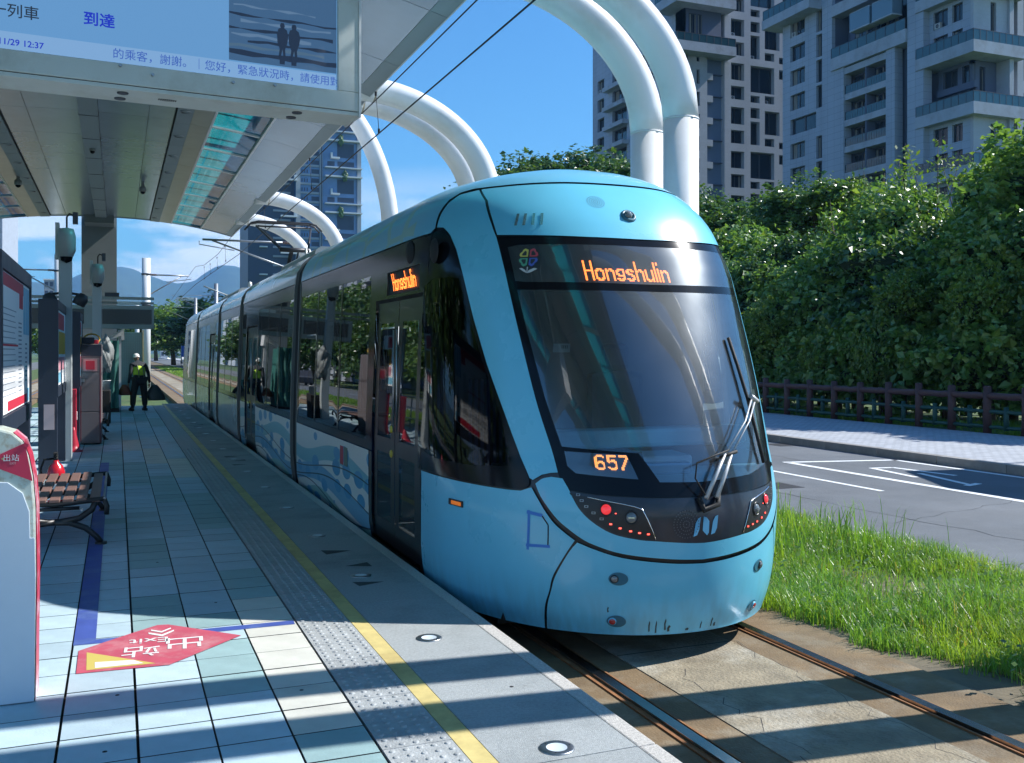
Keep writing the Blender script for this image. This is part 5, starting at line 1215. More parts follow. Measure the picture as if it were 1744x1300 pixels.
# ------------------------------------------------------------------ exit gate (fare reader)
gt = thing('exit_gate', 'white and pale blue exit gate pillar with a red triangle label, at the left edge', 'ticket gate', (-.62,5.38,0))
gx0, gx1, gy0, gy1 = -.86, -.374, 5.27, 5.50
prof = [(gx0,0),(gx1,0),(-.3667,.62),(-.370,.95),(-.3815,1.10),(-.400,1.20),(-.425,1.272),(-.47,1.315),(-.53,1.335),(gx0,1.345)]
m_gw = M('gate_cream', (0.52,0.58,0.52), 0.45, var=0.04, dirt=(0.36,0.30,0.20), ds=30); m_gb = M('gate_pale_blue', (0.54,0.62,0.70), 0.4, var=0.03); m_gr = M('gate_red', (0.55,0.03,0.08), 0.4)
B().prism(prof, gy0+.004, gy1, 0, lambda x,y,z: (x,z,y)).build('body', m_gw, gt, bevel=0.012)
lower = [(gx0+.004,.005),(gx1-.002,.005),(-.369,.60),(-.3725,.80),(-.393,.80),(-.396,.93),(-.425,1.02),(-.49,1.075),(gx0+.004,1.095)]
B().prism(lower, gy0-.006, gy0+.004, 0, lambda x,y,z: (x,z,y)).build('front_panel', m_gb, gt, bevel=0.003)
tri = [(-.60,1.175),(-.383,1.075),(-.4165,1.262)]
B().prism(tri, gy0-.0005, gy0+.004, 0, lambda x,y,z: (x,z,y)).build('red_triangle', m_gr, gt)
gf = lambda x, z: frame((x, gy0-.0015, z), (1,0,0), (0,0,1))
text('gate_text', '出站', .036, gf(-.476,1.190), m_wp, gt); text('gate_text', 'EXIT', .014, gf(-.468,1.165), M('gate_print',(0.70,0.40,0.42),0.5), gt)
B().prism([(-.520,1.189),(-.505,1.199),(-.505,1.179)], gy0-.0012, gy0+.003, 0, lambda x,y,z: (x,z,y)).build('arrow_mark', M('arrow_gold',(0.6,0.42,0.18),0.5), gt)
side = prof[1:8]
q = B(); n_ = len(side)
for i in range(n_-1):
    (xa,za),(xb,zb) = side[i], side[i+1]; q.quad((xa+.003,gy0+.012,za),(xa+.003,gy1-.01,za),(xb+.003,gy1-.01,zb),(xb+.003,gy0+.012,zb), 0)
q.build('side_strip', M('gate_side_red',(0.50,0.035,0.075),0.35,dirt=(0.75,0.72,0.80),ds=6), gt)
q = B(); q.box(gx0,gx1-.002,gy0+.01,gy1-.01,-.001,.018); q.build('base', m_rub, gt)
q = B(); q.obox((-.412,gy0-.001,1.252),(.011,.004,.009),Matrix.Rotation(.6,3,'Y')); q.build('corner_mark', m_gr, gt)
# ------------------------------------------------------------------ camera poles
def campole(label, x, y, ztop, w, spot=True):
    t = thing('camera_pole', label, 'camera pole', (x,y,0), 'camera poles')
    B().box(x-w/2,x+w/2,y-w/2,y+w/2,0,ztop-.30).build('post', M('pole_pale_grey',(0.42,0.46,0.47),0.45,var=0.04), t, bevel=0.01)
    q = B(); q.box(x-w*.75,x-w*.45,y-w*.5,y+w*.5,ztop-.55,ztop+.02); q.box(x-w*.75,x+w*.5,y-w*.2,y+w*.3,ztop-.12,ztop-.06); q.build('bracket', MATS['pole_pale_grey'], t)
    q = B(); q.lathe([(.0005,ztop-.06),(w*.55,ztop-.08),(w*.72,ztop-.2),(w*.72,ztop-.42),(w*.5,ztop-.52)], (x+.02,y-.14,0), 22); q.build('camera_housing', MATS['camera_grey'], t)
    q = B(); q.lathe([(w*.5,ztop-.51),(w*.42,ztop-.58),(.0005,ztop-.62)], (x+.02,y-.14,0), 22); q.build('camera_dome', m_mask, t)
    q = B(); q.box(x+w*.55,x+w*.95,y-.05,y+.08,ztop+.02,ztop+.20); q.build('junction_box', MATS['clamp_dark'], t)
    q = B(); q.tube([(x+w*.1,y,ztop-.06),(x+w*.1,y,ztop+.12),(x+w*.3,y,ztop+.18),(x+w*.6,y,ztop+.15)], .014, 8); q.build('conduit', m_rub, t)
    if spot:
        for s_ in (-1,1):
            q = B(); c = (x+s_*w*1.2,y-.05,ztop-1.18); q.tube([(x+s_*w*.4,y,ztop-1.08),(x+s_*w*1.1,y,ztop-1.10)], .02, 8)
            q.lathe([(.0005,.10),(.06,.09),(.10,.02),(.10,-.08),(.085,-.10),(.0005,-.09)], c, 16, 0, Matrix.Rotation(s_*.5,3,'Y')); q.build('spotlight', MATS['dark_metal'], t)
campole('tall pale grey pole with a domed camera on top and two dark spotlights', -.76, 16.9, 3.72, .19)
campole('shorter grey pole with a domed camera in front of the grey column', -.45, 25.0, 3.85, .20, False)
# ------------------------------------------------------------------ cabinet with red trim
kb = thing('equipment_cabinet', 'tall grey equipment cabinet with red edges and a red emergency box, mid platform', 'cabinet', (-.5,20.2,0))
m_kg = M('cabinet_grey', (0.17,0.15,0.16), 0.5, var=0.06, vs_=3); m_kr = M('cabinet_red', (0.42,0.02,0.045), 0.4)
x0, x1, y0, y1 = -.66, -.27, 19.6, 20.5
B().box(x0,x1,y0,y1,.03,1.86).build('body', m_kg, kb, bevel=0.01)
for za, zb in ((.07,.60),(.62,1.33),(1.35,1.60)): B().box(x0+.04,x1-.03,y0-.012,y0,za,zb).build('door', m_kg, kb, bevel=0.004)
B().box(x0,x1,y0-.010,y0,1.64,1.85).build('dark_head', m_navy, kb)
q = B(); q.box(x0-.03,x0+.0,y0-.02,y1,.1,1.9); q.box(x0+.035,x0+.04,y0-.014,y0,.05,1.62); q.box(x1-.028,x1-.024,y0-.014,y0,.05,1.62); q.build('red_edge', m_kr, kb)
q = B(); q.box(x0+.08,x1-.08,y0-.03,y0-.012,1.36,1.58); q.build('emergency_frame', M('emergency_frame',(0.45,0.25,0.27),0.4), kb); q = B(); q.box(x0+.12,x1-.12,y0-.045,y0-.03,1.39,1.55); q.build('emergency_box', m_kr, kb)
q = B(); q.box(x0+.03,x0+.10,y0-.02,y0-.012,1.16,1.22); q.build('lock', MATS['brushed_steel'], kb)
rb = thing('red_fire_box', 'narrow red fire equipment box standing left of the grey cabinet', 'fire box', (-.72,18.8,0))
q = B(); q.box(-.80,-.67,18.7,18.95,.25,1.06); q.build('box', m_kr, rb, bevel=0.008); q = B(); q.box(-.672,-.655,18.74,18.83,.52,.66); q.build('label_plate', m_sheet, rb)
rc = thing('traffic_cone', 'dark red traffic cone at the foot of the red fire box', 'traffic cone', (-.70,18.35,0))
q = B(); q.lathe([(.15,0),(.15,.02),(.10,.03),(.085,.12),(.035,.36),(.02,.42),(.0005,.425)], (-.70,18.35,0), 20); q.build('cone', m_kr, rc)
# things stored on and behind the cabinet
m_cord = M('yellow_cord', (0.55,0.36,0.03), 0.6)
q = B(); 
for k in range(5): q.tube([(-.45+.14*math.cos(a/6*PI),20.0+k*.02,1.955+.10*math.sin(a/6*PI)) for a in range(13)], .016, 6)
tag(q.build('cord_coil', m_cord, org=(-.45,20.05,1.86)), 'coil of yellow cord lying on top of the grey cabinet', 'cord')
q = B(); q.box(-.60,-.40,19.7,19.95,1.865,1.985,0); q.box(-.40,-.33,19.7,19.9,1.865,1.94,1); tag(q.build('small_box', [m_navy, m_redp], org=(-.5,19.8,1.865), bevel=0.01), 'small dark box with a red end on top of the grey cabinet', 'box')
def blob(name, c, r, mat, label, cat, seed=1, amp=.18):
    bm = bmesh.new(); bmesh.ops.create_icosphere(bm, subdivisions=4, radius=1.0); rr = random.Random(seed); ph = [rr.uniform(0,6) for _ in range(9)]
    for v in bm.verts:
        p = v.co; f = 1+amp*(math.sin(p.x*4+ph[0])*math.sin(p.z*5+ph[1])+.6*math.sin(p.y*7+p.z*6+ph[2])+.35*math.sin(p.x*13+p.z*11+ph[3]))
        v.co = Vector((p.x*r[0]*f, p.y*r[1]*f, p.z*r[2]*f))
    me = bpy.data.meshes.new(name); bm.to_mesh(me); bm.free(); me.materials.append(mat)
    for p in me.polygons: p.use_smooth = True
    o = bpy.data.objects.new(name, me); o.location = c; C.objects.link(o); return tag(o, label, cat)
m_bag = M('grey_sacking', (0.22,0.24,0.24), 0.7, var=0.35, vs_=7, bump=0.8, bs=14)
blob('bundled_sheet', (-.25,24.5,1.62), (.16,.25,.40), m_bag, 'rolled grey sheeting bundle beside the top of the grey cabinet', 'bundle', 3)
m_grn = M('green_tarp', (0.02,0.115,0.10), 0.65, var=0.3, vs_=4, bump=0.6, bs=10)
sb = thing('storage_rack', 'rack covered with a dark green tarpaulin at the far end of the platform', 'rack', (-.2,31.0,0))
q = B(); nn = 18
vs = []; fs = []
for i in range(nn+1):
    for jz in range(10):
        a = i/nn; x = -.52+.56*a; z = 2.05-jz*.215; y = 30.2+.05*math.sin(a*19+jz*.6)+.05*math.sin(jz*1.3); vs.append((x,y,z))
for i in range(nn):
    for jz in range(9): fs.append((i*10+jz,i*10+jz+1,(i+1)*10+jz+1,(i+1)*10+jz))
q.add(vs, fs, 0, True); q.build('tarpaulin', m_grn, sb); B().box(-.5,.02,30.3,31.2,.02,2.0).build('rack_body', m_grn, sb); B().box(-.56,.05,30.15,31.3,.0,.10).build('base', m_rub, sb)
gs = thing('glass_shelter', 'teal wire glass screen with a white post and sloping cap at the platform end', 'shelter', (.35,33.0,0))
q = B(); q.box(.10,.76,33.2,33.22,.35,2.35); q.build('glass_panel', M('wire_glass',(0.17,0.36,0.38),0.15,spec=0.6), gs)
q = B()
for k in range(13): q.box(.10+k*.054,.106+k*.054,33.19,33.2,.35,2.35)
for k in range(37): q.box(.10,.76,33.19,33.2,.38+k*.054,.384+k*.054)
q.build('wire_mesh', M('wire_grey',(0.09,0.2,0.22),0.4), gs)
B().box(.02,.11,32.6,32.7,0,2.4).build('post', m_white, gs); B().box(.745,.77,33.15,33.25,0,2.42).build('post', m_yel, gs)
q = B(); q.prism([(-.35,2.12),(.18,2.45),(.20,2.10),(.12,2.08),(.10,2.22),(-.35,2.06)], 32.2, 32.9, 0, lambda x,y,z: (x,z,y)); q.build('cap', m_white, gs)
q = B(); q.box(.62,.80,32.2,32.22,.95,1.42); o = q.build('notice_plate', m_sheet); tag(o, 'small white notice with a round sign on the white pole behind the person', 'notice')
q = B(); q.lathe([(.045,0),(.06,.0),(.06,.004),(.045,.004)], (.71,32.19,1.30), 18, 0, Matrix.Rotation(PI/2,3,'X')); q.build('round_mark', m_ink, o, org=(0,0,0))
q = B(); q.lathe([(.0005,.0),(.09,0),(.11,.22),(.115,.22),(.115,.23),(.10,.23)], (-.26,25.6,.80), 18); tag(q.build('white_bucket', m_sheet, org=(-.26,25.6,.8)), 'small white bucket on the bench end beyond the grey cabinet', 'bucket')
q = B(); q.box(-.45,-.15,25.3,25.9,.0,.80); tag(q.build('dark_crate', m_rub, org=(-.3,25.6,0), bevel=0.02), 'dark crate under the white bucket beyond the cabinet', 'crate')
# ------------------------------------------------------------------ timber-look fence along the pavement
m_fb = M('fence_brown', (0.085,0.042,0.040), 0.65, var=0.25, vs_=9, bump=0.5, bs=22, rnd=0.15)
m_fg = M('fence_green', (0.018,0.075,0.062), 0.6, var=0.2, vs_=9, bump=0.4, bs=22, rnd=0.1)
fn = thing('roadside_fence', 'brown log-style fence with green lower rails along the pavement', 'fence', (18.85,24,-.17))
pq = B(); pq.tube([(0,0,-.02),(0,0,.5),(0,0,1.05)], [.098,.092,.09], 12); pq.tube([(0,0,1.05),(0,0,1.075)], [.09,.07], 12); pm_ = unit('post', pq, m_fb)
sq = B(); sq.tube([(0,0,.08),(0,0,.62)], [.06,.056], 10); sm2 = unit('short_post', sq, m_fg)
def logrun(y0, y1, z, r, seed, n=7):
    rr = random.Random(seed); q = B(); q.tube([(0,y0+(y1-y0)*k/n, z+rr.uniform(-.008,.008)) for k in range(n+1)], [r*rr.uniform(.88,1.1) for _ in range(n+1)], 10); return q
rails = [(unit('top_rail', logrun(0,1.05,.86,.082,i), m_fb), unit('lower_rail', logrun(0,1.05,.50,.046,i+9), m_fg), unit('lower_rail', logrun(0,1.05,.14,.046,i+19), m_fg)) for i in range(3)]
yy = 12.75; i = 0
while yy < 50:
    put('post', pm_, fn, (0,yy-24,0), (0,0,i*1.3), (1,1,random.uniform(.98,1.03)))
    put('short_post', sm2, fn, (random.uniform(-.01,.03),yy+.525-24,0), (0,0,i*.7))
    for k in range(3): put(['top_rail','lower_rail','lower_rail'][k], rails[i%3][k], fn, (0,yy-24,0))
    yy += 1.05; i += 1
# ------------------------------------------------------------------ foliage
def leafmat(name, col, col2, tr=0.35):
    m = bpy.data.materials.new(name); m.use_nodes = True; nt = m.node_tree; nt.nodes.clear()
    o = nd(nt,'ShaderNodeOutputMaterial'); p = nd(nt,'ShaderNodeBsdfPrincipled'); p.inputs['Roughness'].default_value = 0.36; p.inputs['Specular IOR Level'].default_value = 0.7
    tl_ = nd(nt,'ShaderNodeBsdfTranslucent'); x = nd(nt,'ShaderNodeMixShader'); x.inputs[0].default_value = tr
    g = nd(nt,'ShaderNodeNewGeometry'); mix = nd(nt,'ShaderNodeMix', data_type='RGBA'); mix.inputs[6].default_value = (*col,1); mix.inputs[7].default_value = (*col2,1)
    oi = nd(nt,'ShaderNodeObjectInfo'); ad = nd(nt,'ShaderNodeMath', operation='ADD'); mm_ = nd(nt,'ShaderNodeMath', operation='MULTIPLY'); mm_.inputs[1].default_value = .5
    nt.links.new(g.outputs['Random Per Island'], ad.inputs[0]); nt.links.new(oi.outputs['Random'], ad.inputs[1]); nt.links.new(ad.outputs[0], mm_.inputs[0]); nt.links.new(mm_.outputs[0], mix.inputs[0])
    tq = nd(nt,'ShaderNodeTexCoord'); nq = nd(nt,'ShaderNodeTexNoise'); nq.inputs['Scale'].default_value = 1.3; nq.inputs['Detail'].default_value = 3; nt.links.new(tq.outputs['Object'], nq.inputs[0])
    rq = nd(nt,'ShaderNodeMapRange'); rq.inputs[1].default_value = .5; rq.inputs[2].default_value = .68; rq.inputs[4].default_value = .6; nt.links.new(nq.outputs[0], rq.inputs[0])
    mq = nd(nt,'ShaderNodeMix', data_type='RGBA'); mq.inputs[7].default_value = (min(1,col2[0]*1.45),col2[1]*1.08,col2[2]*.7,1); nt.links.new(rq.outputs[0], mq.inputs[0]); nt.links.new(mix.outputs[2], mq.inputs[6]); mix = mq
    nt.links.new(mix.outputs[2], p.inputs['Base Color'])
    s = nd(nt,'ShaderNodeVectorMath', operation='MULTIPLY'); s.inputs[1].default_value = (1.5,1.5,.6); nt.links.new(mix.outputs[2], s.inputs[0]); nt.links.new(s.outputs[0], tl_.inputs[0])
    nt.links.new(p.outputs[0], x.inputs[1]); nt.links.new(tl_.outputs[0], x.inputs[2]); nt.links.new(x.outputs[0], o.inputs[0]); MATS[name] = m; return m
m_leaf = leafmat('leaf_mid', (0.065,0.165,0.050), (0.19,0.32,0.085)); m_leafd = leafmat('leaf_dark', (0.035,0.095,0.038), (0.095,0.19,0.055), .3)
m_leafy = leafmat('leaf_bright', (0.075,0.15,0.030), (0.16,0.27,0.05)); m_bark = M('bark', (0.11,0.085,0.06), 0.9, var=0.3, vs_=8, bump=0.8, bs=20)
m_core = M('foliage_shade_core', (0.014,0.030,0.012), 1.0)  # near-black bodies inside the clumps paint the shade deep in the foliage
def crown_mesh(name, rad, nclump, nleaf, leaf, seed, mat, core=.5, squash=.75):
    """leaves in loose sprays over many uneven clumps, with strays beyond them, filling an uneven crown"""
    r = np.random.default_rng(seed); rad = np.array(rad)
    th = r.uniform(0,2*PI,nclump); ph = np.arccos(r.uniform(-.75,1,nclump)); k = r.uniform(.35,1.08,nclump)**.55
    cc = np.stack([np.sin(ph)*np.cos(th), np.sin(ph)*np.sin(th), np.cos(ph)],-1)*k[:,None]*rad*.86
    cr_ = r.uniform(.11,.34,nclump)*rad.mean(); ax = np.stack([r.uniform(.7,1.5,nclump), r.uniform(.7,1.5,nclump), r.uniform(.55,1.0,nclump)],-1)
    w = cr_**2; w /= w.sum(); ci = r.choice(nclump, nleaf, p=w)
    d = r.normal(size=(nleaf,3)); d[:,2] += .2; d /= np.linalg.norm(d,axis=1)[:,None]
    rr_ = r.uniform(.35,1.1,nleaf)**.6; st = r.uniform(size=nleaf) < .22; rr_ = np.where(st, r.uniform(1.0,1.65,nleaf), rr_)
    P = cc[ci]+d*(cr_[ci]*rr_)[:,None]*ax[ci]
    # short sprays: groups of leaves strung along twigs that arch outwards
    ns = nleaf//60; sc = r.choice(nclump, ns); sd = cc[sc]/(np.linalg.norm(cc[sc],axis=1)[:,None]+1e-6)+r.normal(size=(ns,3))*.45+np.array([0,0,.35]); sd /= np.linalg.norm(sd,axis=1)[:,None]
    t_ = r.uniform(.0,1,(ns,12)); Ls = r.uniform(.25,.60,ns)*rad.mean()*.5
    SP = cc[sc][:,None]+sd[:,None]*(cr_[sc]*.9)[:,None,None]+sd[:,None]*(t_*Ls[:,None])[...,None]-np.array([0,0,1])*((t_**2)*Ls[:,None]*.35)[...,None]+r.normal(size=(ns,12,3))*leaf*.35
    SP = SP.reshape(-1,3); P = np.concatenate([P, SP]); d = np.concatenate([d, np.repeat(sd,12,0)]); nleaf = len(P)
    N = d*.45+r.normal(size=(nleaf,3))*.5+np.array([.15,0,.45]); N /= np.linalg.norm(N,axis=1)[:,None]
    T = np.cross(N, r.normal(size=(nleaf,3))); T /= np.linalg.norm(T,axis=1)[:,None]; Bt = np.cross(N,T)
    L = leaf*np.clip(r.lognormal(-.08,.38,nleaf),.4,2.0)[:,None]; Wd = L*.42
    a = P-T*L*.5; b = P+Bt*Wd+N*L*.10; c = P+T*L*.55-N*L*.12; e = P-Bt*Wd+N*L*.10
    V = np.stack([a,b,c,e],1).reshape(-1,3); F = np.arange(nleaf*4).reshape(-1,4)
    me = bpy.data.meshes.new(name); cv, cf = [], []
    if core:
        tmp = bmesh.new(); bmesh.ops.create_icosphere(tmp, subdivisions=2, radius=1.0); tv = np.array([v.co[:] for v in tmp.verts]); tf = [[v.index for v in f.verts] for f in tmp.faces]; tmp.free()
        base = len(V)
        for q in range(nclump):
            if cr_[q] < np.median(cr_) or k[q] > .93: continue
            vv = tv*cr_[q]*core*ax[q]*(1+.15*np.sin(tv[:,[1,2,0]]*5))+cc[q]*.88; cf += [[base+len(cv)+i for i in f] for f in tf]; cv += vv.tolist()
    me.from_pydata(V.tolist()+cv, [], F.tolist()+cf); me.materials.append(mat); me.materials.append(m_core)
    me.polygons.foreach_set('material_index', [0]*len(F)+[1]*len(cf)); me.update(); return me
def trunk_mesh(h, r, seed, nb_=5, spread=1.2):
    q = B(); rr = random.Random(seed); p = [(0,0,-.2)]; x = y = 0
    for k in range(1,6): x += rr.uniform(-.08,.08)*h*.12; y += rr.uniform(-.08,.08)*h*.12; p.append((x,y,h*k/5))
    q.tube(p, [r*(1-.55*k/5) for k in range(6)], 9)
    for k in range(nb_):
        b = Vector(p[2+k%3]); a = rr.uniform(0,2*PI); e = b+Vector((math.cos(a)*spread,math.sin(a)*spread,h*.35*rr.uniform(.7,1.2))); m_ = (b+e)/2+Vector((0,0,h*.05)); q.tube([b,m_,e], [r*.42,r*.28,r*.12], 6)
    return q
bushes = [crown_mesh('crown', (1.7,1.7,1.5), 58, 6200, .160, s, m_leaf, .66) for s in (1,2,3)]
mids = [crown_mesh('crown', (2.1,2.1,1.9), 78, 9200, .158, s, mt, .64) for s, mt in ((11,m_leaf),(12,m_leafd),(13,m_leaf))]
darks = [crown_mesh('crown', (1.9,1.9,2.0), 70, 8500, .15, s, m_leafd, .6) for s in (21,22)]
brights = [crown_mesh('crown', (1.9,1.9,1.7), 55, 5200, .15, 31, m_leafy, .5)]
tk = unit('trunk', trunk_mesh(3.0,.13,5), m_bark)
def tree(name, label, x, y, base, cz, me, sc, rot=0, group=None, cat='tree', tsc=None, mat=None):
    t = thing(name, label, cat, (x,y,base), group)
    o = put('crown', me, t, (0,0,cz-base), (0,0,rot), sc)
    put('trunk', tk, t, (0,0,0), (0,0,rot), (tsc or sc[0],tsc or sc[0],max(.3,(cz-base)/3.0)))
    return t
ORD = ['first','second','third','fourth','fifth','sixth','seventh','eighth','ninth','tenth','eleventh','twelfth','thirteenth','fourteenth','fifteenth']
GH = 'bushes in the hedge bank behind the fence'; GT = 'trees rising out of the hedge bank'
# front rank of the bank, second rank above, then single trees above those
k = 0
for i in range(15):
    y = 15.2+i*1.95; x = 21.6+random.uniform(-.4,.4)+(1.6 if y < 17.5 else 0); s_ = random.uniform(.9,1.15)
    tree('hedge_bush', '%s leafy bush from the right in the low front rank behind the fence' % ORD[i], x, y, -.2, 1.25+random.uniform(-.1,.25), bushes[i%3], (s_,s_,s_*random.uniform(.9,1.1)), random.uniform(0,6), 'front bushes of the hedge bank', 'bush', .8)
for i in range(14):
    y = 15.5+i*2.15; x = 23.3+random.uniform(-.4,.4); s_ = random.uniform(.95,1.15); top = 3.35+random.uniform(-.3,.4)
    tree('hedge_bush', '%s taller bush from the right in the middle rank of the bank' % ORD[i], x, y, -.2, top, mids[i%3], (s_,s_,s_), random.uniform(0,6), 'second rank of the hedge bank', 'bush')
for i in range(13):
    y = 17.0+i*2.4; x = 25.2+random.uniform(-.4,.4); s_ = random.uniform(.95,1.15); top = 4.6+(.7,-1.1,.2,-.5,.9,-.9,.1,-.3,.6,-1,.3,-.2,.5)[i]
    tree('hedge_tree', '%s dense tree from the right in the rear rank of the bank' % ORD[i], x, y, -.2, top, mids[(i+1)%3], (s_,s_,s_), random.uniform(0,6), 'rear rank of the hedge bank', 'tree')
# trees above the bank at the right, individually placed
for (lb, x, y, cz, me, sc) in (
    ('tall leafy tree at the right edge above the fence', 25.0, 19.6, 6.3, mids[0], (1.3,1.3,1.05)),
    ('upper leafy crown of the tree at the right edge, against the tower', 26.3, 20.4, 7.0, mids[1], (.9,.9,.8)),
    ('leafy tree left of the tall one at the right edge', 25.2, 22.0, 5.9, mids[2], (.8,.8,.8)),
    ('round dark green tree in front of the middle of the right tower', 30.0, 36.8, 8.1, darks[0], (1.35,1.35,.85)),
    ('sunlit yellow green round top beside the round dark tree', 30.6, 35.4, 8.2, brights[0], (.75,.75,.75)),
    ('dark tree in front of the white gridded tower', 31, 43.5, 8.0, darks[1], (1.5,1.5,.85)),
    ('dark tree next to the tram roof, below the gridded tower', 31, 47.5, 8.9, darks[0], (1.3,1.3,.95)),
    ('bright leaved tree touching the tram roof at the right', 30, 50.5, 8.7, brights[0], (1.0,1.0,1.0)),
    ('dark tree at the foot of the tower left of the round tree', 31, 40.0, 7.6, darks[1], (1.2,1.2,.8))):
    tree('tree', lb, x, y, -.2, cz, me, sc, x)
for (lb, x, y, cz, me, sc) in (
    ('distant dark tree above the tram roof, left of the white tubes', 30, 72, 14.2, darks[0], (2.3,2.3,1.5)),
    ('distant dark tree above the tram roof, middle of three', 30.5, 63, 13.4, darks[1], (2.0,2.0,1.35)),
    ('distant dark tree above the tram roof, right beside the white tubes', 30, 57, 11.8, darks[0], (1.9,1.9,1.3)),
    ('large dark street tree beyond the tram roof at the left', 13.5, 150, 5.4, darks[0], (4.2,4.2,2.2)),
    ('street tree beyond the rear of the tram', 15.5, 118, 4.6, darks[1], (3.2,3.2,1.9)),
    ('bright street tree just left of the tram rear', 8.6, 170, 5.2, mids[0], (3.3,3.3,2.2)),
    ('street tree beside the white pole beyond the platform', 5.0, 205, 5.0, darks[1], (3.4,3.4,2.2)),
    ('street tree farthest along the tram tracks', 9.0, 260, 6.5, darks[0], (4.2,4.2,2.8)),
    ('leafy tree seen between the two notice boards', -19.5, 62, 3.6, mids[1], (1.9,1.9,2.0)),
    ('leafy tree seen left of the near notice board post', -20.5, 75, 4.0, mids[0], (2.0,2.0,2.0)),
    ('dark tree behind the far boards at the left', -17.5, 84, 3.6, darks[1], (2.0,2.0,1.9)),
    ('small tree beyond the left road', -15.5, 108, 4.2, mids[1], (2.4,2.4,2.0)),
    ('distant tree beyond the left road, by the far sign', -13.0, 140, 4.0, darks[0], (2.6,2.6,1.9))):
    tree('tree', lb, x, y, -.4, cz, me, sc, x)
for lb, x, y, cz, sc in (('pale sunlit spray of leaves hanging over the middle of the fence', 20.3, 22.0, 1.5, (.42,.42,.75)), ('pale leafy shoots low over the fence, left of the middle spray', 20.4, 24.6, 1.2, (.35,.35,.6)), ('pale leaves near the top of the bank above the fence middle', 20.9, 21.6, 3.2, (.5,.5,.5)), ('bright leafy patch on the bank at the right above the fence', 21.0, 19.0, 3.0, (.5,.5,.6)), ('bright leafy patch low on the bank beside the tram', 20.8, 27.5, 2.6, (.5,.5,.6))):
    tree('hedge_bush', lb, x, y, -.2, cz, brights[0], sc, x*3, None, 'bush', .3)
# thin wispy plants sticking up over the bank
def wisp(x, y, z0, h, seed, label):
    rr = random.Random(seed); t = thing('wispy_plant', label, 'plant', (x,y,-.2), 'wispy plants above the hedge bank'); q = B(); lv = B()
    for s_ in range(4):
        a = rr.uniform(0,6.28); top = Vector((x+math.cos(a)*h*.35,y+math.sin(a)*h*.35,z0+h*rr.uniform(.7,1))); b = Vector((x,y,z0-1.5)); m_ = (b+top)/2+Vector((rr.uniform(-.15,.15),rr.uniform(-.15,.15),.3)); pts = [b,m_,top]
        q.tube(pts, [.03,.018,.006], 5)
        for k in range(46):
            f = rr.uniform(.35,1.0); p = (m_*(1-f)+top*f) if f > .0 else b; p = p+Vector((rr.uniform(-.32,.32),rr.uniform(-.32,.32),rr.uniform(-.16,.22)))
            n = Vector((rr.uniform(-1,1),rr.uniform(-1,1),rr.uniform(.2,1.5))).normalized(); tt = n.cross(Vector((rr.uniform(-1,1),rr.uniform(-1,1),.1))).normalized(); bb = n.cross(tt); L = rr.uniform(.06,.13)
            lv.add([p-tt*L,p+bb*L*.45,p+tt*L,p-bb*L*.45],[(0,1,2,3)])
    q.build('stem', m_bark, t); lv.build('leaves', m_leafy, t)
for i, (x, y, h, lb) in enumerate(((26.3,28.5,2.6,'tall wispy plant against the right tower, left one'),(26.2,26.9,2.9,'tall wispy plant against the right tower, middle one'),(26.0,25.4,3.0,'tall wispy plant against the right tower, right one'),(26.0,24.2,2.3,'wispy plant beside the tall tree at the right'),(26.3,30.6,1.7,'short wispy plant over the bank near the round tree'))): wisp(x, y, 6.0, h, i+3, lb)
# undergrowth light patch behind the fence: rough grass
def grass(name, n, xf, yf, z, hmin, hmax, w, seed, mats, lean=.5, dens=None):
    r = np.random.default_rng(seed); x = xf(r, n); y = yf(r, n)
    if dens is not None: k = dens(x, y, r); x, y = x[k], y[k]; n = len(x)
    a = r.uniform(0, 2*PI, n); h = r.uniform(hmin, hmax, n)*(0.65+.5*(np.sin(x*2.3+y*1.7)*np.sin(y*.9-x*1.1)+.6)*.6); ln = r.uniform(.1,1,n)*lean*h
    dx, dy = np.cos(a), np.sin(a); ww = w*r.uniform(.6,1.3,n)*.5; px, py = -dy*ww, dx*ww
    zz = np.full(n, z)
    def P(f, wf, hf): return np.stack([x+dx*ln*f+px*wf, y+dy*ln*f+py*wf, zz+h*hf], -1)
    V = np.stack([P(0,1,0),P(0,-1,0),P(.22,.9,.5),P(.22,-.9,.5),P(.6,.55,.86),P(.6,-.55,.86),P(1.05,0,.97)], 1).reshape(-1,3)
    b = np.arange(n)[:,None]*7; F4 = np.concatenate([b+np.array([0,1,3,2]), b+np.array([2,3,5,4])]); F3 = b+np.array([4,5,6])
    me = bpy.data.meshes.new(name); me.from_pydata(V.tolist(), [], F4.tolist()+F3.tolist())
    for m_ in mats: me.materials.append(m_)
    o = bpy.data.objects.new(name, me); C.objects.link(o); o['kind'] = 'stuff'; o['label'] = {'verge_grass':'long bright green grass growing between the tram track and the road','bank_grass':'short grass on the bank behind the roadside fence','left_grass':'grass beside the left tram track'}.get(name, 'low green weeds in the long grass'); return o
def grassmat(name, a, b): 
    m = leafmat(name, a, b, .42); return m
m_gr = grassmat('grass_blade', (0.085,0.20,0.030), (0.21,0.37,0.07)); m_gr2 = grassmat('grass_dry', (0.20,0.20,0.07), (0.32,0.30,0.12))
edge = lambda y: 4.92+.15*np.sin(y*1.7)+.12*np.sin(y*4.3+1)+.07*np.sin(y*9.1)
def dn(x, y, r): return (x > edge(y)+r.uniform(-.10,.12,len(x))) & ((np.sin(x*3.1+2)*np.sin(y*2.1+.6)+.4*np.sin(x*7+y*5) < .55) | (r.uniform(size=len(x)) < .22)) & ~(((x-6.35)**2/.16+(y-6.75)**2/.5 < 1) & (r.uniform(size=len(x)) < .80))
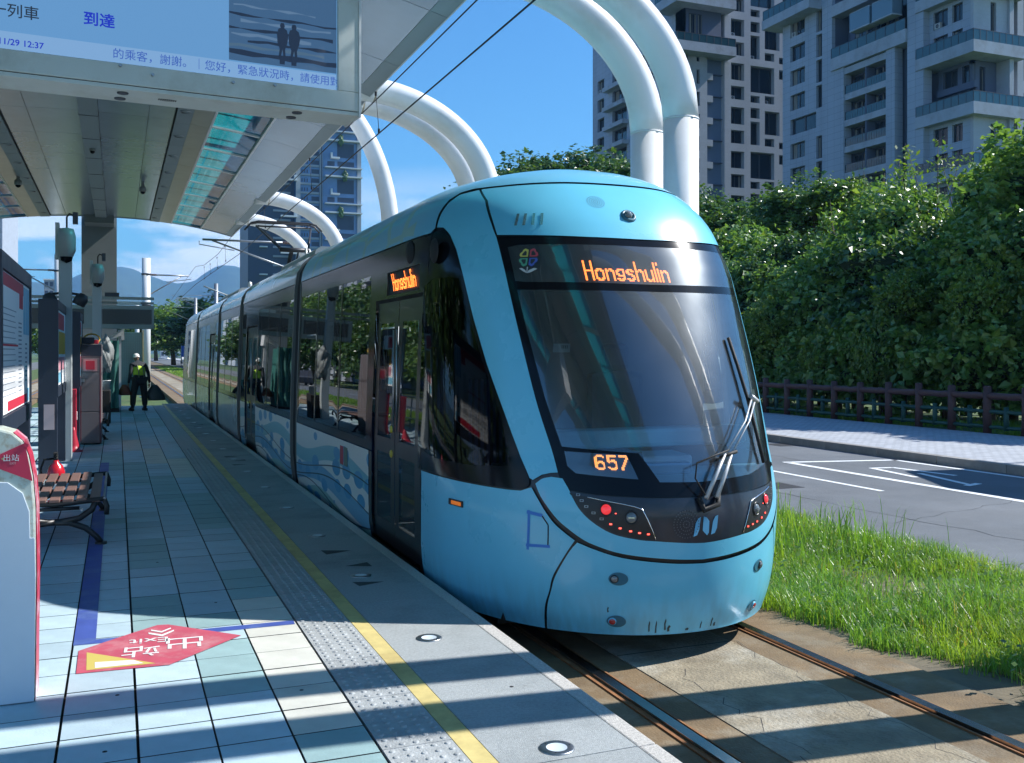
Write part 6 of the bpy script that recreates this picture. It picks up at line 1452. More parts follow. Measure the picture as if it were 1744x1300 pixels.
grass('verge_grass', 78000, lambda r,n: r.uniform(4.75,7.55,n), lambda r,n: 3.6+6.6*r.uniform(0,1,n), -.36, .06, .23, .0075, 3, [m_gr], 1.0, dn)
grass('verge_grass', 40000, lambda r,n: r.uniform(4.75,7.55,n), lambda r,n: 10+24*r.uniform(0,1,n)**1.4, -.36, .16, .44, .016, 4, [m_gr], .6, dn)
grass('verge_grass', 900, lambda r,n: r.uniform(4.9,7.35,n), lambda r,n: 3.6+8*r.uniform(0,1,n), -.36, .30, .52, .0075, 6, [m_gr], .55, dn)
grass('verge_grass', 5200, lambda r,n: r.uniform(4.78,7.4,n), lambda r,n: 3.6+9*r.uniform(0,1,n), -.36, .08, .26, .007, 8, [m_gr2], 1.0, dn)
grass('bank_grass', 30000, lambda r,n: r.uniform(18.98,21.8,n), lambda r,n: r.uniform(12.5,26,n), -.21, .06, .22, .020, 5, [m_gr], .6, lambda x,y,r: r.uniform(size=len(x)) < .45+.5*np.sin(x*1.9+y))
grass('left_grass', 14000, lambda r,n: r.uniform(-9.1,-5.95,n), lambda r,n: r.uniform(12,70,n), -.35, .06, .2, .03, 9, [m_gr], .5)
grass('bank_grass', 9000, lambda r,n: r.uniform(4.9,7.4,n), lambda r,n: r.uniform(34,150,n), -.36, .08, .25, .06, 10, [m_gr], .5)
grass('verge_grass', 2600, lambda r,n: 4.95+2.3*r.uniform(0,1,n)**1.3, lambda r,n: r.uniform(7.5,14,n), -.36, .36, .62, .011, 12, [m_gr], .5)
# broad weeds in the verge
r = np.random.default_rng(44); q = B()
for k in range(150):
    x = r.uniform(4.95,7.35); y = r.uniform(3.7,11); 
    for j in range(9):
        a = r.uniform(0,2*PI); L = r.uniform(.025,.06); e = r.uniform(.1,.7); h = -.36+r.uniform(.06,.24); ox, oy = r.uniform(-.09,.09,2)
        d = Vector((math.cos(a),math.sin(a),e)).normalized(); s_ = Vector((-math.sin(a),math.cos(a),0)); p = Vector((x+ox,y+oy,h)); q.add([p,p+d*L*.5+s_*L*.4,p+d*L,p+d*L*.5-s_*L*.4],[(0,1,2,3)])
o = q.build('verge_weeds', m_leafy, kind='stuff'); o['label'] = 'low broad leaved weeds in the long grass'
# coarse tall tufts at the lower right corner
for i, (x, y) in enumerate(((6.9,4.6),(6.6,4.35))):
    q = B(); rr = random.Random(i+60)
    for k in range(80):
        a = rr.uniform(0,6.28); L = rr.uniform(.25,.62); lean = rr.uniform(.3,1.0); d = Vector((math.cos(a),math.sin(a),0)); s_ = Vector((-d.y,d.x,0))*rr.uniform(.004,.010); b = Vector((x+rr.uniform(-.07,.07),y+rr.uniform(-.07,.07),-.36))
        p1 = b+d*L*.25*lean+Vector((0,0,L*.55)); p2 = b+d*L*.62*lean+Vector((0,0,L*.8)); p3 = b+d*L*1.0*lean+Vector((0,0,L*(.85-.35*lean)))
        q.add([b-s_,b+s_,p1+s_,p1-s_,p2+s_*.8,p2-s_*.8,p3],[(0,1,2,3),(3,2,4,5),(5,4,6)])
    tag(q.build('grass_tuft', m_gr, org=(x,y,-.36)), ['coarse arching grass tuft near the right edge by the kerb','coarse grass tuft below the kerb one, nearer the rails','coarse grass tuft farther up by the kerb','coarse grass tuft nearest the viewer at the lower right','coarse grass tuft farthest along the kerb'][i], 'grass tuft', 'coarse tufts at the right of the verge')
# ------------------------------------------------------------------ towers
def tower_mat(name, col, bw=1.2, rh=.8, mort=.75):
    m = bpy.data.materials.new(name); m.use_nodes = True; nt = m.node_tree; p = nt.nodes['Principled BSDF']; p.inputs['Roughness'].default_value = .8
    t1 = nd(nt,'ShaderNodeTexCoord'); sp = nd(nt,'ShaderNodeSeparateXYZ'); ad = nd(nt,'ShaderNodeMath', operation='ADD'); cb = nd(nt,'ShaderNodeCombineXYZ'); br = nd(nt,'ShaderNodeTexBrick')
    nt.links.new(t1.outputs['Object'], sp.inputs[0]); nt.links.new(sp.outputs[0], ad.inputs[0]); nt.links.new(sp.outputs[1], ad.inputs[1]); nt.links.new(ad.outputs[0], cb.inputs[0]); nt.links.new(sp.outputs[2], cb.inputs[1]); nt.links.new(cb.outputs[0], br.inputs[0])
    br.offset = 0.0 if bw > 1 else .5; br.inputs['Scale'].default_value = 1; br.inputs['Brick Width'].default_value = bw; br.inputs['Row Height'].default_value = rh; br.inputs['Mortar Size'].default_value = .014
    br.inputs['Color1'].default_value = (*col,1); br.inputs['Color2'].default_value = (*[c*.94 for c in col],1); br.inputs['Mortar'].default_value = (*[c*mort for c in col],1)
    n = nd(nt,'ShaderNodeTexNoise'); n.inputs['Scale'].default_value = .25; n.inputs['Detail'].default_value = 6; mp2 = nd(nt,'ShaderNodeMapping'); mp2.inputs['Scale'].default_value = (1,1,.25); nt.links.new(t1.outputs['Object'], mp2.inputs[0]); nt.links.new(mp2.outputs[0], n.inputs[0])
    r_ = nd(nt,'ShaderNodeMapRange'); r_.inputs[1].default_value = .35; r_.inputs[2].default_value = .65; r_.inputs[3].default_value = .88; r_.inputs[4].default_value = 1.05; nt.links.new(n.outputs[0], r_.inputs[0])
    v = nd(nt,'ShaderNodeVectorMath', operation='SCALE'); nt.links.new(br.outputs[0], v.inputs[0]); nt.links.new(r_.outputs[0], v.inputs['Scale']); nt.links.new(v.outputs[0], p.inputs['Base Color']); MATS[name] = m; return m
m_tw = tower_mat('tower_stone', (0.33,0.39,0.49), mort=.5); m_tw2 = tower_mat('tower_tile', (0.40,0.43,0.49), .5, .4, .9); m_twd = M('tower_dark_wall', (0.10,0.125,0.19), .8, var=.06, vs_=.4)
m_tws = M('tower_slab', (0.34,0.385,0.46), .8, var=.12, vs_=.5, dirt=(0.26,0.28,0.32), ds=.8); m_tg = M('tower_glass', (0.018,0.026,0.040), .08, spec=.7); m_tf = M('tower_frame', (0.045,0.05,0.065), .5)
m_rail_g = M('balcony_glass', (0.035,0.085,0.11), .08, spec=.7)
# window unit: 1 x 1, facing -Y, frame and mullion with panes set back
wu = B(); wu.box(0,1,.02,.06,0,1,0)
for a,b,c,d in ((0,.05,0,1),(.95,1,0,1),(.05,.95,0,.04),(.05,.95,.96,1),(.475,.525,.04,.96)): wu.box(a,b,-.04,.02,c,d,1)
wum = unit('window', wu, [m_tg, m_tf])
ru = B(); ru.box(0,1,0,.04,0,1,0); ru.box(0,1,-.02,.06,1,1.05,1)
for k in range(9): ru.box(k/8-.004,k/8+.004,-.02,.0,0,1,1)
rum = unit('balcony_rail', ru, [m_rail_g, m_tf])
wuc = B(); wuc.v = list(wu.v); wuc.f = list(wu.f); wuc.m = list(wu.m); wuc.s = list(wu.s); wuc.box(.06,.30,.0,.018,.05,.95,2); wuc.box(.80,.94,.0,.018,.05,.95,2)
wumc = unit('window', wuc, [m_tg, m_tf, M('curtain',(0.22,0.21,0.19),.9)])
acu = B(); acu.box(0,.8,-.35,0,0,.6,0); acu.lathe([(.22,.0),(.2,.01),(.05,.012)], (.4,-.352,.3), 12, 1, Matrix.Rotation(PI/2,3,'X')); acm = unit('air_conditioner', acu, [M('ac_white',(0.40,0.41,0.42),.5), m_tf])
wr_ = random.Random(5)
def win(par, face, a0, a1, z0, z1, plane, nm='window', me=None):
    """face 'S' looks to -Y: a is x; face 'W' looks to -X: a is y"""
    L = par.location
    if me is None:
        me = wumc if wr_.random() < .4 else wum
        if wr_.random() < .16 and z0 > 5 and (a1-a0) > 1.5:
            if face == 'S': put('air_conditioner', acm, par, (a0+.2-L[0], plane-.02-L[1], z0+.02-L[2]))
            else: put('air_conditioner', acm, par, (plane-.02-L[0], a1-.2-L[1], z0+.02-L[2]), (0,0,-PI/2))
    if face == 'S': return put(nm, me, par, (a0-L[0], plane-L[1], z0-L[2]), (0,0,0), (a1-a0, 1.0, z1-z0))
    return put(nm, me, par, (plane-L[0], a1-L[1], z0-L[2]), (0,0,-PI/2), (a1-a0, 1.0, z1-z0))
def grid_wall(mb, face, aed, zed, holes, plane, th, mi=0):
    """wall of thickness th behind plane, made of the cells that are not holes"""
    for i in range(len(aed)-1):
        run = None
        for j in range(len(zed)-1):
            h = any(aed[i] >= q[0]-1e-4 and aed[i+1] <= q[1]+1e-4 and zed[j] >= q[2]-1e-4 and zed[j+1] <= q[3]+1e-4 for q in holes)
            if not h and run is None: run = zed[j]
            if (h or j == len(zed)-2) and run is not None:
                top = zed[j] if h else zed[j+1]
                if face == 'S': mb.box(aed[i],aed[i+1],plane,plane+th,run,top,mi)
                else: mb.box(plane,plane+th,aed[i],aed[i+1],run,top,mi)
                run = None
def wall_with(par, face, a0, a1, z0, z1, holes, plane, th, mat, rec=.35, name='wall', wins=True, rim=None):
    aed = sorted(set([a0,a1]+[h[0] for h in holes]+[h[1] for h in holes])); zed = sorted(set([z0,z1]+[h[2] for h in holes]+[h[3] for h in holes]))
    q = B(); grid_wall(q, face, aed, zed, holes, plane, th); q.build(name, mat, par)
    if wins:
        for h in holes: win(par, face, h[0], h[1], h[2], h[3], plane+rec)
# --- right tower: long side looks west (to the track), short side south
rt = thing('apartment_tower', 'pale stone apartment tower with corner balconies at the upper right', 'building', (95,92,0))
FX = 82.0; Z0, Z1 = -.3, 62.0
q = B(); q.box(FX+2.6,FX+26,78.4,106.2,Z0,Z1); q.build('core', m_twd, rt)
fl0 = 22.8-3.2*6
floors = [fl0+3.2*k for k in range(17)]   # undersides of slabs
# bay 1: windows between 101.3 and 105.05, narrow ones 98.83..99.94
H = []
for k, z in enumerate(floors):
    if z < 3: continue
    if k % 5 == 3: H.append((99.94,105.05-.0,z+1.0,z+3.05))
    else: H.append((102.1,105.05,z+1.0,z+3.05))
    if k % 5 != 3: H.append((98.83,99.94,z+(.2 if k%2 else -.9),z+3.05))
# make bay 1 wall with openings, deeper panes
zz = [h for h in H]
H2 = []
for h in zz:
    if h[0] == 98.83:
        if any(g_[0] == 98.83 and g_[3] > h[2] for g_ in H2): h = (h[0],h[1],max(g_[3] for g_ in H2 if g_[0] == 98.83)+.35,h[3])
    H2.append(h)
wall_with(rt, 'W', 97.0, 106.63, Z0, 45.0, H2, FX, .5, m_tw, .42)
B().box(FX+.5,FX+2.6,97.0,106.6,Z0,Z1).build('wall_backing', m_twd, rt)
B().box(FX-1.9,FX+2.6,99.0,108.6,44.9,46.1).build('slab', m_tws, rt); B().box(FX,FX+2.6,97.0,106.6,46.1,Z1).build('wall', m_tw, rt)
win(rt,'W',99.2,108.4,46.1,47.3,FX-1.85,'balcony_rail',rum)
# recess, pier, balcony stack, pier, recess, pier
for a, b in ((95.5,97.0),(94.0,95.5) if False else (94.9,95.5),(86.5,87.87),(83.3,84.59)): B().box(FX,FX+1.2,a,b,Z0,36.5 if a != 83.3 and a != 94.9 else (36.5 if a != 83.3 else Z1)).build('pier', m_tw, rt)
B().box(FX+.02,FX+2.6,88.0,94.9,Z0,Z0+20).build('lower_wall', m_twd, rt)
B().box(FX+1.6,FX+2.6,84.6,95.5,Z0,Z1).build('shaded_recess_wall', m_twd, rt)  # darker wall tone paints in the shade of the recess
B().box(FX-.25,FX+1.6,84.59,97.0,36.5,38.0).build('ledge', m_tws, rt); B().box(FX-.1,FX+1.6,84.59,97.0,43.2,44.6).build('ledge', m_tws, rt)
win(rt,'W',84.7,96.9,38.0,39.2,FX-.2,'balcony_rail',rum)
for a, b in ((85.7,88.9),(89.3,92.6)):
    q = B(); q.box(FX-1.1,FX+.3,a,b,40.0,42.0); q.build('glass_balcony', M('balcony_box_glass',(0.13,0.20,0.27),.1,spec=.7), rt); B().box(FX-1.13,FX+.3,a-.03,b+.03,39.85,40.0).build('balcony_trim', m_tws, rt); B().box(FX-1.13,FX+.3,a-.03,b+.03,42.0,42.08).build('balcony_trim', m_tws, rt)
for a, b, z0, z1 in ((85.6,88.2,38.6,42.6),(88.8,91.8,38.6,42.6),(92.3,94.6,38.6,42.6)): win(rt,'W',a,b,z0,z1,FX+1.5)
for z in floors:
    if z < 6 or z > 36: continue
    q = B(); q.box(FX+.1,FX+1.6,87.87,94.9,z,z+.75); q.build('slab', m_tws, rt)
    win(rt,'W',87.95,91.2,z+.75,z+1.75,FX+.2,'balcony_rail',rum); win(rt,'W',91.45,94.8,z+.75,z+1.75,FX+.2,'balcony_rail',rum)
    B().box(FX+.2,FX+1.6,91.22,91.43,z+.75,z+3.2).build('fin', m_twd, rt)
    if z < 35: 
        for a, b in ((88.1,89.6),(89.7,91.1),(91.6,93.1),(93.2,94.7)): win(rt,'W',a,b,z+.8,z+3.0,FX+1.5)
    if z < 35: win(rt,'W',84.9,86.2,z+1.3,z+2.8,FX+1.52)
# corner block: alternating closed pairs and open balcony pairs
B().box(FX,FX+1.2,82.2,83.29,Z0,Z1).build('pier', m_tw, rt)
zc0 = 26.44
for n in range(-3,4):
    zb = zc0+6.4*n
    if zb < 4: continue
    q = B(); q.box(FX-.15,FX+7.3,75.3,83.29,zb,zb+1.25); q.build('balcony_slab', m_tws, rt)
    win(rt,'W',75.35,83.2,zb+1.25,zb+2.35,FX-.10,'balcony_rail',rum); win(rt,'S',FX-.1,FX+7.25,zb+1.25,zb+2.35,75.38,'balcony_rail',rum)
    # back walls of the open storeys
    if n in (1,-1,3,-3) or n == 0: 
        pass
    open_ = n in (0,2,-2)
    # west part, windows set back
    hs_ = [(79.6,81.6,zb+1.6,zb+3.2),(77.6,79.0,zb+1.6,zb+3.2),(79.6,81.6,zb+4.1,zb+6.0),(77.6,79.0,zb+4.1,zb+6.0)]
    dp = FX+(2.2 if n == 0 else .8)
    wall_with(rt,'W',(78.0 if n == 0 else 76.6),82.2,zb+1.25,zb+6.4,hs_,dp,.4,m_twd if n == 0 else m_tw,.3)
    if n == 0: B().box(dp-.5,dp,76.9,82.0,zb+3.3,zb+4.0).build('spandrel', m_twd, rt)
    hs_ = [(FX+3.2,FX+4.0,zb+1.8,zb+5.8)]
    pl2 = 77.6 if n == 0 else 76.2
    wall_with(rt,'S',dp,FX+6.2,zb+1.25,zb+6.4,hs_,pl2,.4,m_twd if n == 0 else m_tw2,.3)
    B().box(FX+5.6,FX+6.2,75.9,pl2+.5,zb+1.25,zb+6.4).build('pier', m_tw2, rt)
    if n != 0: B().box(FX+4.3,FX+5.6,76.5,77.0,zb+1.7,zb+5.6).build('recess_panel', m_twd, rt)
holes = []
for n in range(-3,6):
    zb = 20.5+5.2*n
    for a, b in ((FX+8.2,FX+10.6),(FX+11.4,FX+13.2),(FX+14.2,FX+16.6),(FX+17.4,FX+19.4)):
        if zb > 2: holes.append((a,b,zb,zb+3.9))
wall_with(rt,'S',FX+7.31,FX+24,Z0,Z1,holes,76.4,.5,m_tw2,.45)
# --- middle tower: gridded south face
mt = thing('apartment_tower', 'white tiled apartment tower with a grid of dark openings, centre right', 'building', (90,135,0))
SY = 123.0
q = B(); q.box(80.5,112,125.5,152.7,-.3,75); q.build('core', m_twd, mt)
holes = []
def dark(x0,x1,z0,z1): holes.append((x0,x1,z0,z1))
for n in range(-4,4):
    zb = 45.3-6.68*n if False else 38.65+6.62*n
    for z0, z1 in ((zb+1.10,zb+3.1),(zb+4.0,zb+6.65-.1)): 
        if zb > -2: dark(85.18,87.55,z0,z1)
for n in range(-3,3):
    o_ = 13.02*n
    for z0, z1 in ((53.0,53.98),(50.21,51.77),(46.17,49.69)): 
        if z0+o_ > 1: dark(88.69,90.35,z0+o_,z1+o_)
    if 41.1+o_ > 1: dark(88.69,93.03,41.1+o_,45.13+o_) if n != 0 or True else None
    if 39.6+o_ > 1: dark(88.69,90.35,39.54+o_,40.6+o_)
    if 52.62+o_ > 1: dark(91.29,93.03,52.62+o_,53.79+o_)
    if 46.13+o_ > 1: dark(91.29,93.03,46.13+o_,47.33+o_)
    if 47.8+o_ > 1: dark(91.29,94.0,47.9+o_,51.5+o_)
    for z0, z1 in ((45.92,46.9),(43.55,45.0)): 
        if z0+o_ > 1: dark(93.92,95.4,z0+o_,z1+o_)
# remove overlaps of the wide openings with the small ones
hh = []
for h in sorted(holes, key=lambda h: -(h[1]-h[0])*(h[3]-h[2])):
    if all(h[1] <= g_[0]+1e-3 or h[0] >= g_[1]-1e-3 or h[3] <= g_[2]+.2 or h[2] >= g_[3]-.2 for g_ in hh): hh.append(h)
wall_with(mt,'S',84.05,110,-.3,75,hh,SY,1.0,m_tw2,.85)
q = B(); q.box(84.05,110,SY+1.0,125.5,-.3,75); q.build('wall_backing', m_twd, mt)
# corner column with narrow windows and blue recess panels
q = B(); q.box(81.02,84.04,SY+.9,125.5,-.3,75); q.build('recess_panel', M('tower_blue_panel',(0.16,0.22,0.33),.7), mt)
hn = []
for n in range(-12,10):
    z = 42.0+3.28*n
    if 1 < z < 60: hn.append((79.17,79.74,z-.6,z+1.5))
wall_with(mt,'S',77.1,81.0,-.3,75,hn,SY,.6,m_tw2,.4)
B().box(77.1,81.0,SY+.6,125.5,-.3,75).build('wall_backing', m_twd, mt)
for n in range(-12,10):
    z = 39.89+3.28*n
    if 1 < z < 46: B().box(81.01,82.0,SY,SY+.9,z-1.0,z-.02).build('panel_step', m_tw2, mt); B().box(81.0,84.03,SY+.5,SY+.9,z+.0,z+.12).build('panel_ledge', m_twd, mt)
for zb in (45.4,52.3):
    B().box(74.4,84.6,SY-2.2,SY+4,zb-.0,zb+1.35).build('balcony_slab', m_tws, mt)
    win(mt,'S',74.5,84.5,zb+1.35,zb+2.5,SY-2.15,'balcony_rail',rum); win(mt,'W',SY-2.1,SY+4,zb+1.35,zb+2.5,74.45,'balcony_rail',rum)
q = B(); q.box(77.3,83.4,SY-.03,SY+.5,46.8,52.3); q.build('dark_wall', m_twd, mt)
for a, b in ((77.8,79.0),(79.3,80.0)): win(mt,'S',a,b,48.6,51.6,SY-.08)
# long west face, stepping back
hw = []
for n in range(-5,9):
    z = 3.3*n+20
    if z > 1: hw += [(126.0,129.0,z,z+2.3),(131.5,136.5,z,z+2.5),(140.5,145.5,z,z+2.4),(148.5,151.0,z,z+2.2)]
wall_with(mt,'W',123.0,152.8,-.3,75,hw,77.1,.6,m_tw,.5)
for n in range(-4,9):
    z = 3.3*n+19.2
    if z > 1: B().box(75.9,77.09,139.8,147.0,z,z+.7).build('slab', m_tws, mt)
# --- far glassy tower
ft = thing('glass_tower', 'distant blue glazed high-rise with white balcony frames behind the tubes', 'building', (62,358,0))
m_fg1 = M('far_glass_blue', (0.11,0.22,0.42), .25, spec=.7, var=.15, vs_=.15); m_fg2 = M('far_grey', (0.30,0.34,0.38), .7); m_fdk = M('far_dark', (0.04,0.06,0.10), .5); m_fw = M('far_white', (0.62,0.66,0.68), .6)
Y_ = 345.0; q = B(); q.box(58,80.3,Y_,Y_+24,-.3,100,0); q.build('glass_core', m_fg1, ft)
q = B(); q.box(42,57.9,Y_+3,Y_+27,-.3,100); q.build('dark_wing', m_fdk, ft)
for x0, x1 in ((57.9,59.4),(66.2,67.2),(79.6,81.0)): B().box(x0,x1,Y_-.8,Y_,-.3,100).build('pier', m_fg2, ft)
B().box(66.7,67.0,Y_-1.0,Y_-.8,-.3,100).build('dark_joint', m_fdk, ft)  # dark strip down the face of the pier
fs_ = unit('storey_band', B().box(0,6.7,-.5,0,0,.7), m_fg2); fd_ = unit('dark_window', B().box(0,1,-.06,0,0,1), m_fdk); fwm = unit('balcony', B().box(0,1,-1.6,0,0,.55).box(0,.18,-1.6,0,.55,2.0), m_fw); fsl = unit('white_slab', B().box(0,13.2,-1.9,0,0,.5), m_fw)
for k in range(5,30):
    z = 3.2*k
    put('storey_band', fs_, ft, (59.4-62,Y_-358,z)); put('dark_window', fd_, ft, (63.4-62,Y_-358,z+.9), (0,0,0), (2.6,1,1.5)); 
    for j in range(3): put('dark_window', fd_, ft, (59.9+j*.9-62,Y_-358,z+1.0), (0,0,0), (.4,1,1.2))
    put('dark_window', fd_, ft, (44-62,Y_+3-358,z+.4), (0,0,0), (1.6,1,1.8)); (put('white_slab', fsl, ft, (45.8-62,Y_+3-358,z), (0,0,0), (.2,1,.8)) if k%3 == 0 else None); put('storey_band', fs_, ft, (50.5-62,Y_+3-358,z), (0,0,0), (.9,1,1))
    if k%4 == 0: put('white_slab', fsl, ft, (68.0-62,Y_-358,z), (0,0,0), (1.0,1,1)); put('balcony', fwm, ft, (70.0-62,Y_-358,z+6.6), (0,0,0), (3.2,1,1)); put('dark_window', fd_, ft, (72.5-62,Y_-358,z+7.2), (0,0,0), (6.0,1,5.0))
    if k%4 == 1: put('white_slab', fsl, ft, (68.0-62,Y_-358,z), (0,0,0), (1.0,1,.7)); put('dark_window', fd_, ft, (72.6-62,Y_-358,z+.9), (0,0,0), (6.0,1,1.7)); put('dark_window', fd_, ft, (69.0-62,Y_-358,z+.9), (0,0,0), (2.6,1,1.6))
    if k%4 == 3: put('balcony', fwm, ft, (58.2-62,Y_-358,z+1), (0,0,0), (-5.6,1,1))
for k in range(5):
    b_ = blob('balcony_plant', (73.5+(k%2)*1.5,Y_-1.5,26+k*12.8), (1.0,.8,1.9), m_leafd, ['green shrub on the lowest planted balcony of the distant tower','green shrub on the second planted balcony of the distant tower','green shrub on the third planted balcony of the distant tower','green shrub on the fourth planted balcony of the distant tower','green shrub on the highest planted balcony of the distant tower'][k], 'plant', k); b_['group'] = 'plants on the far tower'
# --- low buildings far down the line
def block(name, label, x0, x1, y, dep, h, mat, nx, nz, wm, z0=-.3):
    t = thing(name, label, 'building', ((x0+x1)/2,y+dep/2,z0)); B().box(x0,x1,y,y+dep,z0,h).build('wall', mat, t)
    dx = (x1-x0)/nx; dz = (h-z0)/nz
    for i in range(nx):
        for j in range(nz): put('window', wm, t, (x0+dx*(i+.18)-t.location.x, -dep/2, dz*(j+.28)), (0,0,0), (dx*.64,1,dz*.5))
    B().box(x0-.3,x1+.3,y-.3,y+dep+.3,h,h+.5).build('parapet', m_fw, t); return t
fdm = unit('window', B().box(0,1,-.12,0,0,1), m_fdk)
block('apartment_block', 'distant white block with rows of balconies beyond the white pole', 15.5,19.6,400,14,14.6,m_fw,3,5,fdm)
block('apartment_block', 'distant blue grey block in the gap between the white pole and the trees', 20.0,24.0,430,14,16.5,M('far_bluegrey',(0.20,0.26,0.33),.7),3,5,fdm)
block('office_block', 'distant pale block with long dark window bands beside the tram roof', 23.2,30.0,424,16,24,m_fw,1,7,fdm)
block('apartment_block', 'distant grey block with blue stripes behind the grey camera pole', -26.5,-21.3,420,14,30,m_fg2,3,9,fdm)
block('apartment_tower', 'pale apartment tower at the far left edge below the canopy', -62,-38.5,395,60,66,m_tws,6,18,fdm)
block('apartment_block', 'low pale building beyond the left road', -42,-30,260,14,9,m_fw,6,3,fdm)
# distant street clutter: parked vehicles, flags by the road
for i, (x, y, c, lb) in enumerate(((10.2,150,(0.5,0.5,0.52),'distant silver car on the road beyond the tram'),(11.8,190,(0.55,0.55,0.55),'distant white van on the road beyond the tram'),(-12.2,96,(0.05,0.05,0.06),'distant dark car on the left road'))):
    t = thing('car', lb, 'car', (x,y,-.32)); q = B(); pf = [(-2.1,.28),(2.1,.28),(2.15,.75),(1.5,.88),(.9,1.42),(-1.0,1.45),(-1.8,.92),(-2.15,.8)]
    q.prism(pf, -.85, .85, 0, lambda a,b_,h: (x+h,y+a,-.32+b_)); q.build('body', M('car_%d'%i,c,.3,coat=.5), t, bevel=.05)
    q = B(); q.prism([(-1.55,.93),(1.3,.90),(.85,1.36),(-.95,1.39)], -.87, .87, 0, lambda a,b_,h: (x+h,y+a,-.32+b_)); q.build('window', m_tg, t)
    for a in (-1.35,1.35):
        for s_ in (-.8,.8): q = B(); q.lathe([(.05,-.1),(.32,-.1),(.32,.1),(.05,.1)], (x+s_,y+a,0), 16, 0, Matrix.Rotation(PI/2,3,'Y')); q.build('wheel', m_rub, t)
for i in range(3):
    q = B(); x = 6.9+i*.8; q.tube([(x,120,-.3),(x,120,2.6)], .03, 6); q.box(x,x+.55,119.98,120.0,1.2,2.5,1); tag(q.build('banner_flag', [m_arm, M('flag_blue',(0.03,0.10,0.40),.7) if i != 1 else m_sheet]), ['blue upright banner flag nearest the far track','white upright banner flag between the blue ones','blue upright banner flag farthest right by the far track'][i], 'flag')
q = B(); q.tube([(-10.6,40,-.3),(-10.6,40,.75)], .06, 8); q.tube([(-10.6,40,.2),(-10.6,40,.4)], .065, 8, 1); tag(q.build('bollard', [m_yel, m_sheet]), 'yellow and white bollard between the tracks and the left road', 'bollard')
# the left side of the street, mostly outside the frame: trees and a lit apartment tower
ORD_ = ['nearest','second','third','fourth','fifth','sixth','seventh','eighth','ninth','tenth','eleventh','twelfth','thirteenth','fourteenth','fifteenth','sixteenth']
for i, y in enumerate((14,26,38,50,64,80,98,118,140,165,192,222)):
    x = -19.0-max(0,y-150)*.075; s_ = 2.3+(.5 if y > 90 else 0)
    tree('tree', '%s tree along the left side of the left road, reflected in the tram' % ORD_[i], x-(1.5 if 55<y<150 else 0), y, -.4, 5.2+(i%3)*.7, (mids+darks)[i%5], (s_,s_,s_), i)
lt = thing('apartment_tower', 'sunlit apartment tower left of the street, outside the frame, reflected in the tram windows', 'building', (-50,180,0))
B().box(-72,-28.6-0,120,238,-.3,62).build('core', m_twd, lt)
for y0 in range(120,236,9):
    B().box(-28.6,-27.8,y0,y0+2.6,-.3,62).build('pier', m_tw2, lt)
    for z0 in range(4,62,5): B().box(-28.6,-27.0,y0+2.6,y0+9,z0,z0+1.4).build('balcony_slab', m_tws, lt)
# left side railing of the platform
rg = thing('platform_railing', 'low grey railing on the left edge of the platform behind the boards', 'railing', (-3.1,18,0))
for k in range(14): q = B(); q.tube([(-3.05,8+k*1.8,0),(-3.05,8+k*1.8,.0+.9)], .02, 8); q.build('post', m_arm, rg)
q = B(); 
for z in (.3,.6,.9): q.tube([(-3.05,8,z),(-3.05,31.4,z)], .018, 6)
q.build('rail', m_arm, rg)
# ------------------------------------------------------------------ mountains
def ridge(name, y, pts, dep, mat, seed, label):
    r = np.random.default_rng(seed); xs = np.linspace(pts[0][0], pts[-1][0], 220); hs = np.interp(xs, [p[0] for p in pts], [p[1] for p in pts])
    ks = np.exp(-np.linspace(-3,3,11)**2); ks /= ks.sum(); hs = np.convolve(np.pad(hs,5,'edge'), ks, 'valid')
    for f_, a_ in ((.004,11),(.011,6),(.03,3.2),(.07,1.6)): hs = hs+a_*np.sin(xs*f_+r.uniform(0,6))*np.sin(xs*f_*1.7+r.uniform(0,6))
    rows = 26; V = []; F = []
    for j in range(rows):
        t_ = j/(rows-1); prof_ = math.sin(min(1,t_*1.0)*PI/2)**1.1
        spur = 1-.30*(1-t_)*np.abs(np.sin(xs*.0075+seed+t_*1.2)) *1.4*t_**.3
        for x_, h_, s_ in zip(xs, hs, spur): V.append((x_, y-dep*(1-t_), max(-1,h_*prof_*s_)))
    n = len(xs)
    for j in range(rows-1):
        for i in range(n-1): F.append((j*n+i,j*n+i+1,(j+1)*n+i+1,(j+1)*n+i))
    b = len(V); 
    for i in range(n): V.append((xs[i], y+500, -1))
    for i in range(n-1): F.append(((rows-1)*n+i,(rows-1)*n+i+1,b+i+1,b+i))
    q = B().add(V, F, 0, True); return struct(q, name, mat)
m_mt = M('forested_slope', (0.035,0.060,0.040), 1.0, var=.35, vs_=.012)
ridge('mountain', 5000, [(-3500,120),(-1500,210),(-900,230),(-600,300),(-250,330),(-60,400),(20,408),(110,380),(180,350),(260,320),(330,345),(420,425),(500,452),(560,435),(700,380),(1200,260),(3200,150)], 1700, m_mt, 3, '')
ridge('hills', 3200, [(-3000,60),(-1200,120),(-500,150),(-150,120),(60,150),(200,140),(300,120),(420,150),(800,110),(2600,60)], 900, m_mt, 8, '')

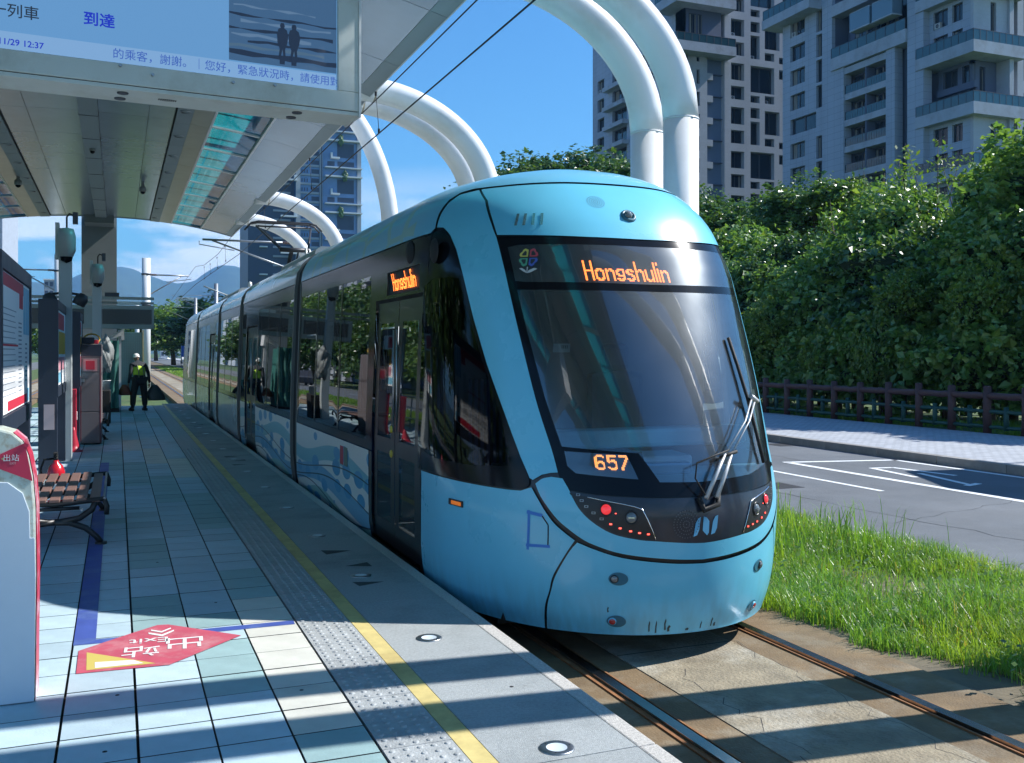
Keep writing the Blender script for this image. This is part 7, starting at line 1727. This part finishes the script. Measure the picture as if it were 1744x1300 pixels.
# unseen shelter added beyond the frame to cast the bus bay shadow
bs_ = thing('shadow_shelter', 'unseen shelter added outside the frame to cast the shadow on the bus bay', 'shelter', (17.5,8.5,-.17))
B().add([(15.6,4.0,3.1),(17.4,4.0,3.1),(17.4,12.3,3.1),(16.2,12.5,3.1),(15.2,10.6,3.1),(15.6,4.0,3.2),(17.4,4.0,3.2),(17.4,12.3,3.2),(16.2,12.5,3.2),(15.2,10.6,3.2)],[(0,4,3,2,1),(5,6,7,8,9),(0,1,6,5),(1,2,7,6),(2,3,8,7),(3,4,9,8),(4,0,5,9)]).build('roof', m_fg2, bs_)
for y_ in (4.6,8.2,11.8): B().tube([(17.1,y_,-.17),(17.1,y_,3.1)], .05, 8).build('post', m_arm, bs_)
# ------------------------------------------------------------------ air
hz = bpy.data.materials.new('haze_air'); hz.use_nodes = True; nt = hz.node_tree; nt.nodes.clear()
o_ = nd(nt,'ShaderNodeOutputMaterial'); pv = nd(nt,'ShaderNodeVolumePrincipled'); pv.inputs['Color'].default_value = (0.22,0.55,1.0,1); pv.inputs['Density'].default_value = 0.00013; nt.links.new(pv.outputs[0], o_.inputs['Volume'])
hb = B().box(-7000,9500,-400,12500,-1.6,520).build('haze', hz, kind='stuff'); hb['label'] = 'thin blue haze over the distant hills'
cy.volume_bounces = 0
# ------------------------------------------------------------------ the worker with the bags
def skin(name, verts, edges, radii, mat, parent, sub=2, root=0, loc=(0,0,0)):
    me = bpy.data.meshes.new(name); me.from_pydata([Vector(v)-Vector(loc) for v in verts], edges, [])
    o = bpy.data.objects.new(name, me); C.objects.link(o)
    md = o.modifiers.new('skin', 'SKIN'); md.use_smooth_shade = True
    for i, r_ in enumerate(radii):
        sv = me.skin_vertices[0].data[i]; sv.radius = r_ if isinstance(r_, tuple) else (r_, r_); sv.use_root = (i == root)
    s_ = o.modifiers.new('sub', 'SUBSURF'); s_.levels = sub; s_.render_levels = sub
    me.materials.append(mat); o.parent = parent; return o
m_cloth = M('work_trousers', (0.018,0.019,0.023), .85, var=.2, vs_=12, bump=.4); m_shirt = M('dark_shirt', (0.022,0.026,0.035), .85, var=.2, vs_=12); m_vest = M('hi_vis_vest', (0.46,0.64,0.04), .7, var=.15, vs_=12); m_skin = M('skin', (0.30,0.17,0.11), .55); m_cap = M('white_cap', (0.70,0.71,0.70), .7)
def person(label, px, py, s, face, bags, seed, vest=True):
    """standing slightly bowed, seen from behind; feet on the platform"""
    t = thing('person', label, 'person', (px,py,0)); L = (px,py,0); c, sn = math.cos(face), math.sin(face)
    def T(p): x, y, z = [a*s for a in p]; return (px+x*c-y*sn, py+x*sn+y*c, z)
    V = [(0,0,.92),(0,.01,1.08),(0,.06,1.25),(0,.12,1.36),(0,.18,1.43),(0,.22,1.50),                       # 0-5 spine, neck, head base
         (-.10,0,.88),(-.16,.05,.50),(-.20,.0,.10),(-.22,.11,.045),                                       # 6-9 left leg
         (.10,0,.88),(.13,-.03,.50),(.14,-.06,.10),(.16,.05,.045),                                          # 10-13 right leg
         (-.19,.10,1.34),(-.25,.02,1.12),(-.27,.10,.88),(-.275,.125,.80),(.19,.10,1.34),(.26,.0,1.12),(.30,.03,.88),(.315,.05,.80)]
    E_ = [(0,1),(1,2),(2,3),(3,4),(4,5),(0,6),(6,7),(7,8),(8,9),(0,10),(10,11),(11,12),(12,13),(3,14),(14,15),(15,16),(16,17),(3,18),(18,19),(19,20),(20,21)]
    R_ = [(.17,.13),(.165,.125),(.18,.13),(.15,.11),(.06,.06),(.055,.06),(.105,.11),(.075,.08),(.055,.055),(.045,.055),(.105,.11),(.075,.08),(.055,.055),(.045,.055),.075,.055,.042,.03,.075,.055,.042,.03]
    R_ = [tuple(a*s for a in r_) if isinstance(r_, tuple) else r_*s for r_ in R_]
    skin('body', [T(v) for v in V], E_, R_, m_shirt, t, 2, 0, L)
    # head with face features, cap
    hc = Vector(T((0,.25,1.555))); bm = bmesh.new(); bmesh.ops.create_uvsphere(bm, u_segments=24, v_segments=16, radius=1.0)
    for v in bm.verts:
        x, y, z = v.co; y2 = y*1.12; z2 = z*1.25
        if z < -.2: x *= 1+.28*(z+.2); 
        nose = .16*math.exp(-((x/.14)**2+((z2+.12)/.2)**2)) if y > 0 else 0; eye = -.07*(math.exp(-(((x-.34)/.14)**2+((z2-.12)/.1)**2))+math.exp(-(((x+.34)/.14)**2+((z2-.12)/.1)**2))) if y > 0 else 0
        v.co = Vector((x*.078, (y2+nose+eye)*.088, z2*.092))*s
    me = bpy.data.meshes.new('head'); bm.to_mesh(me); bm.free(); me.materials.append(m_skin)
    for p in me.polygons: p.use_smooth = True
    o = bpy.data.objects.new('head', me); C.objects.link(o); o.parent = t; o.location = hc-Vector(L); o.rotation_euler = (.35*-1,0,face)
    q = B(); q.lathe([(.092*s,-.012*s),(.094*s,.03*s),(.082*s,.075*s),(.05*s,.105*s),(.0005,.115*s)], hc+Vector((0,0,.012*s)), 20, 0, Matrix.Rotation(face,3,'Z')@Matrix.Rotation(-.25,3,'X')); q.lathe([(.092*s,-.012*s),(.118*s,-.022*s)], hc+Vector((0,0,.012*s)), 20, 0, Matrix.Rotation(face,3,'Z')@Matrix.Rotation(-.25,3,'X')); q.build('cap', m_cap, t)
    # trousers, vest as shells over the body
    tv = [V[0],V[6],V[7],(-.20,.0,.13),V[10],V[11],(.14,-.055,.13)]
    skin('trousers', [T(v) for v in tv], [(0,1),(1,2),(2,3),(0,4),(4,5),(5,6)], [(.185*s,.145*s),(.125*s,.125*s),(.098*s,.098*s),(.08*s,.08*s),(.125*s,.125*s),(.098*s,.098*s),(.08*s,.08*s)], m_cloth, t, 2, 0, L)
    if vest:
        skin('vest', [T(v) for v in ((0,0,.98),(0,.02,1.10),(0,.06,1.24),(0,.115,1.34))], [(0,1),(1,2),(2,3)], [(.19*s,.148*s),(.192*s,.15*s),(.205*s,.15*s),(.165*s,.118*s)], m_vest, t, 2, 0, L)
        q = B()
        for xx in (-.075,.075): q.tube([T((xx,-.155,.98)),T((xx,-.13,1.15)),T((xx,-.03,1.34))], .014*s, 6)
        q.build('reflective_band', M('reflective_grey',(0.16,0.19,0.12),.4), t)
    # hands with fingers
    for sg, wr in ((-1,V[17]),(1,V[21])):
        w = Vector(wr); vs = [w, w+Vector((0,.005,-.045)), w+Vector((0,.01,-.08))]; es = [(0,1),(1,2)]; rs = [.026,.030,.026]
        for k in range(4):
            b = len(vs); yy = -.024+k*.016; f_ = [.038,.044,.042,.034][k]; vs += [w+Vector((0,.01+yy,-.098)), w+Vector((-sg*.012,.012+yy,-.098-f_*.6)), w+Vector((-sg*.034,.012+yy,-.098-f_*.75))]; es += [(2,b),(b,b+1),(b+1,b+2)]; rs += [.0095,.009,.008]
        b = len(vs); vs += [w+Vector((-sg*.018,.036,-.055)), w+Vector((-sg*.034,.046,-.085))]; es += [(1,b),(b,b+1)]; rs += [.010,.009]
        skin('hand', [T(v) for v in vs], es, [r_*s for r_ in rs], m_skin, t, 1, 0, L)
    for xx, yy in ((-.215,.08),(.155,.02)):
        q = B(); p = [( -.045,-.11),(.045,-.11),(.052,.02),(.045,.13),(0,.165),(-.045,.13),(-.052,.02)]; q.prism([(a,b) for a,b in p], .0, .075, 0, lambda a,b,h: T((xx+a,yy+b-.04,h))); q.build('shoe', m_rub, t, bevel=.02*s)
    return T
T1 = person('person in a yellow green vest and white cap holding a large dark bag', .60, 30.6, 1.0, .35, None, 1)
def bagmesh(c, w, h, d, seed):
    q = B(); n = 16; rows = 9; rr = random.Random(seed)
    for j in range(rows):
        t_ = j/(rows-1); sc = .30+.70*math.sin(min(1,(1-t_)*1.25)*PI/2)
        for k in range(n):
            a = 2*PI*k/n; f_ = 1+.10*math.sin(3*a+j*.9+seed)+.05*rr.uniform(-1,1); q.v.append((c[0]+math.cos(a)*w*sc*f_+ (t_-.5)*(-.22)*w, c[1]+math.sin(a)*d*sc*f_, c[2]+h*(t_-.5)))
    for j in range(rows-1):
        for k in range(n): q.f.append((j*n+k,j*n+(k+1)%n,(j+1)*n+(k+1)%n,(j+1)*n+k)); q.m.append(0); q.s.append(True)
    q.f.append(tuple(range(n))[::-1]); q.m.append(0); q.s.append(False); q.f.append(tuple((rows-1)*n+k for k in range(n))); q.m.append(0); q.s.append(False)
    return q
hp = T1((.315,.05,.72)); tag(bagmesh((hp[0]+.16,hp[1],.52), .25, .46, .14, 1).build('rubbish_bag', M('dark_bag',(0.035,0.05,0.055),.5,bump=.6,bs=18), org=(hp[0]+.16,hp[1],.3)), 'bulky dark grey bag hanging from the right hand of the person in the vest', 'bag')
hp = T1((-.275,.125,.72)); tag(bagmesh((hp[0]-.10,hp[1]-.05,.62), .17, .30, .13, 2).build('orange_bag', M('orange_bag',(0.20,0.055,0.03),.6,bump=.6,bs=18), org=(hp[0]-.10,hp[1]-.05,.5)), 'dull orange bag in the left hand of the person in the vest', 'bag')
